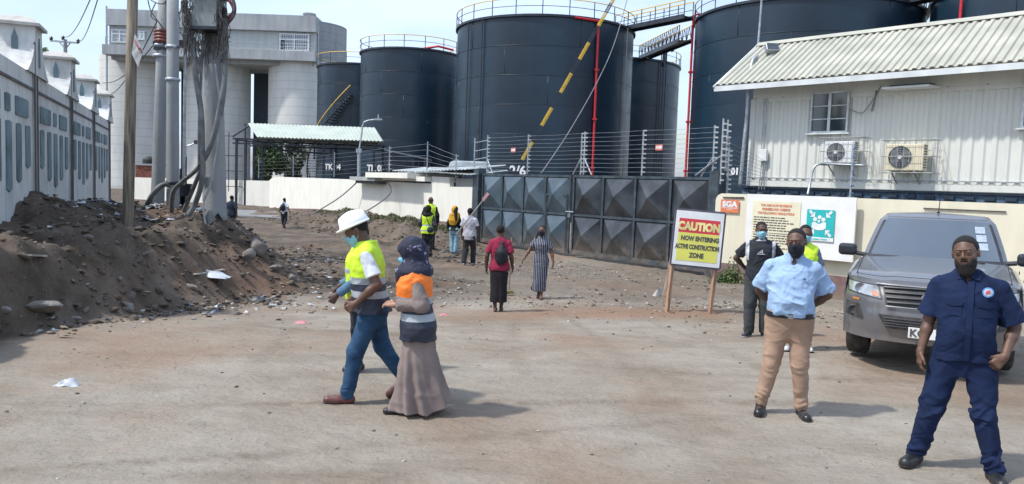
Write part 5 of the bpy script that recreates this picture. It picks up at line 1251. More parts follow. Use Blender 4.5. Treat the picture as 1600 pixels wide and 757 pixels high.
for sgn in (-1, 1):
    h = patch([(sgn*.50, .835), (sgn*.875, .875), (sgn*.89, .985), (sgn*.545, .965)], .010, m_lens, 'headlight')
    patch([(sgn*.485, .82), (sgn*.885, .86), (sgn*.905, .995), (sgn*.53, .98)], .005, m_carb, 'headlight_surround')
    mb = MB(); c_ = (sgn*.74, yf(.74, .92)-.016, .92); mb.lathe((0, 0, 0), [(.01, 0), (.05, .0), (.058, .012)], 16); mb.v = [(x+c_[0], c_[1]-z, y+c_[2]) for x, y, z in mb.v]; mb.build('reflector', m_chrome, h, local=True, smooth=True)
    patch([(sgn*.52, .85), (sgn*.60, .86), (sgn*.61, .915), (sgn*.53, .90)], .017, mat('amber_lens', (.55, .25, .16), .3), 'turn_lamp', 4, 2, h)
    fg = patch([(sgn*.68, .56), (sgn*.90, .585), (sgn*.895, .745), (sgn*.74, .735)], .010, m_carb, 'fog_lamp_recess')
    mb = MB(); c_ = (sgn*.80, yf(.80, .65)-.02, .65); mb.lathe((0, 0, 0), [(.01, 0), (.035, .0), (.045, .012), (.06, .012), (.062, 0)], 16); mb.v = [(x+c_[0], c_[1]-z, y+c_[2]) for x, y, z in mb.v]; mb.build('fog_lamp', mat('dark_chrome', (.12,)*3), fg, local=True, smooth=True)
    patch([(sgn*.74, .775), (sgn*.82, .775), (sgn*.82, .80), (sgn*.74, .80)], .008, mat('orange_marker', (.6, .22, .04), .4), 'side_marker', 4, 2)
    # wheels
    for ya in (0, 3.085):
        wh = MB(); wh.lathe((0, 0, 0), [(.25, -.125), (.345, -.13), (.385, -.10), (.388, 0), (.385, .10), (.345, .13), (.25, .125)], 40)
        c_ = (sgn*.77, ya, .388); wh.v = [(c_[0]+z, c_[1]+y, c_[2]+x) for x, y, z in wh.v]; T_ = wh.build('wheel', mat('tyre', (.05, .047, .043), .9, 0, .3, 12, .006, 50), pk, smooth=True, local=True)
        wh = MB(); wh.lathe((0, 0, 0), [(.01, .06*sgn), (.08, .07*sgn), (.09, .05*sgn), (.22, .03*sgn), (.26, .10*sgn)], 24); wh.v = [(c_[0]+z, c_[1]+y, c_[2]+x) for x, y, z in wh.v]; wh.build('rim', m_chrome, T_, local=True, smooth=True)
    mb = MB(); mb.tube([(sgn*.80, .86, 1.21), (sgn*.94, .86, 1.23)], .03, 8); arm = mb
    mb = MB(); mb.box((sgn*1.055, .86, 1.275), (.235, .12, .165)); mi_ = mb.build('mirror', mat('mirror_shell', (.03, .035, .045), .25, .2, .1, 4), pk, local=True, bevel=.045); arm.build('mirror_arm', m_carb, mi_, local=True)
mb = MB(); pl_ = yf(0, .50)-.055
mb.slab([(-.26+.07, pl_, .425), (.26+.07, pl_, .425), (.26+.07, pl_, .545), (-.26+.07, pl_, .545)], (0, -1, 0), .008); npl = mb.build('number_plate', mat('plate_white', (.72, .72, .70), .5, 0, .03, 3), pk, local=True)
bpy.context.view_layer.update()
pm = Matrix.Translation(pk.location) @ pk.rotation_euler.to_matrix().to_4x4() @ Matrix.Diagonal((.99, .99, .99, 1))
def tw_(v): return pm @ Vector(v)
def td_(v): return (pm.to_3x3() @ Vector(v)).normalized()
text_on('plate_letters', 'KCJ', .118, tw_((-.175, pl_-.010, .443)), td_((1, 0, 0)), (0, 0, 1), m_bt, npl, .003, .004, align='LEFT', sx=.95, space=1.05)
mb = MB()
for i in range(3):
    z0_ = 1.66-.105*i; x0_, x1_ = .47+.018*i, .585+.02*i; V = [(x0_+(x1_-x0_)*a_/4-.01*b_/3, gfront(x0_+(x1_-x0_)*a_/4-.01*b_/3, z0_-.085+.085*b_/3)-.018, z0_-.085+.085*b_/3) for b_ in range(4) for a_ in range(5)]
    mb.add(V, [(b_*5+a_, b_*5+a_+1, b_*5+a_+6, b_*5+a_+5) for b_ in range(3) for a_ in range(4)])
mb.build('windshield_stickers', mat('sticker', (.36, .42, .48), .5, 0, .1, 20), pk, local=True)
mb = MB(); mb.tube([(.02, 1.62, 1.81), (.03, 1.55, 2.02)], .006, 5); mb.box((.02, 1.62, 1.825), (.04, .07, .02)); mb.build('antenna', m_black, pk, local=True)
mb = MB(); mb.tube([(-.55, .60, 1.20), (-.05, .545, 1.225)], .012, 5); mb.tube([(.05, .60, 1.20), (.58, .60, 1.225)], .012, 5); mb.build('wiper', m_black, pk, local=True)
mb = MB()      # hood shut lines and hood crease
for sgn in (-1, 1): mb.tube([(sgn*(.80+.03*i/10), -.60+1.22*i/10, ztop(.80, -.6+1.22*i/10)+.001) for i in range(11)], .004, 4)
mb.tube([(x, yf(x, 1.02)+.035, ztop(x, yf(x, 1.02)+.05)+.0) for x in [-.8+1.6*i/30 for i in range(31)]], .004, 4)
mb.build('shut_lines', m_black, pk, local=True)

# ================================================================== CAUTION SIGN
cpos = gplace(1046, 486); cpos2 = gplace(1118, 492); Yc = (cpos.y+cpos2.y)/2
def cs(u, v, o=0.): p = pt(u, v, Yc+o); return p
c00, c10, c11, c01 = cs(1049, 412), cs(1121, 422), cs(1127, 333), cs(1055, 328)
rt = Vector((c10.x-c00.x, -.10, 0)).normalized(); lean = ((c01-c00).normalized()+Vector((0, 0, 1))*.0)
wd_ = (c10-c00).length; hg = (c01-c00).length
org = c00; upv = (UP+rt*((c01-c00).dot(rt)/hg)*.4 + Vector((0, .05, 0))).normalized(); rtv = (rt+UP*(-.055)).normalized(); upv = (upv-rtv*upv.dot(rtv)).normalized(); nv_ = rtv.cross(upv)
if nv_.y > 0: nv_ = -nv_
cst = thing('caution_sign', 'yellow and red caution sign on two wooden stakes in front of the dark gate leaf', 'sign', cpos)
def S(x, y, o=0.): return org+rtv*(wd_*x)+upv*(hg*y)+nv_*o
mb = MB(); mb.slab([S(0, 0), S(1, 0), S(1, 1), S(0, 1)], nv_, .02); mb.build('board', m_white, cst)
mb = MB()
for a, b in ((( -.015, -.015), (1.015, -.015)), ((1.015, -.015), (1.015, 1.015)), ((1.015, 1.015), (-.015, 1.015)), ((-.015, 1.015), (-.015, -.015))): mb.beam(S(*a), S(*b), .02, .045)
mb.build('frame', mat('dark_sign_frame', (.10, .09, .13), .6), cst)
mb = MB(); mb.slab([S(.075, .08, .021), S(.93, .08, .021), S(.93, .60, .021), S(.075, .60, .021)], nv_, .003); mb.build('yellow_field', mat('sign_yellow', (.68, .66, .13), .5, 0, .03, 3), cst)
mb = MB(); mb.slab([S(.075, .60, .021), S(.93, .60, .021), S(.93, .86, .021), S(.075, .86, .021)], nv_, .003); mb.build('red_field', mat('sign_red', (.58, .04, .06), .5, 0, .03, 3), cst)
m_ty = mat('sign_letters_yellow', (.80, .72, .30), .5)
text_on('caution_lettering', 'CAUTION', hg*.20, S(.50, .655, .0245), rtv, upv, m_ty, cst, .003, .012, sx=.84)
for i, (s_, sz) in enumerate((('NOW ENTERING', .115), ('ACTIVE CONSTRUCTION', .115), ('ZONE', .12))):
    text_on('lettering', s_, hg*sz, S(.5 if i else .54, .46-.155*i, .0245), rtv, upv, m_bt, cst, .003, .006, sx=(.78, .60, .78)[i])
for x, base, lab in ((.03, cpos, None), (.93, cpos2, None)):
    b_ = S(x, 0, -.03); g_ = Vector((b_.x-upv.x*b_.z-.03, b_.y, gz(b_.x, b_.y)-.3)); mb = MB(); mb.beam(g_, S(x, .96, -.04), .075, .05); mb.build('stake', mat('raw_stake_wood', (.42, .26, .17), .8, 0, .2, 4, .003, 30, stretch=(8, 8, .6)), cst)
    g2_ = g_+Vector((.07 if x > .5 else -.08, .10, .32)); mb = MB(); mb.beam(g2_, S(x, .3, -.09)+rtv*(.05 if x > .5 else -.02), .045, .03); mb.build('stake', mat('pale_stake_wood', (.45, .36, .28), .8, 0, .2, 4), cst)

# ================================================================== ROCKS, RUBBLE, LITTER, WEEDS
def rock_mesh(seed, n=2):
    import bmesh
    bm = bmesh.new(); bmesh.ops.create_icosphere(bm, subdivisions=n, radius=1); rg = random.Random(seed); o = Vector((rg.random()*50, rg.random()*50, 0))
    planes = [(Vector((rg.gauss(0, 1), rg.gauss(0, 1), rg.gauss(0, 1))).normalized(), rg.uniform(.30, .62)) for _ in range(11)]
    for v in bm.verts:
        c = v.co.copy()
        for n_, d_ in planes:
            k = c.dot(n_)
            if k > d_: c -= n_*(k-d_)
        c *= 1+.12*mnoise.noise(v.co*1.7+o); v.co = Vector((c.x, c.y*rg.uniform(.98, 1.02), c.z))
    V = np.array([v.co for v in bm.verts]); F = np.array([[v.index for v in f.verts] for f in bm.faces]); bm.free(); return V, F
m_rock = stained('grey_stone', (.24, .22, .20), (.12, .098, .078), .9, 2.5, (3, 3, 3), .4, .7, .02)
protos = [rock_mesh(i, 3) for i in range(6)]
RK = [(60, 487, 78, 24, 'large flat pale rock at the foot of the soil heap, far left'), (8, 492, 26, 16, 'rock cut by the left edge of the picture, beside the large flat one'), (396, 398 - 10, 36, 26, 'biggest grey boulder half way up the soil heap'), (197, 481, 26, 18, 'round grey rock at the foot of the heap, below the wooden pole'),
      (384, 404, 34, 22, 'dark boulder leaning against the biggest one'), (205, 465, 20, 14, 'small pale rock just above the round grey one'), (418, 470, 12, 8, 'little stone lying on the yard side of the boulders'), (120, 500, 20, 9, 'low stone right of the large flat rock'),
      (455, 440, 18, 12, 'grey stone at the right toe of the heap'), (235, 500, 16, 10, 'stone at the edge of the yard below the heap'), (560, 352, 40, 10, 'long grey slab of rubble on the bank below the cream wall'), (1027, 463, 22, 16, 'white broken block left of the caution sign stakes'),
      (430, 425, 24, 14, 'angular stone on the heap slope nearest the yard'), (300, 450, 24, 12, 'flat stone midway along the foot of the heap')]
RK[2] = (399, 376+18, 36, 26, RK[2][4])
for i, (u, v, w, h, lab) in enumerate(RK):
    p = gplace(u, v); V, F = protos[i % 6]; sx_ = w/2400*p.y; sz = h/1500*p.y; a_ = i*1.7
    V = V*np.array([sx_, sx_*.8, sz]); c_, s_ = math.cos(a_), math.sin(a_); V2 = V.copy(); 
    o = npmesh('rock', V2, F, m_rock if i != 11 else mat('broken_white_block', (.55, .54, .52), .9, 0, .2, 4), smooth=False); o.location = (p.x, p.y, gz(p.x, p.y)+sz*.25); o.rotation_euler = (0, .1, .3*(i % 3-1)); tag(o, lab, 'rock')
# rubble (uncountable): stones and clods in one object
def scatter(name, label, n, fn, smin, smax, mats, seed, cat='rubble', flat=.7):
    rg = np.random.default_rng(seed); P = []; 
    lowp = [rock_mesh(40+i, 1) for i in range(5)]; VV = []; FF = []; MI = []; k = 0; c = 0
    while c < n:
        x, y = fn(rg); 
        if x is None: continue
        V, F = lowp[rg.integers(5)]; s = smin*(smax/smin)**(rg.random()**2.6); a = rg.random()*6.28; z = gz(x, y)
        R3 = np.array([[math.cos(a), -math.sin(a), 0], [math.sin(a), math.cos(a), 0], [0, 0, 1]])
        W_ = (V*np.array([s, s*(.6+.4*rg.random()), s*flat*(.6+.6*rg.random())]))@R3.T+np.array([x, y, z+s*.12])
        VV.append(W_); FF.append(F+k); MI.append(np.full(len(F), rg.integers(len(mats)))); k += len(V); c += 1
    o = npmesh(name, np.concatenate(VV), np.concatenate(FF), mats, smooth=False, mi=np.concatenate(MI)); return tag(o, label, cat, kind='stuff')
m_cl1 = mat('earth_clod', (.115, .088, .067), .95, 0, .25, 9); m_cl2 = mat('grey_rubble', (.20, .18, .155), .9, 0, .25, 9); m_cl3 = mat('pale_rubble', (.40, .385, .36), .9, 0, .2, 9)
def fn_heap(rg):
    y = rg.uniform(8.8, 26); x = rg.uniform(-13, -3.2); q = float(mound_q(np.array(x), np.array(y)))
    return (x, y) if 0 < q < 1.12+.1*rg.random() else (None, None)
def fn_toe(rg):
    y = rg.uniform(8.5, 22); x = rg.uniform(-8.5, -1.0); q = float(mound_q(np.array(x), np.array(y)))
    return (x, y) if .92 < q < 1.0+.9*rg.random()**2 else (None, None)
def fn_bank(rg):
    y = rg.uniform(22, 46); x = rg.uniform(-16, -1); s2 = 16.7-(.836*x+.549*y); return (x, y) if .2 < s2 < 4.8 else (None, None)
def fn_yard(rg):
    y = rg.uniform(4, 22); x = rg.uniform(-.75*y, .75*y)
    d = math.exp(-((y-17)/6)**2) if x < 3 else math.exp(-((y-14)/3)**2); 
    return (x, y) if rg.random() < .16+d else (None, None)
def fn_sign(rg):
    x = rg.normal(4, 1.6); y = rg.normal(14.6, 1.5); return (x, y) if 10 < y < 19 and x < 8 else (None, None)
scatter('rubble', 'loose clods and broken stone covering the soil heap', 7500, fn_heap, .016, .15, [m_cl1, m_cl1, m_cl1, m_cl2, m_cl1, m_cl1, m_cl1], 1)
scatter('rubble', 'stones spilling from the toe of the heap onto the yard', 1300, fn_toe, .010, .10, [m_cl1, m_cl2, m_cl3], 2)
scatter('rubble', 'grey rubble on the bank under the cream wall', 2600, fn_bank, .025, .15, [m_cl1, m_cl1, m_cl2], 3)
scatter('gravel', 'small stones scattered over the packed yard', 3200, fn_yard, .006, .035, [m_cl2, m_cl3, m_cl1], 4, 'gravel')
scatter('gravel', 'stones on the reddish hump around the caution sign', 800, fn_sign, .010, .07, [m_cl2, m_cl3, m_cl1], 5, 'gravel')
def fn_gate(rg):
    x = rg.uniform(-3, 7); y = rg.uniform(15, 27); return (x, y) if (x+1.5)*.72+(y-33)*.7 < -2.2 and nse(np.array(x), np.array(y), .7, 31.) > -.25 else (None, None)
scatter('rubble', 'clods and stones on the broken soil in front of the gate', 2200, fn_gate, .015, .09, [m_cl1, m_cl2, m_cl1, m_cl3], 9)
# plastic rubbish on the heap (stuff) and single pieces
def scrap(n, fn, s0, s1, mats, seed, label, dens=None):
    rg = np.random.default_rng(seed); V = []; F = []; MI = []; k = 0; c = 0
    while c < n:
        x, y = fn(rg)
        if x is None: continue
        s = rg.uniform(s0, s1); z = gz(x, y)+.02; a = rg.random()*6.28; ca, sa = math.cos(a), math.sin(a)
        g = []
        for i in range(4):
            for j in range(3):
                lx, ly = (i/3-.5)*s*2+rg.normal()*s*.12, (j/2-.5)*s*.9+rg.normal()*s*.12; g.append((x+lx*ca-ly*sa, y+lx*sa+ly*ca, z+abs(rg.normal())*s*.28))
        V += g; m_ = rg.integers(len(mats))
        for i in range(3):
            for j in range(2): F.append((k+i*3+j, k+(i+1)*3+j, k+(i+1)*3+j+1, k+i*3+j+1)); MI.append(m_)
        k += 12; c += 1
    return tag(npmesh('litter', V, F, mats, smooth=False, mi=MI), label, 'litter', kind='stuff')
m_pl = [mat('white_plastic_film', (.50, .53, .56), .4, 0, .15, 6), mat('blue_grey_plastic', (.20, .26, .33), .45, 0, .2, 6), mat('dark_plastic_film', (.05, .055, .06), .5, 0, .2, 6), mat('brown_paper_scrap', (.28, .22, .16), .8, 0, .2, 6)]
def fn_lit(rg):
    y = rg.uniform(14, 26); x = rg.uniform(-12, -5.2); q = float(mound_q(np.array(x), np.array(y))); return (x, y) if q < .85 and (x+9)**2/14+(y-21)**2/28 < 1.0 else (None, None)
scrap(420, fn_lit, .04, .14, m_pl, 6, 'plastic and paper rubbish strewn on the heap around the poles')
scrap(90, fn_heap, .03, .08, m_pl+[m_pl[3]], 7, 'scattered scraps of plastic in the slope of the soil heap')
scrap(90, fn_toe, .03, .09, m_pl, 8, 'scraps of plastic and paper at the edge of the yard')
def crumple(u, v, wpx, m, lab, cat='litter', name='plastic_bag', hh=.35):
    p = gplace(u, v); w = wpx/1200*p.y; rg = np.random.default_rng(int(u)); n = 9; V = []; F = []
    for i in range(n):
        for j in range(n):
            a, b = i/(n-1)-.5, j/(n-1)-.5; r_ = max(0, 1-(a*a+b*b)*3.6)
            V.append((a*w*(1+.25*rg.normal()*.4), b*w*.55+rg.normal()*w*.03, r_*w*hh*(.6+.5*rg.random())+.002))
    for i in range(n-1):
        for j in range(n-1): F.append((i*n+j, (i+1)*n+j, (i+1)*n+j+1, i*n+j+1))
    o = npmesh(name, V, F, m, smooth=False); o.location = (p.x, p.y, gz(p.x, p.y)); return tag(o, lab, cat)
crumple(107, 603, 36, m_pl[0], 'pale crumpled plastic bag lying alone on the yard at the lower left')
crumple(330, 430, 56, mat('clear_plastic', (.46, .50, .54), .35), 'long strip of clear plastic on the slope above the boulders', hh=.2)
crumple(472, 504, 22, mat('pink_plastic', (.55, .20, .22), .5), 'pink scrap of plastic on the yard left of the walking couple', hh=.2)
crumple(693, 492, 14, mat('pink_plastic', (.55,)*3), 'small red-pink scrap just right of the woman in the orange vest', hh=.2)
crumple(402, 470, 34, m_pl[2], 'black plastic sheet scrap on the yard below the heap', hh=.2)
crumple(340, 372, 22, mat('yellow_plastic', (.55, .40, .08), .5), 'small yellow plastic scrap on the heap right of the poles')
for (u0, v0, u1, v1, lab) in ((45, 411, 70, 403, 'pale broken board lying on the soil heap at the left'), (304, 434, 350, 424, 'thin light timber offcut on the slope near the boulders')):
    a, b = gplace(u0, v0), gplace(u1, v1); a.z = gz(a.x, a.y)+.05; b.z = gz(b.x, b.y)+.05; mb = MB(); mb.beam(a, b, .07, .025); tag(mb.build('timber_board', mat('pale_board', (.42, .39, .34), .8, 0, .2, 5)), lab, 'board')
# weeds
def weed(u, v, w, h, n, lab, seed, m=None):
    p = gplace(u, v); W_ = w/1200*p.y; H_ = h/1200*p.y; rg = np.random.default_rng(seed); V = []
    for i in range(n):
        bx, by = rg.normal(0, W_*.25), rg.normal(0, W_*.2); z = abs(rg.normal(0, .5))*H_*.8*math.exp(-(bx/W_)**2*3); d = rg.normal(size=3); d /= np.linalg.norm(d); e = np.cross(d, rg.normal(size=3)); e /= np.linalg.norm(e); s = .035+.03*rg.random(); c_ = np.array([bx, by, z])
        V += [c_-d*s, c_-e*s*.4, c_+d*s, c_+e*s*.4]
    o = npmesh('weed', V, np.arange(4*n).reshape(n, 4), m or m_weed, smooth=False); o.location = (p.x, p.y, gz(p.x, p.y)); return tag(o, lab, 'weeds')
m_weed = leafmat('weed_leaves', (.05, .09, .02), (.12, .17, .05))
weed(1146, 442, 50, 34, 1500, 'green weeds at the foot of the wall behind the caution sign', 1); weed(1166, 438, 26, 40, 700, 'taller green weeds against the maroon plinth, left of the man with the black shirt', 2)
weed(1308, 440, 40, 16, 400, 'low weeds along the plinth left of the pickup', 3); weed(1594, 500, 36, 60, 900, 'green weeds right of the pickup at the picture edge', 4); weed(1120, 436, 20, 14, 240, 'small weeds at the foot of the gate post', 5)
def fn_gr(rg):
    y = rg.uniform(30, 46); x = rg.uniform(-16, -2.4); s2 = 16.7-(.836*x+.549*y); return (x, y) if .15 < s2 < 1.7 and nse(np.array(x), np.array(y), .8, 5.)+.25 > 0 else (None, None)
rg = np.random.default_rng(21); V = []; c = 0
while c < 5200:
    x, y = fn_gr(rg)
    if x is None: continue
    z = gz(x, y); a = rg.random()*6.28; h = rg.uniform(.03, .12); dx, dy = math.cos(a)*.03, math.sin(a)*.03; l = rg.normal(0, .03, 2)
    V += [(x-dx, y-dy, z), (x+dx, y+dy, z), (x+dx*.2+l[0], y+dy*.2+l[1], z+h), (x-dx*.2+l[0], y-dy*.2+l[1], z+h)]; c += 1
tag(npmesh('grass', V, np.arange(4*c).reshape(c, 4), leafmat('dry_grass', (.07, .09, .03), (.15, .16, .07)), smooth=False), 'thin grass on the bank under the cream wall', 'grass', kind='stuff')
# ================================================================== PEOPLE (distance fields -> one smooth skin / one garment each)
f32 = np.float32
def surface_nets(d, lo, h):
    s = d < 0; a = s.astype(np.uint8)
    c = a[:-1, :-1, :-1]+a[1:, :-1, :-1]+a[:-1, 1:, :-1]+a[1:, 1:, :-1]+a[:-1, :-1, 1:]+a[1:, :-1, 1:]+a[:-1, 1:, 1:]+a[1:, 1:, 1:]
    m = (c > 0) & (c < 8); I, J, K = np.nonzero(m); n = len(I)
    idx = np.full(c.shape, -1, np.int32); idx[I, J, K] = np.arange(n)
    pos = np.zeros((n, 3)); cnt = np.zeros(n)
    cor = [(0,0,0),(1,0,0),(0,1,0),(1,1,0),(0,0,1),(1,0,1),(0,1,1),(1,1,1)]
    for p, q in ((0,1),(2,3),(4,5),(6,7),(0,2),(1,3),(4,6),(5,7),(0,4),(1,5),(2,6),(3,7)):
        A, B = cor[p], cor[q]; da = d[I+A[0], J+A[1], K+A[2]]; db = d[I+B[0], J+B[1], K+B[2]]
        x = (da < 0) != (db < 0); den = np.where(x, da-db, 1); t = np.where(x, da/den, 0)
        for ax in range(3): pos[:, ax] += np.where(x, A[ax]+t*(B[ax]-A[ax]), 0)
        cnt += x
    V = (pos/cnt[:, None]+np.stack([I, J, K], 1))*h+np.array(lo)
    F = []
    for ax in range(3):
        s0 = [slice(None)]*3; s1 = [slice(None)]*3; s0[ax] = slice(0, -1); s1[ax] = slice(1, None)
        e = s[tuple(s0)] != s[tuple(s1)]; b, c_ = [(1, 2), (2, 0), (0, 1)][ax]
        P = np.stack(np.nonzero(e), 1); ok = (P[:, b] > 0) & (P[:, c_] > 0) & (P[:, b] < s.shape[b]-1) & (P[:, c_] < s.shape[c_]-1); P = P[ok]
        def g(db, dc):
            Q = P.copy(); Q[:, b] -= db; Q[:, c_] -= dc; return idx[Q[:, 0], Q[:, 1], Q[:, 2]]
        q = np.stack([g(1, 1), g(0, 1), g(0, 0), g(1, 0)], 1); flip = ~s[P[:, 0], P[:, 1], P[:, 2]]; q[flip] = q[flip][:, ::-1]; F.append(q)
    return V, np.concatenate(F)
class Fld:
    def __init__(s, lo, hi, h):
        s.h = h; s.lo = np.array(lo, float); n = np.ceil((np.array(hi)-s.lo)/h).astype(int)+1
        s.ax = [(s.lo[i]+np.arange(n[i])*h).astype(f32) for i in range(3)]; s.d = np.full(n, .5, f32)
    def sub(s, lo, hi, pad):
        sl = [];
        for i in range(3):
            a = max(int((lo[i]-pad-s.lo[i])/s.h), 0); b = min(int((hi[i]+pad-s.lo[i])/s.h)+2, len(s.ax[i]))
            if b <= a: return None
            sl.append(slice(a, b))
        return tuple(sl)
    def grid(s, sl): return s.ax[0][sl[0]][:, None, None], s.ax[1][sl[1]][None, :, None], s.ax[2][sl[2]][None, None, :]
    def add(s, prim, k=.02, op='u'):
        fn, lo, hi = prim; sl = s.sub(lo, hi, k+3*s.h+.01)
        if sl is None: return s
        v = fn(*s.grid(sl)).astype(f32); o = s.d[sl]
        if op == 'u': hh = np.maximum(k-np.abs(o-v), 0)/k; s.d[sl] = np.minimum(o, v)-hh*hh*k*.25
        elif op == 's': v = -v; hh = np.maximum(k-np.abs(o-v), 0)/k; s.d[sl] = np.maximum(o, v)+hh*hh*k*.25
        return s
    def cut(s, fn): s.d = np.maximum(s.d, fn(*s.grid((slice(None),)*3)).astype(f32)); return s
    def disp(s, fn):
        I, J, K = np.nonzero(np.abs(s.d) < .035); s.d[I, J, K] += fn(s.ax[0][I], s.ax[1][J], s.ax[2][K]).astype(f32); return s
    def mesh(s, name, m, parent, smooth=True, mifn=None):
        V, F = surface_nets(s.d, s.lo, s.h)
        # light relax
        if len(V) == 0: return None
        mi = None
        if mifn is not None: C = V[F].mean(1); mi = mifn(C[:, 0], C[:, 1], C[:, 2])
        return npmesh(name, V, F, m, parent, smooth, mi)
def cone(a, b, ra, rb):
    a = np.array(a, float); b = np.array(b, float); ba = b-a; L2 = float(ba@ba)+1e-9; r = max(ra, rb)
    def fn(x, y, z):
        t = np.clip(((x-a[0])*ba[0]+(y-a[1])*ba[1]+(z-a[2])*ba[2])/L2, 0, 1)
        return np.sqrt((x-a[0]-t*ba[0])**2+(y-a[1]-t*ba[1])**2+(z-a[2]-t*ba[2])**2)-(ra+(rb-ra)*t)
    return fn, np.minimum(a, b)-r, np.maximum(a, b)+r
def ell(c, r, Rm=None):
    c = np.array(c, float); r = np.array(r, float); q = max(r)
    def fn(x, y, z):
        X, Y, Z = x-c[0], y-c[1], z-c[2]
        if Rm is not None:
            M_ = Rm.T; X, Y, Z = M_[0, 0]*X+M_[0, 1]*Y+M_[0, 2]*Z, M_[1, 0]*X+M_[1, 1]*Y+M_[1, 2]*Z, M_[2, 0]*X+M_[2, 1]*Y+M_[2, 2]*Z
        k0 = np.sqrt((X/r[0])**2+(Y/r[1])**2+(Z/r[2])**2); k1 = np.sqrt((X/r[0]**2)**2+(Y/r[1]**2)**2+(Z/r[2]**2)**2)+1e-6
        return k0*(k0-1)/k1
    return fn, c-q, c+q
def stack(rows, grow=0., fold=None, ex=2.3):
    R_ = np.array(rows, float); R_ = R_[np.argsort(R_[:, 0])]
    zs = R_[:, 0]; 
    def fn(x, y, z):
        zz = z.ravel(); cx, cy, rx, ry = [np.interp(zz, zs, R_[:, i]).astype(f32).reshape(z.shape) for i in (1, 2, 3, 4)]
        rx = rx+grow; ry = ry+grow; X = x-cx; Y = y-cy
        if fold:
            th = np.arctan2(Y/ry, X/rx); amp = fold[1]*np.clip((fold[2]-z)/(fold[2]-zs[0]), 0, 1); k = 1+amp*(np.sin(fold[0]*th+fold[3]+1.2*np.sin(2*th+z*3))+.5*np.sin(fold[0]*1.7*th+1.3+z*5)*1.)
            rx = rx*k; ry = ry*k
        q = (np.abs(X/rx)**ex+np.abs(Y/ry)**ex)**(1/ex)
        d = (q-1)*np.minimum(rx, ry)
        return np.maximum(d, np.maximum(z-zs[-1]-grow*.3, zs[0]-z))
    m = max(R_[:, 3].max(), R_[:, 4].max())+grow+.05
    return fn, np.array([R_[:, 1].min()-m, R_[:, 2].min()-m, zs[0]-.02]), np.array([R_[:, 1].max()+m, R_[:, 2].max()+m, zs[-1]+.02])
LAT = np.random.default_rng(77).random((32, 32, 32)).astype(f32)
def n3(x, y, z):
    xi = np.floor(x).astype(np.int32); yi = np.floor(y).astype(np.int32); zi = np.floor(z).astype(np.int32)
    fx = x-xi; fy = y-yi; fz = z-zi; fx = fx*fx*(3-2*fx); fy = fy*fy*(3-2*fy); fz = fz*fz*(3-2*fz); r = 0
    for a in (0, 1):
        for b in (0, 1):
            for c in (0, 1): r = r + LAT[(xi+a) & 31, (yi+b) & 31, (zi+c) & 31]*(fx if a else 1-fx)*(fy if b else 1-fy)*(fz if c else 1-fz)
    return r*2-1
def wr(amp, s=28, seed=0., mask=None):
    """cloth folds: warped ridges, strong in some places and absent in others"""
    def fn(x, y, z):
        o = seed*7.31; wx = .055*n3(x*9+o, y*9, z*9+o); wz = .07*n3(x*7, y*7+o, z*7)
        X, Y, Z = x+wx, y+wx*.5, z+wz
        a = 1-np.abs(n3(X*s*.42+o, Y*s*.42, (Z+.5*X)*s*.62))*2
        b = 1-np.abs(n3(X*s*.35, Y*s*.35+o, (Z-.8*X)*s*.55+5))*2
        g = np.clip(.55+.9*n3(x*6.5+o, y*6.5+3, z*6.5), 0, 1.3)
        v = amp*(1.0*a*g+.8*b*(1.2-g)-.35)*-1
        return v*(mask(x, y, z) if mask else 1)
    return fn
def rotm(yaw=0, pitch=0, roll=0):      # yaw about z (+ = towards person's left), pitch forward, roll
    y, p, r = R(yaw), R(pitch), R(roll)
    Rz = np.array([[math.cos(y), -math.sin(y), 0], [math.sin(y), math.cos(y), 0], [0, 0, 1]])
    Rx = np.array([[1, 0, 0], [0, math.cos(p), -math.sin(p)], [0, math.sin(p), math.cos(p)]])
    Ry = np.array([[math.cos(r), 0, math.sin(r)], [0, 1, 0], [-math.sin(r), 0, math.cos(r)]])
    return Rz@Rx@Ry
SKINS = {}
def skin(name, c):
    return mat(name, c, .52, 0, .12, 7, .0015, 60, spec=.45)
def cloth(name, c, var=.12, scale=9, rough=.88, bump=.0012, col2=None): return mat(name, c, rough, 0, var, scale, bump, 220, col2=col2, spec=.25)
TORSO = [(.73, 0, .012, .130, .088), (.80, 0, .01, .155, .105), (.90, 0, .012, .168, .118), (.98, 0, .008, .160, .112), (1.08, 0, .0, .145, .103), (1.20, 0, -.004, .158, .112), (1.30, 0, 0, .168, .116), (1.37, 0, .006, .158, .102), (1.42, 0, .012, .118, .080), (1.46, 0, .014, .080, .064), (1.50, 0, .014, .060, .056)]
FEM = [(.73, 0, .014, .132, .092), (.80, 0, .012, .162, .110), (.90, 0, .015, .172, .120), (.98, 0, .008, .150, .108), (1.08, 0, .0, .125, .092), (1.20, 0, -.012, .140, .110), (1.30, 0, -.012, .150, .118), (1.38, 0, .004, .150, .092), (1.44, 0, .012, .120, .07), (1.49, 0, .014, .055, .052)]
def arr(v): return np.array(v, float)
HS = 1.09
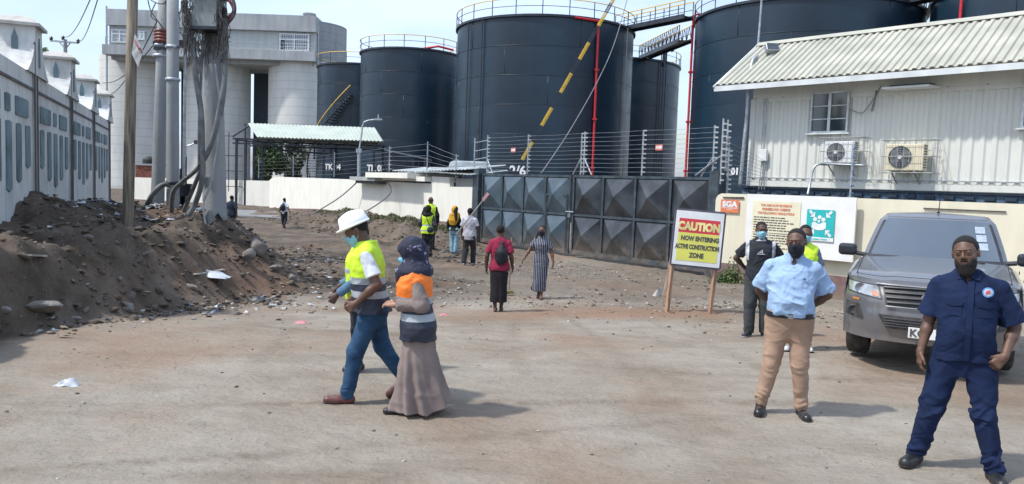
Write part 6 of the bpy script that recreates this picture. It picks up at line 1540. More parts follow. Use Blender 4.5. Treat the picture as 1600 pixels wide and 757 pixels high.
class Person:
    def __init__(s, label, pos, H, heading, sk, J=None, w=1., belly=0, female=False, h=.007, head=(0, 0, 0), headc=None, hair='short', group=None, haircol=(.012, .011, .011)):
        s.h = h/ (H/1.75); s.fem = female; s.w = w
        s.t = thing('person', label, 'person', (pos.x, pos.y, gz(pos.x, pos.y)), R(heading), group, H/1.75)
        s.J = dict(hipL=(.088, .01, .88), hipR=(-.088, .01, .88), kneeL=(.10, -.01, .49), kneeR=(-.10, -.01, .49), ankL=(.11, .03, .085), ankR=(-.11, .03, .085), toeL=(.14, -.15, .03), toeR=(-.14, -.15, .03),
                   shoL=(.172*w, .01, 1.385), shoR=(-.172*w, .01, 1.385), elbL=(.235*w, .03, 1.13), elbR=(-.235*w, .03, 1.13), wriL=(.25*w, -.03, .88), wriR=(-.25*w, -.03, .88), handL=(0, -.15, -1), handR=(0, -.15, -1), palmL=(-1, 0, 0), palmR=(1, 0, 0), thumbL=(0, -1, 0), thumbR=(0, -1, 0), curlL=.45, curlR=.45)
        if J: s.J.update(J)
        s.J = {k: (arr(v) if not np.isscalar(v) else v) for k, v in s.J.items()}
        if female and not (J and 'shoL' in J): s.J['shoL'][0] *= .86; s.J['shoR'][0] *= .86
        base = FEM if female else TORSO
        s.hc = arr(headc if headc is not None else (0, -.015, 1.625)); s.Rh = rotm(*head)
        nb = arr((s.hc[0]*.35, .014+(s.hc[1]+.015)*.5, 1.47))
        rows = []
        for z, cx, cy, rx, ry in base:
            lean = max(0, (z-.95)/.5); b_ = belly*math.exp(-((z-1.06)/.13)**2)
            rows.append((z, cx+nb[0]*lean, cy+(nb[1]-.014)*lean-b_*.6, rx*(w if z > .7 else 1)*(1+.5*b_), ry*(1+(w-1)*.8)+b_*.45))
        s.rows = rows; s.nb = nb
        pts = np.array([v for k, v in s.J.items() if not np.isscalar(v) and k[:3] in ('hip', 'kne', 'ank', 'toe', 'sho', 'elb', 'wri')]+[s.hc])
        s.lo = pts.min(0)-arr((.25, .27, 0)); s.hi = pts.max(0)+arr((.25, .27, .2)); s.lo[2] = -.03; s.hi[2] = max(s.hi[2], 1.80)
        s.sk = sk; s.hair = hair; s.haircol = haircol
    def H(s, v): return s.hc+s.Rh@arr(v)*HS
    def hand(s, F, side):
        J = s.J; w_ = J['wri'+side]; d = J['hand'+side]/np.linalg.norm(J['hand'+side]); pn = J['palm'+side]; pn = pn-d*(pn@d); pn /= np.linalg.norm(pn); th = np.cross(d, pn); 
        if th@J['thumb'+side] < 0: th = -th
        cu_ = J['curl'+side]; k0 = w_+d*.085
        F.add(cone(w_, w_+d*.03, .026, .026), .015)
        for o in (-.028, -.010, .010, .028): F.add(cone(w_+d*.02+th*o*.6, k0+th*o*1.05, .016, .0135), .012)
        for i, (o, L_) in enumerate(((.033, .066), (.011, .075), (-.011, .07), (-.032, .055))):
            a = k0+th*o; c1 = cu_*(.7+.12*i); d1 = d*math.cos(c1)+pn*math.sin(c1); b = a+d1*L_*.55; c2 = cu_*(2.0+.1*i); d2 = d*math.cos(c2)+pn*math.sin(c2); F.add(cone(a, b, .0092, .0085), .006); F.add(cone(b, b+d2*L_*.5, .0085, .0070), .005)
        a = w_+d*.025+th*.028; b = a+d*.035+th*.026+pn*.01; F.add(cone(a, b, .0135, .011), .012); F.add(cone(b, b+d*.032+th*.004+pn*.012, .0105, .0085), .006)
    def body(s, feet=False, lips=True, mask=False):
        J = s.J; F = Fld(s.lo, s.hi, s.h); w = s.w
        F.add(stack(s.rows, -.004), .02)
        for S in 'LR':
            F.add(cone(J['hip'+S], J['knee'+S], .082*w**.5, .053), .04); F.add(cone(J['knee'+S], J['knee'+S]*.6+J['ank'+S]*.4+arr((0, .015, 0)), .053, .054), .02); F.add(cone(J['knee'+S]*.6+J['ank'+S]*.4+arr((0, .015, 0)), J['ank'+S], .052, .034), .02)
            F.add(cone(J['sho'+S], J['elb'+S], .052*w**.5, .040), .03); F.add(cone(J['elb'+S], J['wri'+S]*.35+J['elb'+S]*.65, .041*w**.3, .040), .02); F.add(cone(J['wri'+S]*.35+J['elb'+S]*.65, J['wri'+S], .040, .026), .02)
            F.add(cone(s.nb+arr((0, 0, -.02)), J['sho'+S]*.9+s.nb*.1, .05, .045), .02)
            s.hand(F, S)
            a, t = J['ank'+S], J['toe'+S]; F.add(cone(a+arr((0, .01, -.04)), t+(a-t)*.2, .032, .030), .02); F.add(cone(t+(a-t)*.3, t, .03, .022), .02)
        F.add(cone(s.nb-arr((0, 0, .03)), s.H((0, .02, -.045)), .060*w**.5, .052*w**.4), .03)
        Rh = s.Rh
        def e(c, r, k, op='u'): F.add(ell(s.H(c), arr(r)*HS, Rh), k, op)
        e((0, .018, .029), (.074, .094, .084), .01); e((0, -.020, -.042), (.063, .072, .090), .035); e((0, -.060, -.106), (.030, .026, .024), .03)
        e((0, -.02, -.07), (.052, .055, .04), .02)
        e((0, -.081, .030), (.050, .016, .010), .015)
        for x in (-1, 1):
            e((x*.031, -.093, .010), (.016, .010, .009), .010, 's'); e((x*.030, -.079, .009), (.0150, .0125, .012), .004)
            e((x*.0305, -.0845, .0155), (.0165, .0105, .0055), .003); e((x*.0305, -.0835, .0000), (.0155, .0095, .0045), .003)
            e((x*.042, -.062, -.022), (.018, .018, .016), .02)
            e((x*.076, .008, -.003), (.008, .020, .031), .008); e((x*.012, -.096, -.026), (.010, .011, .008), .006)
        F.add(cone(s.H((0, -.086, .018)), s.H((0, -.104, -.018)), .0075, .0115), .010)
        e((0, -.088, -.056), (.024, .010, .0065), .006); e((0, -.087, -.068), (.020, .010, .0065), .005); e((0, -.098, -.062), (.022, .006, .0018), .002, 's')
        return F.mesh('body', s.sk, s.t)
    def eyes(s):
        for x in (-1, 1):
            c = s.H((x*.0305, -.0825, .0085)); mb = MB(); n = 12
            mb.lathe((0, 0, 0), [(max(.0001, .0098*math.sin(math.pi*i/8)), -.0098*math.cos(math.pi*i/8)) for i in range(9)], n); mb.v = [tuple(c+arr(v)) for v in mb.v]
            o = mb.build('eye', mat('eye_white', (.085, .065, .055), .6, 0, .02, 3), s.t, smooth=True, local=True)
            mb = MB(); mb.lathe((0, 0, 0), [(.0001, -.0107), (.0042, -.0101), (.0056, -.0088)], 12); mb.v = [tuple(c+s.Rh@arr((v[0], v[2], v[1]))) for v in mb.v]; mb.build('iris', mat('iris_dark', (.015, .01, .008), .15), o, smooth=True, local=True)
    def hairm(s, style='short', beard=False):
        hc = s.hc; m = mat('black_hair', (.010, .009, .009), .9, 0, .3, 60, .002, 300)
        F = Fld(hc-.17, hc+.17, max(.005, s.h*.8))
        g = {'short': .0018, 'afro': .0045, 'bald': .0}[style] if style in ('short', 'afro', 'bald') else .006
        F.add(ell(s.H((0, .019, .030)), arr((.074+g, .094+g, .084+g))*HS, s.Rh), .01)
        Rh = s.Rh; c = hc
        def pl(x, y, z):
            X, Y, Z = x-c[0], y-c[1], z-c[2]; Y_ = Rh[0, 1]*X+Rh[1, 1]*Y+Rh[2, 1]*Z; Z_ = Rh[0, 2]*X+Rh[1, 2]*Y+Rh[2, 2]*Z; X_ = Rh[0, 0]*X+Rh[1, 0]*Y+Rh[2, 0]*Z
            return np.minimum(-(Z_+.80*Y_-.033+2*X_*X_), np.maximum(-.044-Y_, .004-.8*np.maximum(Y_, 0)-Z_))*.7
        F.disp(lambda x, y, z: .006*np.clip(1+(pl(x, y, z)+.004*n3(x*90, y*90, z*90))/.016, 0, 1.6)); F.cut(pl); F.disp(wr(.0012, 160, 1))
        F.mesh('hair', m, s.t)
        if beard:
            F = Fld(hc-.17, hc+.17, max(.005, s.h*.8)); F.add(ell(s.H((0, -.026, -.058)), arr((.065, .077, .084))*HS, Rh), .02); F.add(ell(s.H((0, -.060, -.120)), arr((.038, .034, .036))*HS, Rh), .03)
            def pb(x, y, z):
                X, Y, Z = x-c[0], y-c[1], z-c[2]; X_ = Rh[0, 0]*X+Rh[1, 0]*Y+Rh[2, 0]*Z; Y_ = Rh[0, 1]*X+Rh[1, 1]*Y+Rh[2, 1]*Z; Z_ = Rh[0, 2]*X+Rh[1, 2]*Y+Rh[2, 2]*Z
                top = -.070+1.1*np.maximum(np.abs(X_)-.026, 0)+np.maximum(Y_+.02, 0)*.6; return np.maximum(Z_-top, Y_-.03)
            F.cut(pb); F.add(ell(s.H((0, -.093, -.046)), (.028, .009, .0055), Rh), .003); F.disp(wr(.002, 120, 2)); F.mesh('beard', m, s.t)
    def torso_cloth(s, name, m, grow=.018, hem=.86, sleeve=.55, amp=.006, top=1.50, sg=.020, collar=.0, vneck=False, forearm=0, seed=1., belt=None, flare=0, ws=24, fold=None, cuff=0, sleeveless=None, mifn=None):
        J = s.J; F = Fld(s.lo, s.hi, s.h)
        rows = [r for r in s.rows if r[0] > hem+.02]; r0 = [np.interp(hem, [q[0] for q in s.rows], [q[i] for q in s.rows]) for i in range(5)]; r0[0] = hem; r0[3] += flare; r0[4] += flare
        if hem < .80: r0[1:] = list(s.rows[0][1:]); r0[3] += flare+.01; r0[4] += flare+.01
        F.add(stack([tuple(r0)]+rows, grow, fold), .02)
        for S in 'LR':
            if sleeveless is None:
                F.add(cone(s.nb+arr((0, 0, -.02)), J['sho'+S]*.92+s.nb*.08, .050+grow*.6, .044+grow*.6), .02)
                e = J['sho'+S]+(J['elb'+S]-J['sho'+S])*min(sleeve, 1); rr_ = .052*s.w**.5+sg; r2 = rr_-.006+cuff
                G = cone(J['sho'+S], e, .046*s.w**.5+grow*.6, r2)
                dd = (J['elb'+S]-J['sho'+S]); dd = dd/np.linalg.norm(dd)
                if not forearm:
                    fn, a_, b_ = G
                    F.add((lambda x, y, z, fn=fn, e=e, dd=dd: np.maximum(fn(x, y, z), (x-e[0])*dd[0]+(y-e[1])*dd[1]+(z-e[2])*dd[2]), a_, b_), .018)
                else:
                    F.add(G, .018); e2 = J['elb'+S]+(J['wri'+S]-J['elb'+S])*forearm; G2 = cone(J['elb'+S], e2, .041+sg, .030+sg+cuff); d2 = (J['wri'+S]-J['elb'+S]); d2 = d2/np.linalg.norm(d2); fn, a_, b_ = G2
                    F.add((lambda x, y, z, fn=fn, e=e2, dd=d2: np.maximum(fn(x, y, z), (x-e[0])*dd[0]+(y-e[1])*dd[1]+(z-e[2])*dd[2]), a_, b_), .025)
            else:
                F.add(cone(s.nb+arr((0, 0, -.025)), J['sho'+S]*.80+s.nb*.20+arr((0, 0, .0)), .050+grow*.6, .044+grow*.75), .025)
        if collar: F.add(stack([(1.455, s.nb[0], s.nb[1]-.012, .088, .084), (1.49+collar*.2, s.nb[0], s.nb[1]-.010, .074, .072), (1.50+collar, s.nb[0]*1.2, s.nb[1]-.010, .067, .068)]), .008)
        if vneck: F.add(ell((s.nb[0], s.nb[1]-.10, 1.475), (.026, .05, .06)), .01, 's')
        F.disp(wr(amp, ws, seed)); 
        if amp > .004: F.disp(wr(amp*.35, ws*2.3, seed+2))
        return F.mesh(name, m, s.t, mifn=mifn)
    def trousers(s, m, th=.105, kn=.078, an=.060, top=.99, amp=.005, seed=2., bot=.055, waist=.014):
        J = s.J; F = Fld(s.lo, s.hi-arr((0, 0, s.hi[2]-1.15)), s.h)
        rows = [r for r in s.rows if r[0] < top]; r0 = [np.interp(top, [q[0] for q in s.rows], [q[i] for q in s.rows]) for i in range(5)]; r0[0] = top
        F.add(stack(rows+[tuple(r0)], waist), .02)
        for S in 'LR':
            k = J['knee'+S]; a = J['ank'+S]; F.add(cone(J['hip'+S]+arr((0, 0, -.0)), k, th, kn), .05); F.add(cone(k, a, kn, an), .03)
            F.add(ell(J['hip'+S]+arr((0, .055, .0)), (.085, .075, .10)), .05)
        F.cut(lambda x, y, z: bot-z+0*x+0*y)
        def mk(x, y, z): return .35+1.2*np.exp(-((z-.50)/.09)**2)+1.6*np.exp(-((z-.14)/.10)**2)+.7*np.exp(-((z-.80)/.06)**2)
        F.disp(wr(amp, 22, seed, mk)); 
        def bands(x, y, z): return amp*1.1*(1-np.abs(n3(x*7+seed, y*7, z*30+2.2*n3(x*9, y*9, z*5)))*2.2)*(np.exp(-((z-.14)/.09)**2)+.6*np.exp(-((z-.47)/.08)**2))
        F.disp(bands)
        return F.mesh('trousers', m, s.t)
    def shoes(s, m, sole=None, fat=1., boot=0):
        J = s.J
        for S in 'LR':
            a, t = J['ank'+S], J['toe'+S]; F = Fld(np.minimum(a, t)-.11, np.maximum(a, t)+.11, s.h*.85)
            d = t-a; d[2] = 0; d = d/(np.linalg.norm(d)+1e-9); heel = arr((a[0], a[1], max(a[2]-.045, .035)))-d*.035
            F.add(cone(heel, t, .036*fat, .034*fat), .02); F.add(cone(heel+(t-heel)*.55, t, .040*fat, .036*fat), .02); F.add(cone(a+arr((0, 0, boot)), heel+d*.03, .040*fat, .040*fat), .03)
            if min(t[2], heel[2]) > .01 and abs(heel[2]-t[2]) < .03: F.cut(lambda x, y, z: .004-z+0*x+0*y)
            o = F.mesh('shoe', m, s.t)
            if sole is not None and abs(heel[2]-t[2]) < .03:
                G = Fld(np.minimum(a, t)-.11, np.maximum(a, t)+.11, s.h*.85); G.add(cone(heel, t, .040*fat, .038*fat), .02); G.add(cone(heel+(t-heel)*.55, t, .044*fat, .040*fat), .02); G.cut(lambda x, y, z: np.maximum(.003-z, z-.022)+0*x+0*y); G.mesh('sole', sole, o)
    def maskm(s, m, low=-.122):
        F = Fld(s.hc-.16, s.hc+.16, max(.0045, s.h*.7)); F.add(ell(s.H((0, -.026, -.042)), arr((.0675, .0865, .084))*HS, s.Rh), .01); F.add(ell(s.H((0, -.062, -.104)), arr((.036, .034, .030))*HS, s.Rh), .02); F.add(cone(s.H((0, -.094, -.002)), s.H((0, -.110, -.022)), .014, .018), .015)
        Rh = s.Rh; c = s.hc
        def pl(x, y, z):
            X, Y, Z = x-c[0], y-c[1], z-c[2]; Y_ = Rh[0, 1]*X+Rh[1, 1]*Y+Rh[2, 1]*Z; Z_ = Rh[0, 2]*X+Rh[1, 2]*Y+Rh[2, 2]*Z; X_ = Rh[0, 0]*X+Rh[1, 0]*Y+Rh[2, 0]*Z
            return np.maximum(np.maximum(Z_-(-.002-.25*np.maximum(np.abs(X_)-.01, 0)), Y_+.028), low-Z_)
        F.cut(pl); F.disp(lambda x, y, z: .0012*np.sin((z-c[2])*330)+0*x+0*y); o = F.mesh('face_mask', m, s.t)
        mb = MB()
        for x in (-1, 1): mb.tube([s.H((x*.056, -.035, -.02)), s.H((x*.077, -.005, .010)), s.H((x*.083, .018, .015))], .0018, 4); mb.tube([s.H((x*.056, -.03, -.07)), s.H((x*.076, .0, -.04)), s.H((x*.082, .02, -.01))], .0018, 4)
        mb.build('ear_loops', mat('white_elastic', (.6, .62, .64), .8), o, local=True)
    def belt(s, m, z=.985, grow=.019, hgt=.036):
        F = Fld(s.lo, s.hi-arr((0, 0, s.hi[2]-1.15)), s.h*.8); r = [tuple([zz]+[np.interp(zz, [q[0] for q in s.rows], [q[i] for q in s.rows]) for i in range(1, 5)]) for zz in (z-hgt/2, z+hgt/2)]
        F.add(stack(r, grow), .01); F.mesh('belt', m, s.t)
# skins / cloths
sk1 = skin('dark_brown_skin', (.125, .066, .044)); sk2 = skin('deep_brown_skin', (.088, .048, .034)); sk3 = skin('light_brown_skin', (.30, .165, .115)); sk4 = skin('brown_skin', (.13, .066, .042))
m_bmask = cloth('blue_surgical_mask', (.25, .50, .62)); m_kmask = cloth('black_cloth_mask', (.022, .024, .032)); 
YV = (.56, .80, .03); NV = (.018, .025, .045); SV = (.36, .40, .43); OV = (.90, .20, .02)
# ---------- 1 man in white helmet, walking left
def along(u, v): p = gplace(u, v); return p
P = along(578, 626)
J = dict(hipL=(.09, .02, .88), hipR=(-.09, .0, .88), kneeL=(.09, -.13, .50), ankL=(.08, -.20, .085), toeL=(.08, -.38, .032), kneeR=(-.09, .10, .50), ankR=(-.09, .30, .22), toeR=(-.09, .18, .045),
         shoL=(.185, -.05, 1.385), shoR=(-.185, -.08, 1.385), elbL=(.255, .06, 1.14), wriL=(.235, -.125, .965), handL=(-.1, -.75, -.65), palmL=(-1, 0, -.2), thumbL=(0, -.4, 1), curlL=.9, elbR=(-.24, -.02, 1.12), wriR=(-.22, -.20, .95), curlR=.7)
p1_ = Person('man in white hard hat and yellow-navy vest walking left', P, 1.74, -84, sk1, J, w=1.04, belly=.03, head=(0, 30, 0), headc=(0, -.155, 1.60), h=.0065)
p1_.body(); p1_.hairm('short')
p1_.trousers(cloth('blue_jeans', (.035, .085, .16), col2=(.018, .05, .105)), th=.108, kn=.078, an=.062, seed=1); p1_.shoes(mat('maroon_leather', (.12, .04, .035), .35, 0, .15, 9), mat('dark_sole', (.04, .03, .03), .8), 1.05)
p1_.torso_cloth('shirt', cloth('white_shirt', (.66, .70, .76)), .014, .83, .72, collar=.012, sg=.026, amp=.005)
m_v1 = banded('yellow_navy_vest', [(0, NV), (1.00, SV), (1.06, NV), (1.125, SV), (1.185, YV)], .6)
p1_.torso_cloth('reflective_vest', m_v1, .040, .86, sleeveless=True, amp=.008, seed=4, ws=17, flare=.02)
p1_.maskm(m_bmask)
def helmet(s, m, grow=0):
    F = Fld(s.hc-.24, s.hc+.24, .006); Rh = s.Rh; Rt = Rh@rotm(0, -6, 0); c = s.H((0, .012, .058))
    F.add(ell(c, arr((.108, .130, .118))*HS, Rt), .01); F.add(cone(c+Rt@arr((0, -.10, .075)), c+Rt@arr((0, .10, .075)), .018, .018), .05)
    def ax(x, y, z): X, Y, Z = x-c[0], y-c[1], z-c[2]; return (Rt[0, 0]*X+Rt[1, 0]*Y+Rt[2, 0]*Z, Rt[0, 1]*X+Rt[1, 1]*Y+Rt[2, 1]*Z, Rt[0, 2]*X+Rt[1, 2]*Y+Rt[2, 2]*Z)
    F.cut(lambda x, y, z: -.005-ax(x, y, z)[2])
    F.add(ell(c+Rt@arr((0, -.012, -.006)), arr((.118, .150, .012))*HS, Rt), .012); F.add(ell(c+Rt@arr((0, -.085, -.012)), arr((.085, .090, .009))*HS, Rt), .012)
    F.mesh('hard_hat', m, s.t)
helmet(p1_, mat('white_hard_hat', (.78, .80, .82), .35, 0, .05, 3))
mb = MB(); pz = [(.135, -.135, 1.27)]; 
# ---------- 2 hidden colleague behind him
J = dict(elbR=(-.22, .0, 1.12), wriR=(-.20, -.22, .98), elbL=(.24, .02, 1.12), wriL=(.18, -.23, .93), handL=(0, -.5, -.8), curlL=.8, ankL=(.05, .0, .085), toeL=(.05, -.12, .03), ankR=(-.05, .03, .085), toeR=(-.05, -.10, .03), hipL=(.07, 0, .88), hipR=(-.07, 0, .88), kneeL=(.06, -.01, .49), kneeR=(-.06, 0, .49))
p2_ = Person('colleague in a yellow vest almost hidden behind the man in the hard hat', pt(556, 600, 8.15), 1.60, -80, sk2, J, h=.009, head=(0, 10, 0), headc=(0, .0, 1.60))
p2_.body(); p2_.hairm('short'); p2_.trousers(cloth('dark_trousers', (.03, .035, .045)), th=.09, kn=.06, an=.045); p2_.shoes(mat('black_shoe', (.02, .02, .022), .4)); p2_.torso_cloth('denim_shirt', cloth('denim_shirt', (.09, .17, .26)), .014, .84, 1, forearm=.9); 
p2_.torso_cloth('reflective_vest', banded('yellow_vest_two_bands', [(0, YV), (1.0, SV), (1.05, YV), (1.17, SV), (1.22, YV)], .6), .036, .86, sleeveless=True, amp=.007, seed=7); p2_.maskm(m_bmask)
# ---------- 3 woman in hijab and orange vest
P = along(648, 646)
J = dict(shoL=(.155, -.02, 1.38), shoR=(-.155, -.02, 1.38), elbL=(.225, .05, 1.13), wriL=(.13, -.22, 1.11), handL=(-.5, -.8, .1), palmL=(-.3, .5, -.9), thumbL=(0, -.2, 1), curlL=.5, elbR=(-.21, .02, 1.13), wriR=(-.07, -.24, 1.10), handR=(.6, -.75, .1), palmR=(.3, .5, -.9), thumbR=(0, 0, 1),
         ankL=(.06, -.12, .08), toeL=(.06, -.28, .025), ankR=(-.06, .24, .12), toeR=(-.06, .09, .03), kneeL=(.08, -.07, .48), kneeR=(-.08, .10, .46))
p3_ = Person('woman in dark floral hijab, orange vest and long taupe dress', P, 1.535, -86, sk3, J, female=True, w=1.15, head=(0, 22, 0), headc=(0, -.085, 1.615), h=.0065)
p3_.body(); p3_.eyes(); m_tau = cloth('taupe_cloth', (.23, .185, .17), .1, 4)
F_ = Fld(arr((-.55, -.55, -.02)), arr((.55, .85, 1.2)), .0075)
F_.add(stack([(.035, 0, .085, .22, .315), (.12, 0, .075, .215, .295), (.30, 0, .05, .205, .24), (.50, 0, .035, .195, .195), (.70, 0, .02, .185, .165), (.85, 0, .02, .195, .155), (1.05, 0, .0, .165, .13)], 0, (9, .115, .85, .4)), .02)
F_.add(ell((.02, .12, -.02), (.08, .10, .13)), .03, 's'); F_.cut(lambda x, y, z: .03+.35*np.maximum(y-.14, 0)-z+0*x); F_.disp(wr(.011, 10, 3)); dress_ = F_.mesh('long_dress', m_tau, p3_.t)
p3_.torso_cloth('dress_sleeves', m_tau, .010, .86, 1, forearm=.88, sg=.022, cuff=.010, amp=.007, seed=5)
m_v3 = banded('orange_navy_vest', [(0, NV), (.955, SV), (1.03, NV), (1.125, SV), (1.19, OV)], .6)
p3_.torso_cloth('reflective_vest', m_v3, .052, .76, sleeveless=True, amp=.008, seed=9, ws=15, flare=.02)
p3_.maskm(cloth('light_blue_mask', (.16, .50, .66)))
def hijab(s, m, drape=.16, back=.0, h=.007, front=.10):
    F = Fld(s.hc-arr((.32, .32, .50)), s.hc+arr((.32, .36, .24)), h)
    F.add(ell(s.H((0, .030, .030)), arr((.108, .132, .118))*HS, s.Rh), .02); F.add(ell(s.H((0, .075, -.03)), arr((.085, .085, .10))*HS, s.Rh), .04)
    F.add(cone(s.H((0, .02, -.06)), s.nb+arr((0, -.01, .0)), .095, .115), .05); F.add(ell(s.nb+arr((0, -.01, -.03)), (.20, .18, .11)), .06)
    F.add(ell(s.nb+arr((0, -.15, -.09)), (.085, .055, front)), .05)
    F.add(ell(s.H((0, -.108, -.028)), arr((.050, .085, .073))*HS, s.Rh), .012, 's')
    F.disp(wr(.006, 26, 3.)); F.disp(wr(.003, 55, 1.)); return F.mesh('headscarf', m, s.t)
def floral(name, base, c1, c2, sc=26):
    m = bpy.data.materials.new(name); n, b = nodes(m); N = n.nodes; L = n.links; tc = N.new('ShaderNodeTexCoord')
    v = N.new('ShaderNodeTexVoronoi'); v.inputs['Scale'].default_value = sc; L.new(tc.outputs['Object'], v.inputs['Vector'])
    z = N.new('ShaderNodeTexNoise'); z.inputs['Scale'].default_value = sc*.35; z.inputs['Detail'].default_value = 4; L.new(tc.outputs['Object'], z.inputs['Vector'])
    r = N.new('ShaderNodeValToRGB'); e = r.color_ramp.elements; e[0].position = .54; e[1].position = .60; e[0].color = (0, 0, 0, 1); e[1].color = (1, 1, 1, 1); L.new(z.outputs[0], r.inputs[0])
    r2 = N.new('ShaderNodeValToRGB'); e = r2.color_ramp.elements; e[0].position = .25; e[1].position = .45; e[0].color = (*c1, 1); e[1].color = (*c2, 1); L.new(v.outputs['Distance'], r2.inputs[0])
    mx = N.new('ShaderNodeMixRGB'); mx.inputs[1].default_value = (*base, 1); L.new(r.outputs[0], mx.inputs[0]); L.new(r2.outputs[0], mx.inputs[2]); L.new(mx.outputs[0], b.inputs['Base Color']); b.inputs['Roughness'].default_value = .8; return m
hijab(p3_, floral('dark_floral_scarf', (.012, .015, .035), (.32, .30, .40), (.03, .03, .07)))
for S in 'LR':
    pass
p3_.shoes(mat('black_shoe', (.02,)*3), None, .9)
# ---------- 4 red shirt, back view
P = along(778, 487)
J = dict(elbL=(.25, .05, 1.12), wriL=(.265, .0, .88), elbR=(-.24, .04, 1.12), wriR=(-.255, -.08, .90), ankL=(.05, .05, .07), toeL=(.06, -.14, .025), ankR=(-.05, -.05, .07), toeR=(-.05, -.22, .025))
p4_ = Person('person in dark red shirt and long black skirt seen from behind', P, 1.64, 172, sk2, J, female=True, w=1.12, h=.009)
p4_.body(); p4_.hairm('short'); m_sk = cloth('black_skirt', (.018, .017, .020))
def skirt(s, rows, m, fold=(7, .05, .8, 0), name='skirt', h=.01, ex=2.2, amp=.004):
    F = Fld(arr((-.5, -.5, -.02)), arr((.5, .6, rows[-1][0]+.06)), h); F.add(stack(rows, 0, fold, ex), .02); F.disp(wr(amp, 15, 2)); return F.mesh(name, m, s.t)
skirt(p4_, [(.20, 0, 0, .165, .14), (.5, 0, .0, .165, .135), (.8, 0, .01, .185, .14), (1.0, 0, 0, .155, .12)], m_sk)
p4_.torso_cloth('shirt', cloth('dark_red_shirt', (.26, .025, .06)), .022, .84, .75, sg=.028, amp=.006, seed=3); p4_.shoes(mat('sandal', (.12, .05, .04), .6), None, .72)
def backpack(label, per, c, r, m, tilt=0, straps=True):
    s = per.t; bpy.context.view_layer.update(); o = thing('backpack', label, 'backpack', s.location + Vector((0, 0, 0)), s.rotation_euler.z, scale=s.scale[0])
    F = Fld(arr(c)-max(r)*1.5, arr(c)+max(r)*1.5, .01); F.add(ell(arr(c)+arr((0, 0, -r[2]*.2)), (r[0], r[1], r[2]*.8)), .04); F.add(cone(arr(c)+arr((0, -.01, r[2]*.2)), arr(c)+arr((0, -.03, r[2])), r[0]*.6, .03), .08); F.disp(wr(.006, 22, 3)); F.mesh('bag_body', m, o)
    mb = MB()
    for x in (-1, 1): mb.tube([arr(c)+arr((x*.02, -.03, r[2])), per.J['shoL' if x > 0 else 'shoR']*.7+arr((0, .02, .45*.95)) if False else arr((x*.11, .02, 1.475)), arr((x*.13, -.10, 1.38)), arr((x*.15, -.08, 1.15)), arr(c)+arr((x*r[0]*.8, -.03, -r[2]*.6))], .012, 6)
    mb.build('straps', m, o, local=True); return o
m_bag = cloth('black_nylon', (.02, .022, .028), rough=.6)
backpack('black drawstring backpack on the back of the person in the dark red shirt', p4_, (-.06, .175, 1.17), (.135, .07, .21), m_bag)
# hoe held low by the red shirt person's right side
def tool(name, label, pts, r, heads, m, cat='tool'):
    o = thing(name, label, cat, pts[0]); mb = MB(); mb.tube(pts, r, 8); mb.build('handle', m, o)
    for hn, mbh, mh in heads: mbh.build(hn, mh, o)
    return o
a, b = pt(797, 470 - 10, 15.6), pt(796, 362, 15.3); q = gplace(795, 462); a = Vector((q.x, q.y, gz(q.x, q.y)+.02)); b = a+Vector((.02, -.1, 1.30))
mh = MB(); mh.box(a+Vector((0, -.03, .05)), (.20, .10, .07), .3); tool('broom', 'short broom with a worn yellowish head, standing beside the person in the dark red shirt', [a, b], .014, [('broom_head', mh, mat('straw', (.28, .25, .10), .9, 0, .3, 20))], m_wood)
# ---------- 5 striped dress
P = along(843, 467)
J = dict(shoL=(.15, .0, 1.375), shoR=(-.15, .0, 1.375), elbR=(-.27, .02, 1.17), wriR=(-.39, -.08, .96), elbL=(.25, .0, 1.13), wriL=(.30, -.09, .88), handR=(-.5, -.2, -.8), ankL=(.04, -.06, .08), toeL=(.06, -.22, .025), ankR=(-.04, .12, .10), toeR=(-.05, -.04, .03), kneeL=(.06, -.02, .48), kneeR=(-.06, .04, .48))
p5_ = Person('woman in a long navy dress with white stripes and black mask, walking towards the camera', P, 1.62, -8, sk4, J, female=True, w=1.02, h=.009, head=(-6, 2, 0))
p5_.body(); p5_.eyes(); p5_.hairm('short')
def striped(name, c1, c2, f=95.):
    m = bpy.data.materials.new(name); n, b = nodes(m); N = n.nodes; L = n.links; tc = N.new('ShaderNodeTexCoord'); sx = N.new('ShaderNodeSeparateXYZ'); L.new(tc.outputs['Object'], sx.inputs[0])
    at = N.new('ShaderNodeMath'); at.operation = 'MULTIPLY'; at.inputs[1].default_value = f; L.new(sx.outputs[0], at.inputs[0]); nz = N.new('ShaderNodeTexNoise'); nz.inputs['Scale'].default_value = 5; L.new(tc.outputs['Object'], nz.inputs['Vector'])
    ad = N.new('ShaderNodeMath'); ad.operation = 'MULTIPLY_ADD'; ad.inputs[1].default_value = 3.; L.new(nz.outputs[0], ad.inputs[0]); L.new(at.outputs[0], ad.inputs[2])
    si_ = N.new('ShaderNodeMath'); si_.operation = 'SINE'; L.new(ad.outputs[0], si_.inputs[0]); gt = N.new('ShaderNodeMath'); gt.operation = 'GREATER_THAN'; gt.inputs[1].default_value = .62; L.new(si_.outputs[0], gt.inputs[0])
    mx = N.new('ShaderNodeMixRGB'); mx.inputs[1].default_value = (*c1, 1); mx.inputs[2].default_value = (*c2, 1); L.new(gt.outputs[0], mx.inputs[0]); L.new(mx.outputs[0], b.inputs['Base Color']); b.inputs['Roughness'].default_value = .85; return m
m_str = striped('navy_white_stripes', (.016, .022, .048), (.32, .33, .37), 150)
p5_.torso_cloth('striped_top', m_str, .020, .80, .7, sg=.026, amp=.005, collar=.0, seed=2)
skirt(p5_, [(.17, -.03, .03, .155, .15), (.45, -.01, .01, .155, .145), (.8, 0, .01, .185, .145), (.98, 0, 0, .155, .115)], m_str, (6, .06, .8, 1.))
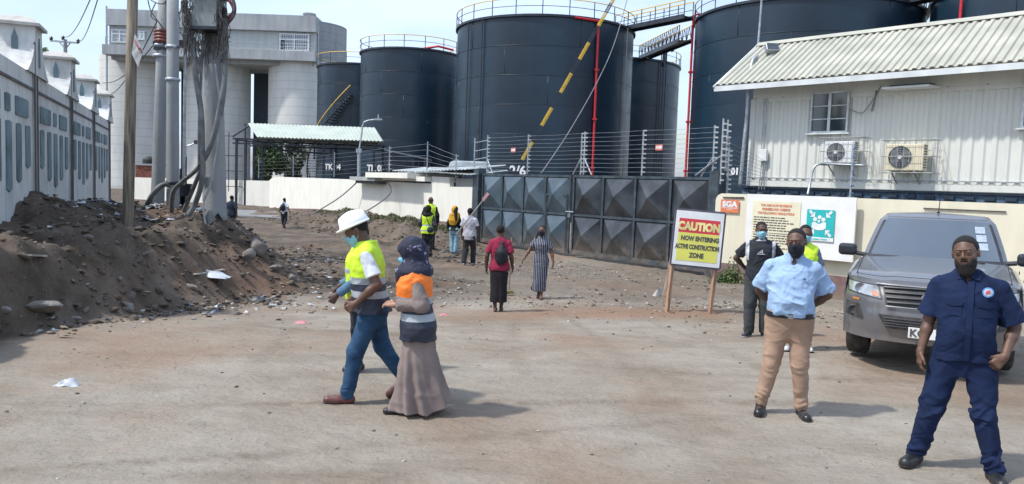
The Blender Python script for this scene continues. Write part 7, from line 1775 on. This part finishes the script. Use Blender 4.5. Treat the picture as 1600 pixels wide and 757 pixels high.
F_ = Fld(arr((-.35, -.1, .1)), arr((.0, .2, .8)), .01); F_.add(stack([(.19, -.165, .07, .07, .025), (.45, -.12, .05, .05, .03), (.72, -.08, .02, .04, .03)]), .02); F_.mesh('dress_slit_flap', cloth('navy_lining', (.03, .035, .06)), p5_.t)
p5_.maskm(m_kmask); p5_.shoes(mat('sandal', (.12,)*3), None, .72)
mb = MB()
for k_ in range(5): mb.tube([p5_.H((-.06-.004*k_, .03, .03)), p5_.H((-.088, .02-.006*k_, -.05)), (-.10-.01*k_, -.05, 1.42), (-.11-.012*k_, -.10, 1.27-.03*k_)], .011, 6)
mb.build('braids', MATS['black_hair'], p5_.t, local=True)
# ---------- 6 white-grey shirt man with long-handled tool
P = along(732, 415)
J = dict(elbL=(.24, .03, 1.12), wriL=(.25, -.04, .88), elbR=(-.25, .0, 1.14), wriR=(-.20, -.20, 1.25), handR=(.1, -.3, .9), ankL=(.10, .16, .10), toeL=(.11, -.02, .03), ankR=(-.09, -.14, .085), toeR=(-.09, -.32, .03), kneeL=(.1, .03, .48), kneeR=(-.1, -.12, .5))
p6_ = Person('man in pale grey t-shirt seen from behind, tool over his shoulder', P, zat(732, 325, P.y)-gz(P.x, P.y), 165, sk2, J, h=.011, w=1.05)
p6_.body(); p6_.hairm('short'); p6_.trousers(cloth('charcoal_trousers', (.035, .036, .04)), kn=.085, an=.075); p6_.torso_cloth('t_shirt', cloth('pale_grey_shirt', (.44, .44, .48)), .036, .78, .75, sg=.032, amp=.008); p6_.shoes(mat('white_sneaker', (.55, .56, .58), .6), None, 1.)
a, b = pt(733, 341, 22.5), pt(755, 313, 22.2); a2 = a+(a-b)*.9
mh = MB(); mh.beam(b, b+(b-a)*.35, .05, .10); tool('hoe', 'long-handled tool with a pinkish end over the shoulder of the man in pale grey', [a2, b], .018, [('tool_head', mh, mat('faded_pink_paint', (.42, .24, .26), .7))], mat('pale_handle', (.45, .42, .38), .7))
# ---------- 7 mustard / black headscarf woman
P = along(709, 397)
J = dict(ankL=(.07, .02, .085), ankR=(-.07, .0, .085), elbR=(-.24, .02, 1.14), wriR=(-.27, -.02, .92))
p7_ = Person('woman with mustard and black headscarf and pale blue jeans seen from behind', P, zat(709, 323, P.y)-gz(P.x, P.y), 160, sk4, J, female=True, h=.011)
p7_.body(); p7_.trousers(cloth('pale_blue_jeans', (.32, .48, .55), col2=(.16, .28, .36)), th=.11, kn=.085, an=.085); p7_.torso_cloth('black_top', cloth('black_top', (.018, .018, .022)), .03, .86, 1, forearm=.95, sg=.03, flare=.03); p7_.shoes(mat('pale_shoe', (.4, .42, .45), .6), None, .9)
m_must = cloth('mustard_scarf', (.55, .30, .03)); m_blks = cloth('black_scarf', (.02, .018, .02))
hijab(p7_, m_must, h=.011); F_ = Fld(arr((-.35, -.35, .95)), arr((.35, .4, 1.85)), .011); F_.add(stack([(1.06, .03, .08, .10, .08), (1.25, .01, .06, .19, .13), (1.42, .0, .03, .18, .12), (1.5, 0, .02, .1, .1)], .02), .03); F_.disp(wr(.006, 24, 1)); F_.mesh('scarf_drape', m_must, p7_.t)
F_ = Fld(arr((-.35, -.3, 1.15)), arr((.35, .4, 1.85)), .011); F_.add(ell(p7_.H((-.03, .05, .035)), (.095, .10, .10)), .03); F_.add(cone(p7_.H((-.05, .10, -.02)), (-.13, .17, 1.28), .075, .05), .05); F_.mesh('scarf_tail', m_blks, p7_.t)
# ---------- 8 woman in hi-vis seen from behind, 9 taller man beyond
P = along(667, 400)
J = dict(elbR=(-.26, .05, 1.14), wriR=(-.32, .0, .90), elbL=(.26, .02, 1.14), wriL=(.27, -.12, .95))
p8_ = Person('woman in yellow vest over black spotted clothes carrying dark bag', P, zat(667, 322, P.y)-gz(P.x, P.y), 170, sk3, J, female=True, w=1.15, h=.011)
m_spot = floral('black_spotted_cloth', (.018, .018, .024), (.35, .35, .38), (.1, .1, .12), 30)
p8_.body(); p8_.trousers(m_spot, th=.11, kn=.085, an=.08); skirt(p8_, [(.58, 0, .01, .19, .15), (.8, 0, .01, .19, .15), (1.0, 0, 0, .16, .12)], cloth('black_top', (.02,)*3), h=.012); p8_.torso_cloth('spotted_top', m_spot, .022, .84, 1, forearm=.92, sg=.035); p8_.shoes(mat('black_shoe', (.02,)*3), None, .9)
m_yv = banded('yellow_vest_back', [(0, YV), (.86, SV), (.91, YV), (1.04, SV), (1.10, YV)], .6)
p8_.torso_cloth('reflective_vest', m_yv, .045, .78, sleeveless=True, amp=.007, flare=.02); hijab(p8_, m_blks, h=.011)
o = thing('shoulder_bag', 'dark green-black shoulder bag hanging on the woman in the yellow vest', 'bag', p8_.t.location, p8_.t.rotation_euler.z, scale=p8_.t.scale[0])
F_ = Fld(arr((-.45, -.2, .7)), arr((.05, .45, 1.2)), .011); F_.add(ell((-.16, .21, .93), (.12, .07, .11)), .02); F_.mesh('bag_body', cloth('dark_green_bag', (.03, .05, .055)), o); mb = MB(); mb.tube([(-.16, .21, 1.02), (-.02, .20, 1.3), (.10, .06, 1.50), (.02, -.14, 1.3)], .012, 5); mb.build('strap', m_black, o, local=True)
p9_ = Person('tall bald man in a yellow vest just beyond the woman with the dark bag', pt(671, 392, P.y+1.6), zat(671, 308, P.y+1.6)-gz(pt(671, 392, P.y+1.6).x, P.y+1.6), 178, sk2, None, h=.013)
p9_.body(); p9_.trousers(cloth('dark_trousers', (.03,)*3)); p9_.torso_cloth('black_jacket', cloth('black_top', (.02,)*3), .024, .84, 1, forearm=.95, sg=.03); p9_.torso_cloth('reflective_vest', m_yv, .042, .84, sleeveless=True); p9_.shoes(mat('black_shoe', (.02,)*3))
# ---------- 10, 11 far walkers
pp = pt(444, 340, 38); J = dict(elbL=(.26, .0, 1.15), wriL=(.36, -.16, .98), elbR=(-.28, .06, 1.15), wriR=(-.42, .14, .98), ankL=(.1, -.15, .085), toeL=(.1, -.33, .03), ankR=(-.1, .2, .12), toeR=(-.1, .03, .03))
hz_ = pt(444, 309.5, 38).z - gz(pp.x, 38)
p10 = Person('far walker in white shirt with black backpack, seen over the soil heap', pp, hz_, 170, sk2, J, h=.015)
p10.body(); p10.hairm('short'); p10.trousers(cloth('dark_trousers', (.03,)*3)); p10.torso_cloth('t_shirt', cloth('white_shirt', (.66,)*3), .024, .82, .75, sg=.03); p10.shoes(mat('black_shoe', (.02,)*3))
backpack('black backpack on the far walker in the white shirt', p10, (.0, .19, 1.22), (.16, .09, .24), m_bag)
pp = pt(362, 335, 33); hz_ = pt(362, 305.5, 33).z - gz(pp.x, 33)
p11 = Person('far man in dark shirt seen between the thick pole and the soil heap', pp, hz_, 170, sk2, dict(elbR=(-.25, .05, 1.12), wriR=(-.27, .03, .9)), h=.015, w=1.05)
p11.body(); p11.hairm('short'); p11.trousers(cloth('dark_trousers', (.03,)*3)); p11.torso_cloth('shirt', cloth('dark_slate_shirt', (.03, .04, .06)), .024, .82, .8, sg=.03); p11.shoes(mat('black_shoe', (.02,)*3))
# ---------- 12 black T-shirt with white trim
P = along(1180, 526)
J = dict(shoR=(-.18, .0, 1.39), shoL=(.18, .0, 1.39), elbR=(-.34, .10, 1.17), wriR=(-.20, .20, 1.02), handR=(.8, .3, -.4), palmR=(0, 1, 0), elbL=(.33, .12, 1.16), wriL=(.20, .2, 1.02), handL=(-.8, .3, -.4), palmL=(0, 1, 0), ankR=(-.10, -.02, .085), toeR=(-.17, -.18, .03), ankL=(.13, .05, .085), toeL=(.2, -.12, .03), kneeR=(-.11, -.03, .49), kneeL=(.12, .0, .49))
p12 = Person('man in black t-shirt with white trim and blue mask', P, 1.70, -14, sk2, J, w=1.08, h=.0085, head=(8, 8, 0))
p12.body(); p12.eyes(); p12.hairm('bald') if False else p12.hairm('short'); p12.maskm(m_bmask); p12.trousers(cloth('grey_green_trousers', (.055, .062, .066)), th=.108, kn=.09, an=.078); p12.shoes(mat('dark_sneaker', (.03, .035, .045), .6), mat('white_sole', (.45, .46, .48), .7), 1.05)
def mi12(x, y, z): return ((np.abs(x) > .165) & (np.abs(x) < .215) & (z > 1.16)).astype(np.int32)
p12.torso_cloth('t_shirt', [cloth('black_tshirt', (.028, .032, .040)), cloth('white_trim', (.50, .52, .56))], .024, .84, .72, sg=.034, amp=.007, mifn=mi12)
F_ = Fld(arr((-.2, -.2, 1.35)), arr((.2, .2, 1.6)), .006); F_.add(stack([(1.455, 0, -.004, .095, .088), (1.50, 0, .0, .074, .072)], 0), .01); F_.mesh('white_collar', cloth('white_trim', (.5,)*3), p12.t)
mb = MB(); yc = -.155
for i, (x, hh_) in enumerate(((-.022, .020), (0, .035), (.022, .052))): mb.slab([(x-.008, yc, 1.285), (x+.010, yc, 1.285), (x+.0, yc, 1.285+hh_), (x-.016, yc+.0, 1.285+hh_-.008)], (0, -1, 0), .004)
mb.slab([(-.055, yc, 1.262), (.055, yc, 1.262), (.055, yc, 1.276), (-.055, yc, 1.276)], (0, -1, 0), .004); mb.build('chest_logo', cloth('white_trim', (.5,)*3), p12.t, local=True)
# ---------- 14 man in hi-vis behind the light blue shirt
J = dict(ankR=(-.13, -.04, .085), toeR=(-.18, -.2, .03), ankL=(.10, .02, .085), toeL=(.14, -.15, .03), elbL=(.23, .06, 1.14), wriL=(.24, .02, .9))
p14 = Person('man in yellow vest and blue mask behind the man in the light blue shirt', pt(1247, 548, 9.95), 1.64, -14, sk1, J, w=.88, h=.0085, head=(0, 10, 0))
p14.body(); p14.eyes(); p14.hairm('short'); p14.maskm(m_bmask); p14.trousers(cloth('pale_olive_trousers', (.26, .28, .25)), kn=.088, an=.075); p14.torso_cloth('shirt', cloth('grey_blue_shirt', (.16, .2, .26)), .018, .84, .8, sg=.028); p14.torso_cloth('reflective_vest', m_yv, .036, .86, sleeveless=True); p14.shoes(mat('white_sneaker', (.55,)*3), mat('dark_sole', (.04,)*3), 1.05)
# ---------- 13 light blue shirt
P = along(1224, 648)
J = dict(hipL=(.092, .01, .88), hipR=(-.092, .01, .88), kneeR=(-.135, -.02, .48), ankR=(-.205, .02, .085), toeR=(-.225, -.15, .032), kneeL=(.115, -.03, .49), ankL=(.155, .03, .085), toeL=(.195, -.15, .032), shoL=(.20, .0, 1.385), shoR=(-.19, .0, 1.385),
         elbR=(-.27, .11, 1.14), wriR=(-.14, .20, .98), handR=(.85, .3, -.3), palmR=(0, 1, 0), elbL=(.325, .12, 1.14), wriL=(.16, .21, .98), handL=(-.85, .3, -.3), palmL=(0, 1, 0))
p13 = Person('man in light blue shirt, tan chinos and black mask', P, 1.755, -17, sk1, J, w=1.14, belly=.085, head=(-14, 5, -6), headc=(.02, -.03, 1.622), h=.0065)
p13.body(); p13.eyes(); p13.hairm('short'); p13.maskm(m_kmask, -.135)
p13.trousers(cloth('tan_chinos', (.37, .25, .18), .1, 5), th=.112, kn=.077, an=.058, amp=.010, seed=5, waist=.012); p13.belt(mat('dark_belt', (.015, .018, .03), .5), z=.955, grow=.022, hgt=.042); p13.shoes(mat('black_leather', (.018, .018, .02), .3), mat('dark_sole', (.04,)*3), 1.08)
p13.torso_cloth('shirt', cloth('light_blue_shirt', (.30, .43, .63), .06, 5), .020, .955, .80, sg=.034, amp=.011, collar=.012, vneck=True, seed=6.5, cuff=.010, ws=20)
mb = MB()
for x in (-1, 1): mb.add([(.007+x*.012, -.088, 1.455), (.007+x*.060, -.088, 1.452), (.007+x*.075, -.050, 1.505), (.007+x*.018, -.083, 1.500)], [(0, 1, 2, 3)])
yb = lambda z: np.interp(z, [r[0] for r in p13.rows], [r[2]-r[4] for r in p13.rows])-.030
mb.build('collar_flaps', MATS['light_blue_shirt'], p13.t, local=True)
mb = MB()
for z in (1.40, 1.31, 1.22, 1.13, 1.04): mb = MB(); mb.box((.008, yb(z)+.002, z), (.009, .006, .009)); mb.build('button', mat('pale_button', (.25, .33, .45), .5), p13.t, local=True)
mb = MB(); mb.box((.10, yb(1.30)+.01, 1.30), (.022, .006, .012)); mb.build('chest_emblem', mat('navy_thread', (.03, .05, .12), .6), p13.t, local=True)
mb = MB(); mb.box((0, np.interp(.955, [r[0] for r in p13.rows], [r[2]-r[4] for r in p13.rows])-.028, .955), (.045, .008, .038)); mb.build('belt_buckle', m_chrome, p13.t, local=True)
# ---------- 15 guard in in navy uniform
fL, fR = gplace(1436, 722), gplace(1552, 748); P = (fL+fR)/2
J = dict(hipL=(.10, .01, .86), hipR=(-.10, .01, .86), kneeR=(-.185, -.02, .47), ankR=(-.265, .05, .085), toeR=(-.33, -.11, .034), kneeL=(.15, -.06, .47), ankL=(.235, -.07, .085), toeL=(.27, -.25, .034),
         shoL=(.19, .01, 1.385), shoR=(-.19, .01, 1.385), elbR=(-.24, .03, 1.12), wriR=(-.285, -.05, .88), handR=(-.02, -.12, -1), palmR=(1, .25, 0), thumbR=(.3, -1, 0), curlR=.42,
         elbL=(.30, .06, 1.11), wriL=(.24, -.085, .915), handL=(-.62, -.28, -.75), palmL=(-.2, .9, 0), thumbL=(-.4, -.6, .5), curlL=.85)
p15 = Person('bearded man in navy uniform with round chest patch, hand at pocket', P, 1.80, -27, sk1, J, w=1.01, belly=.05, head=(-12, 2, -8), headc=(-.045, -.045, 1.628), h=.006)
p15.body(); p15.eyes(); p15.hairm('afro', beard=True)
m_nav = cloth('navy_uniform', (.009, .020, .064), .12, 5, col2=(.006, .013, .043))
p15.trousers(m_nav, th=.114, kn=.082, an=.068, amp=.012, seed=8, waist=.016); p15.shoes(mat('black_boot', (.018, .018, .02), .45, 0, .2, 12), mat('dark_sole', (.04,)*3), 1.18, boot=.05)
p15.torso_cloth('uniform_shirt', m_nav, .030, .84, .86, sg=.036, amp=.008, collar=.012, vneck=True, seed=1.5, flare=.015, cuff=.014, ws=18)
ybg = lambda x, z: (np.interp(z, [r[0] for r in p15.rows], [r[2] for r in p15.rows])-(np.interp(z, [r[0] for r in p15.rows], [r[4] for r in p15.rows])+.032)*(1-min(abs(x)/(.03+np.interp(z, [r[0] for r in p15.rows], [r[3] for r in p15.rows])), .99)**2.3)**(1/2.3))
for x0_ in (-.105, .105):
    mb = MB()
    for (z0_, z1_, ins, e) in ((1.185, 1.275, .0, .006), (1.262, 1.300, -.004, .014)):
        xs3 = [x0_-.055+ins+(.11-2*ins)*i/5 for i in range(6)]; V = [(x, ybg(x, z)-e, z if z == z1_ else (z-.012*(1-abs(x-x0_)/.055) if e > .01 else z)) for z in (z0_, z1_) for x in xs3]; mb.add(V, [(i, i+1, i+7, i+6) for i in range(5)])
    mb.build('chest_pocket', m_nav, p15.t, local=True)

mb = MB(); V = [(x, ybg(x, z)-.008, z) for z in [.86+.58*i/12 for i in range(13)] for x in (-.02, .02)]; mb.add(V, [(2*i, 2*i+1, 2*i+3, 2*i+2) for i in range(12)]); mb.build('button_placket', m_nav, p15.t, local=True)
mb = MB()
for x in (-1, 1): mb.add([(-.016+x*.012, -.112, 1.452), (-.016+x*.072, -.104, 1.440), (-.016+x*.088, -.055, 1.505), (-.016+x*.022, -.098, 1.500)], [(0, 1, 2, 3)])
mb.build('collar_flaps', m_nav, p15.t, local=True)
cx_, cz_ = .105, 1.365; cy_ = ybg(cx_, cz_)-.012
def ring_(r, e, n=24): return [(cx_+r*math.cos(2*math.pi*i/n), cy_-e+.18*(abs(r*math.cos(2*math.pi*i/n)+.0)), cz_+r*math.sin(2*math.pi*i/n)) for i in range(n)]
mb = MB(); mb.slab(ring_(.036, 0), (0, -1, 0), .003); pa = mb.build('round_patch', mat('patch_blue', (.10, .30, .62), .6), p15.t, local=True)
mb = MB(); mb.slab(ring_(.027, .004), (0, -1, 0), .002); mb.build('patch_field', mat('patch_white', (.55, .58, .65), .6), pa, local=True)
mb = MB()
for dx, dz, l in ((-.008, .0, .018), (.006, .004, .016)): mb.slab([(cx_+dx-l*.6, cy_-.008, cz_+dz-l*.6), (cx_+dx+l*.0, cy_-.008, cz_+dz-l*.8), (cx_+dx+l*.6, cy_-.008, cz_+dz+l*.6), (cx_+dx, cy_-.008, cz_+dz+l*.8)], (0, -1, 0), .002)
mb.build('patch_red_mark', mat('patch_red', (.55, .10, .12), .6), pa, local=True)
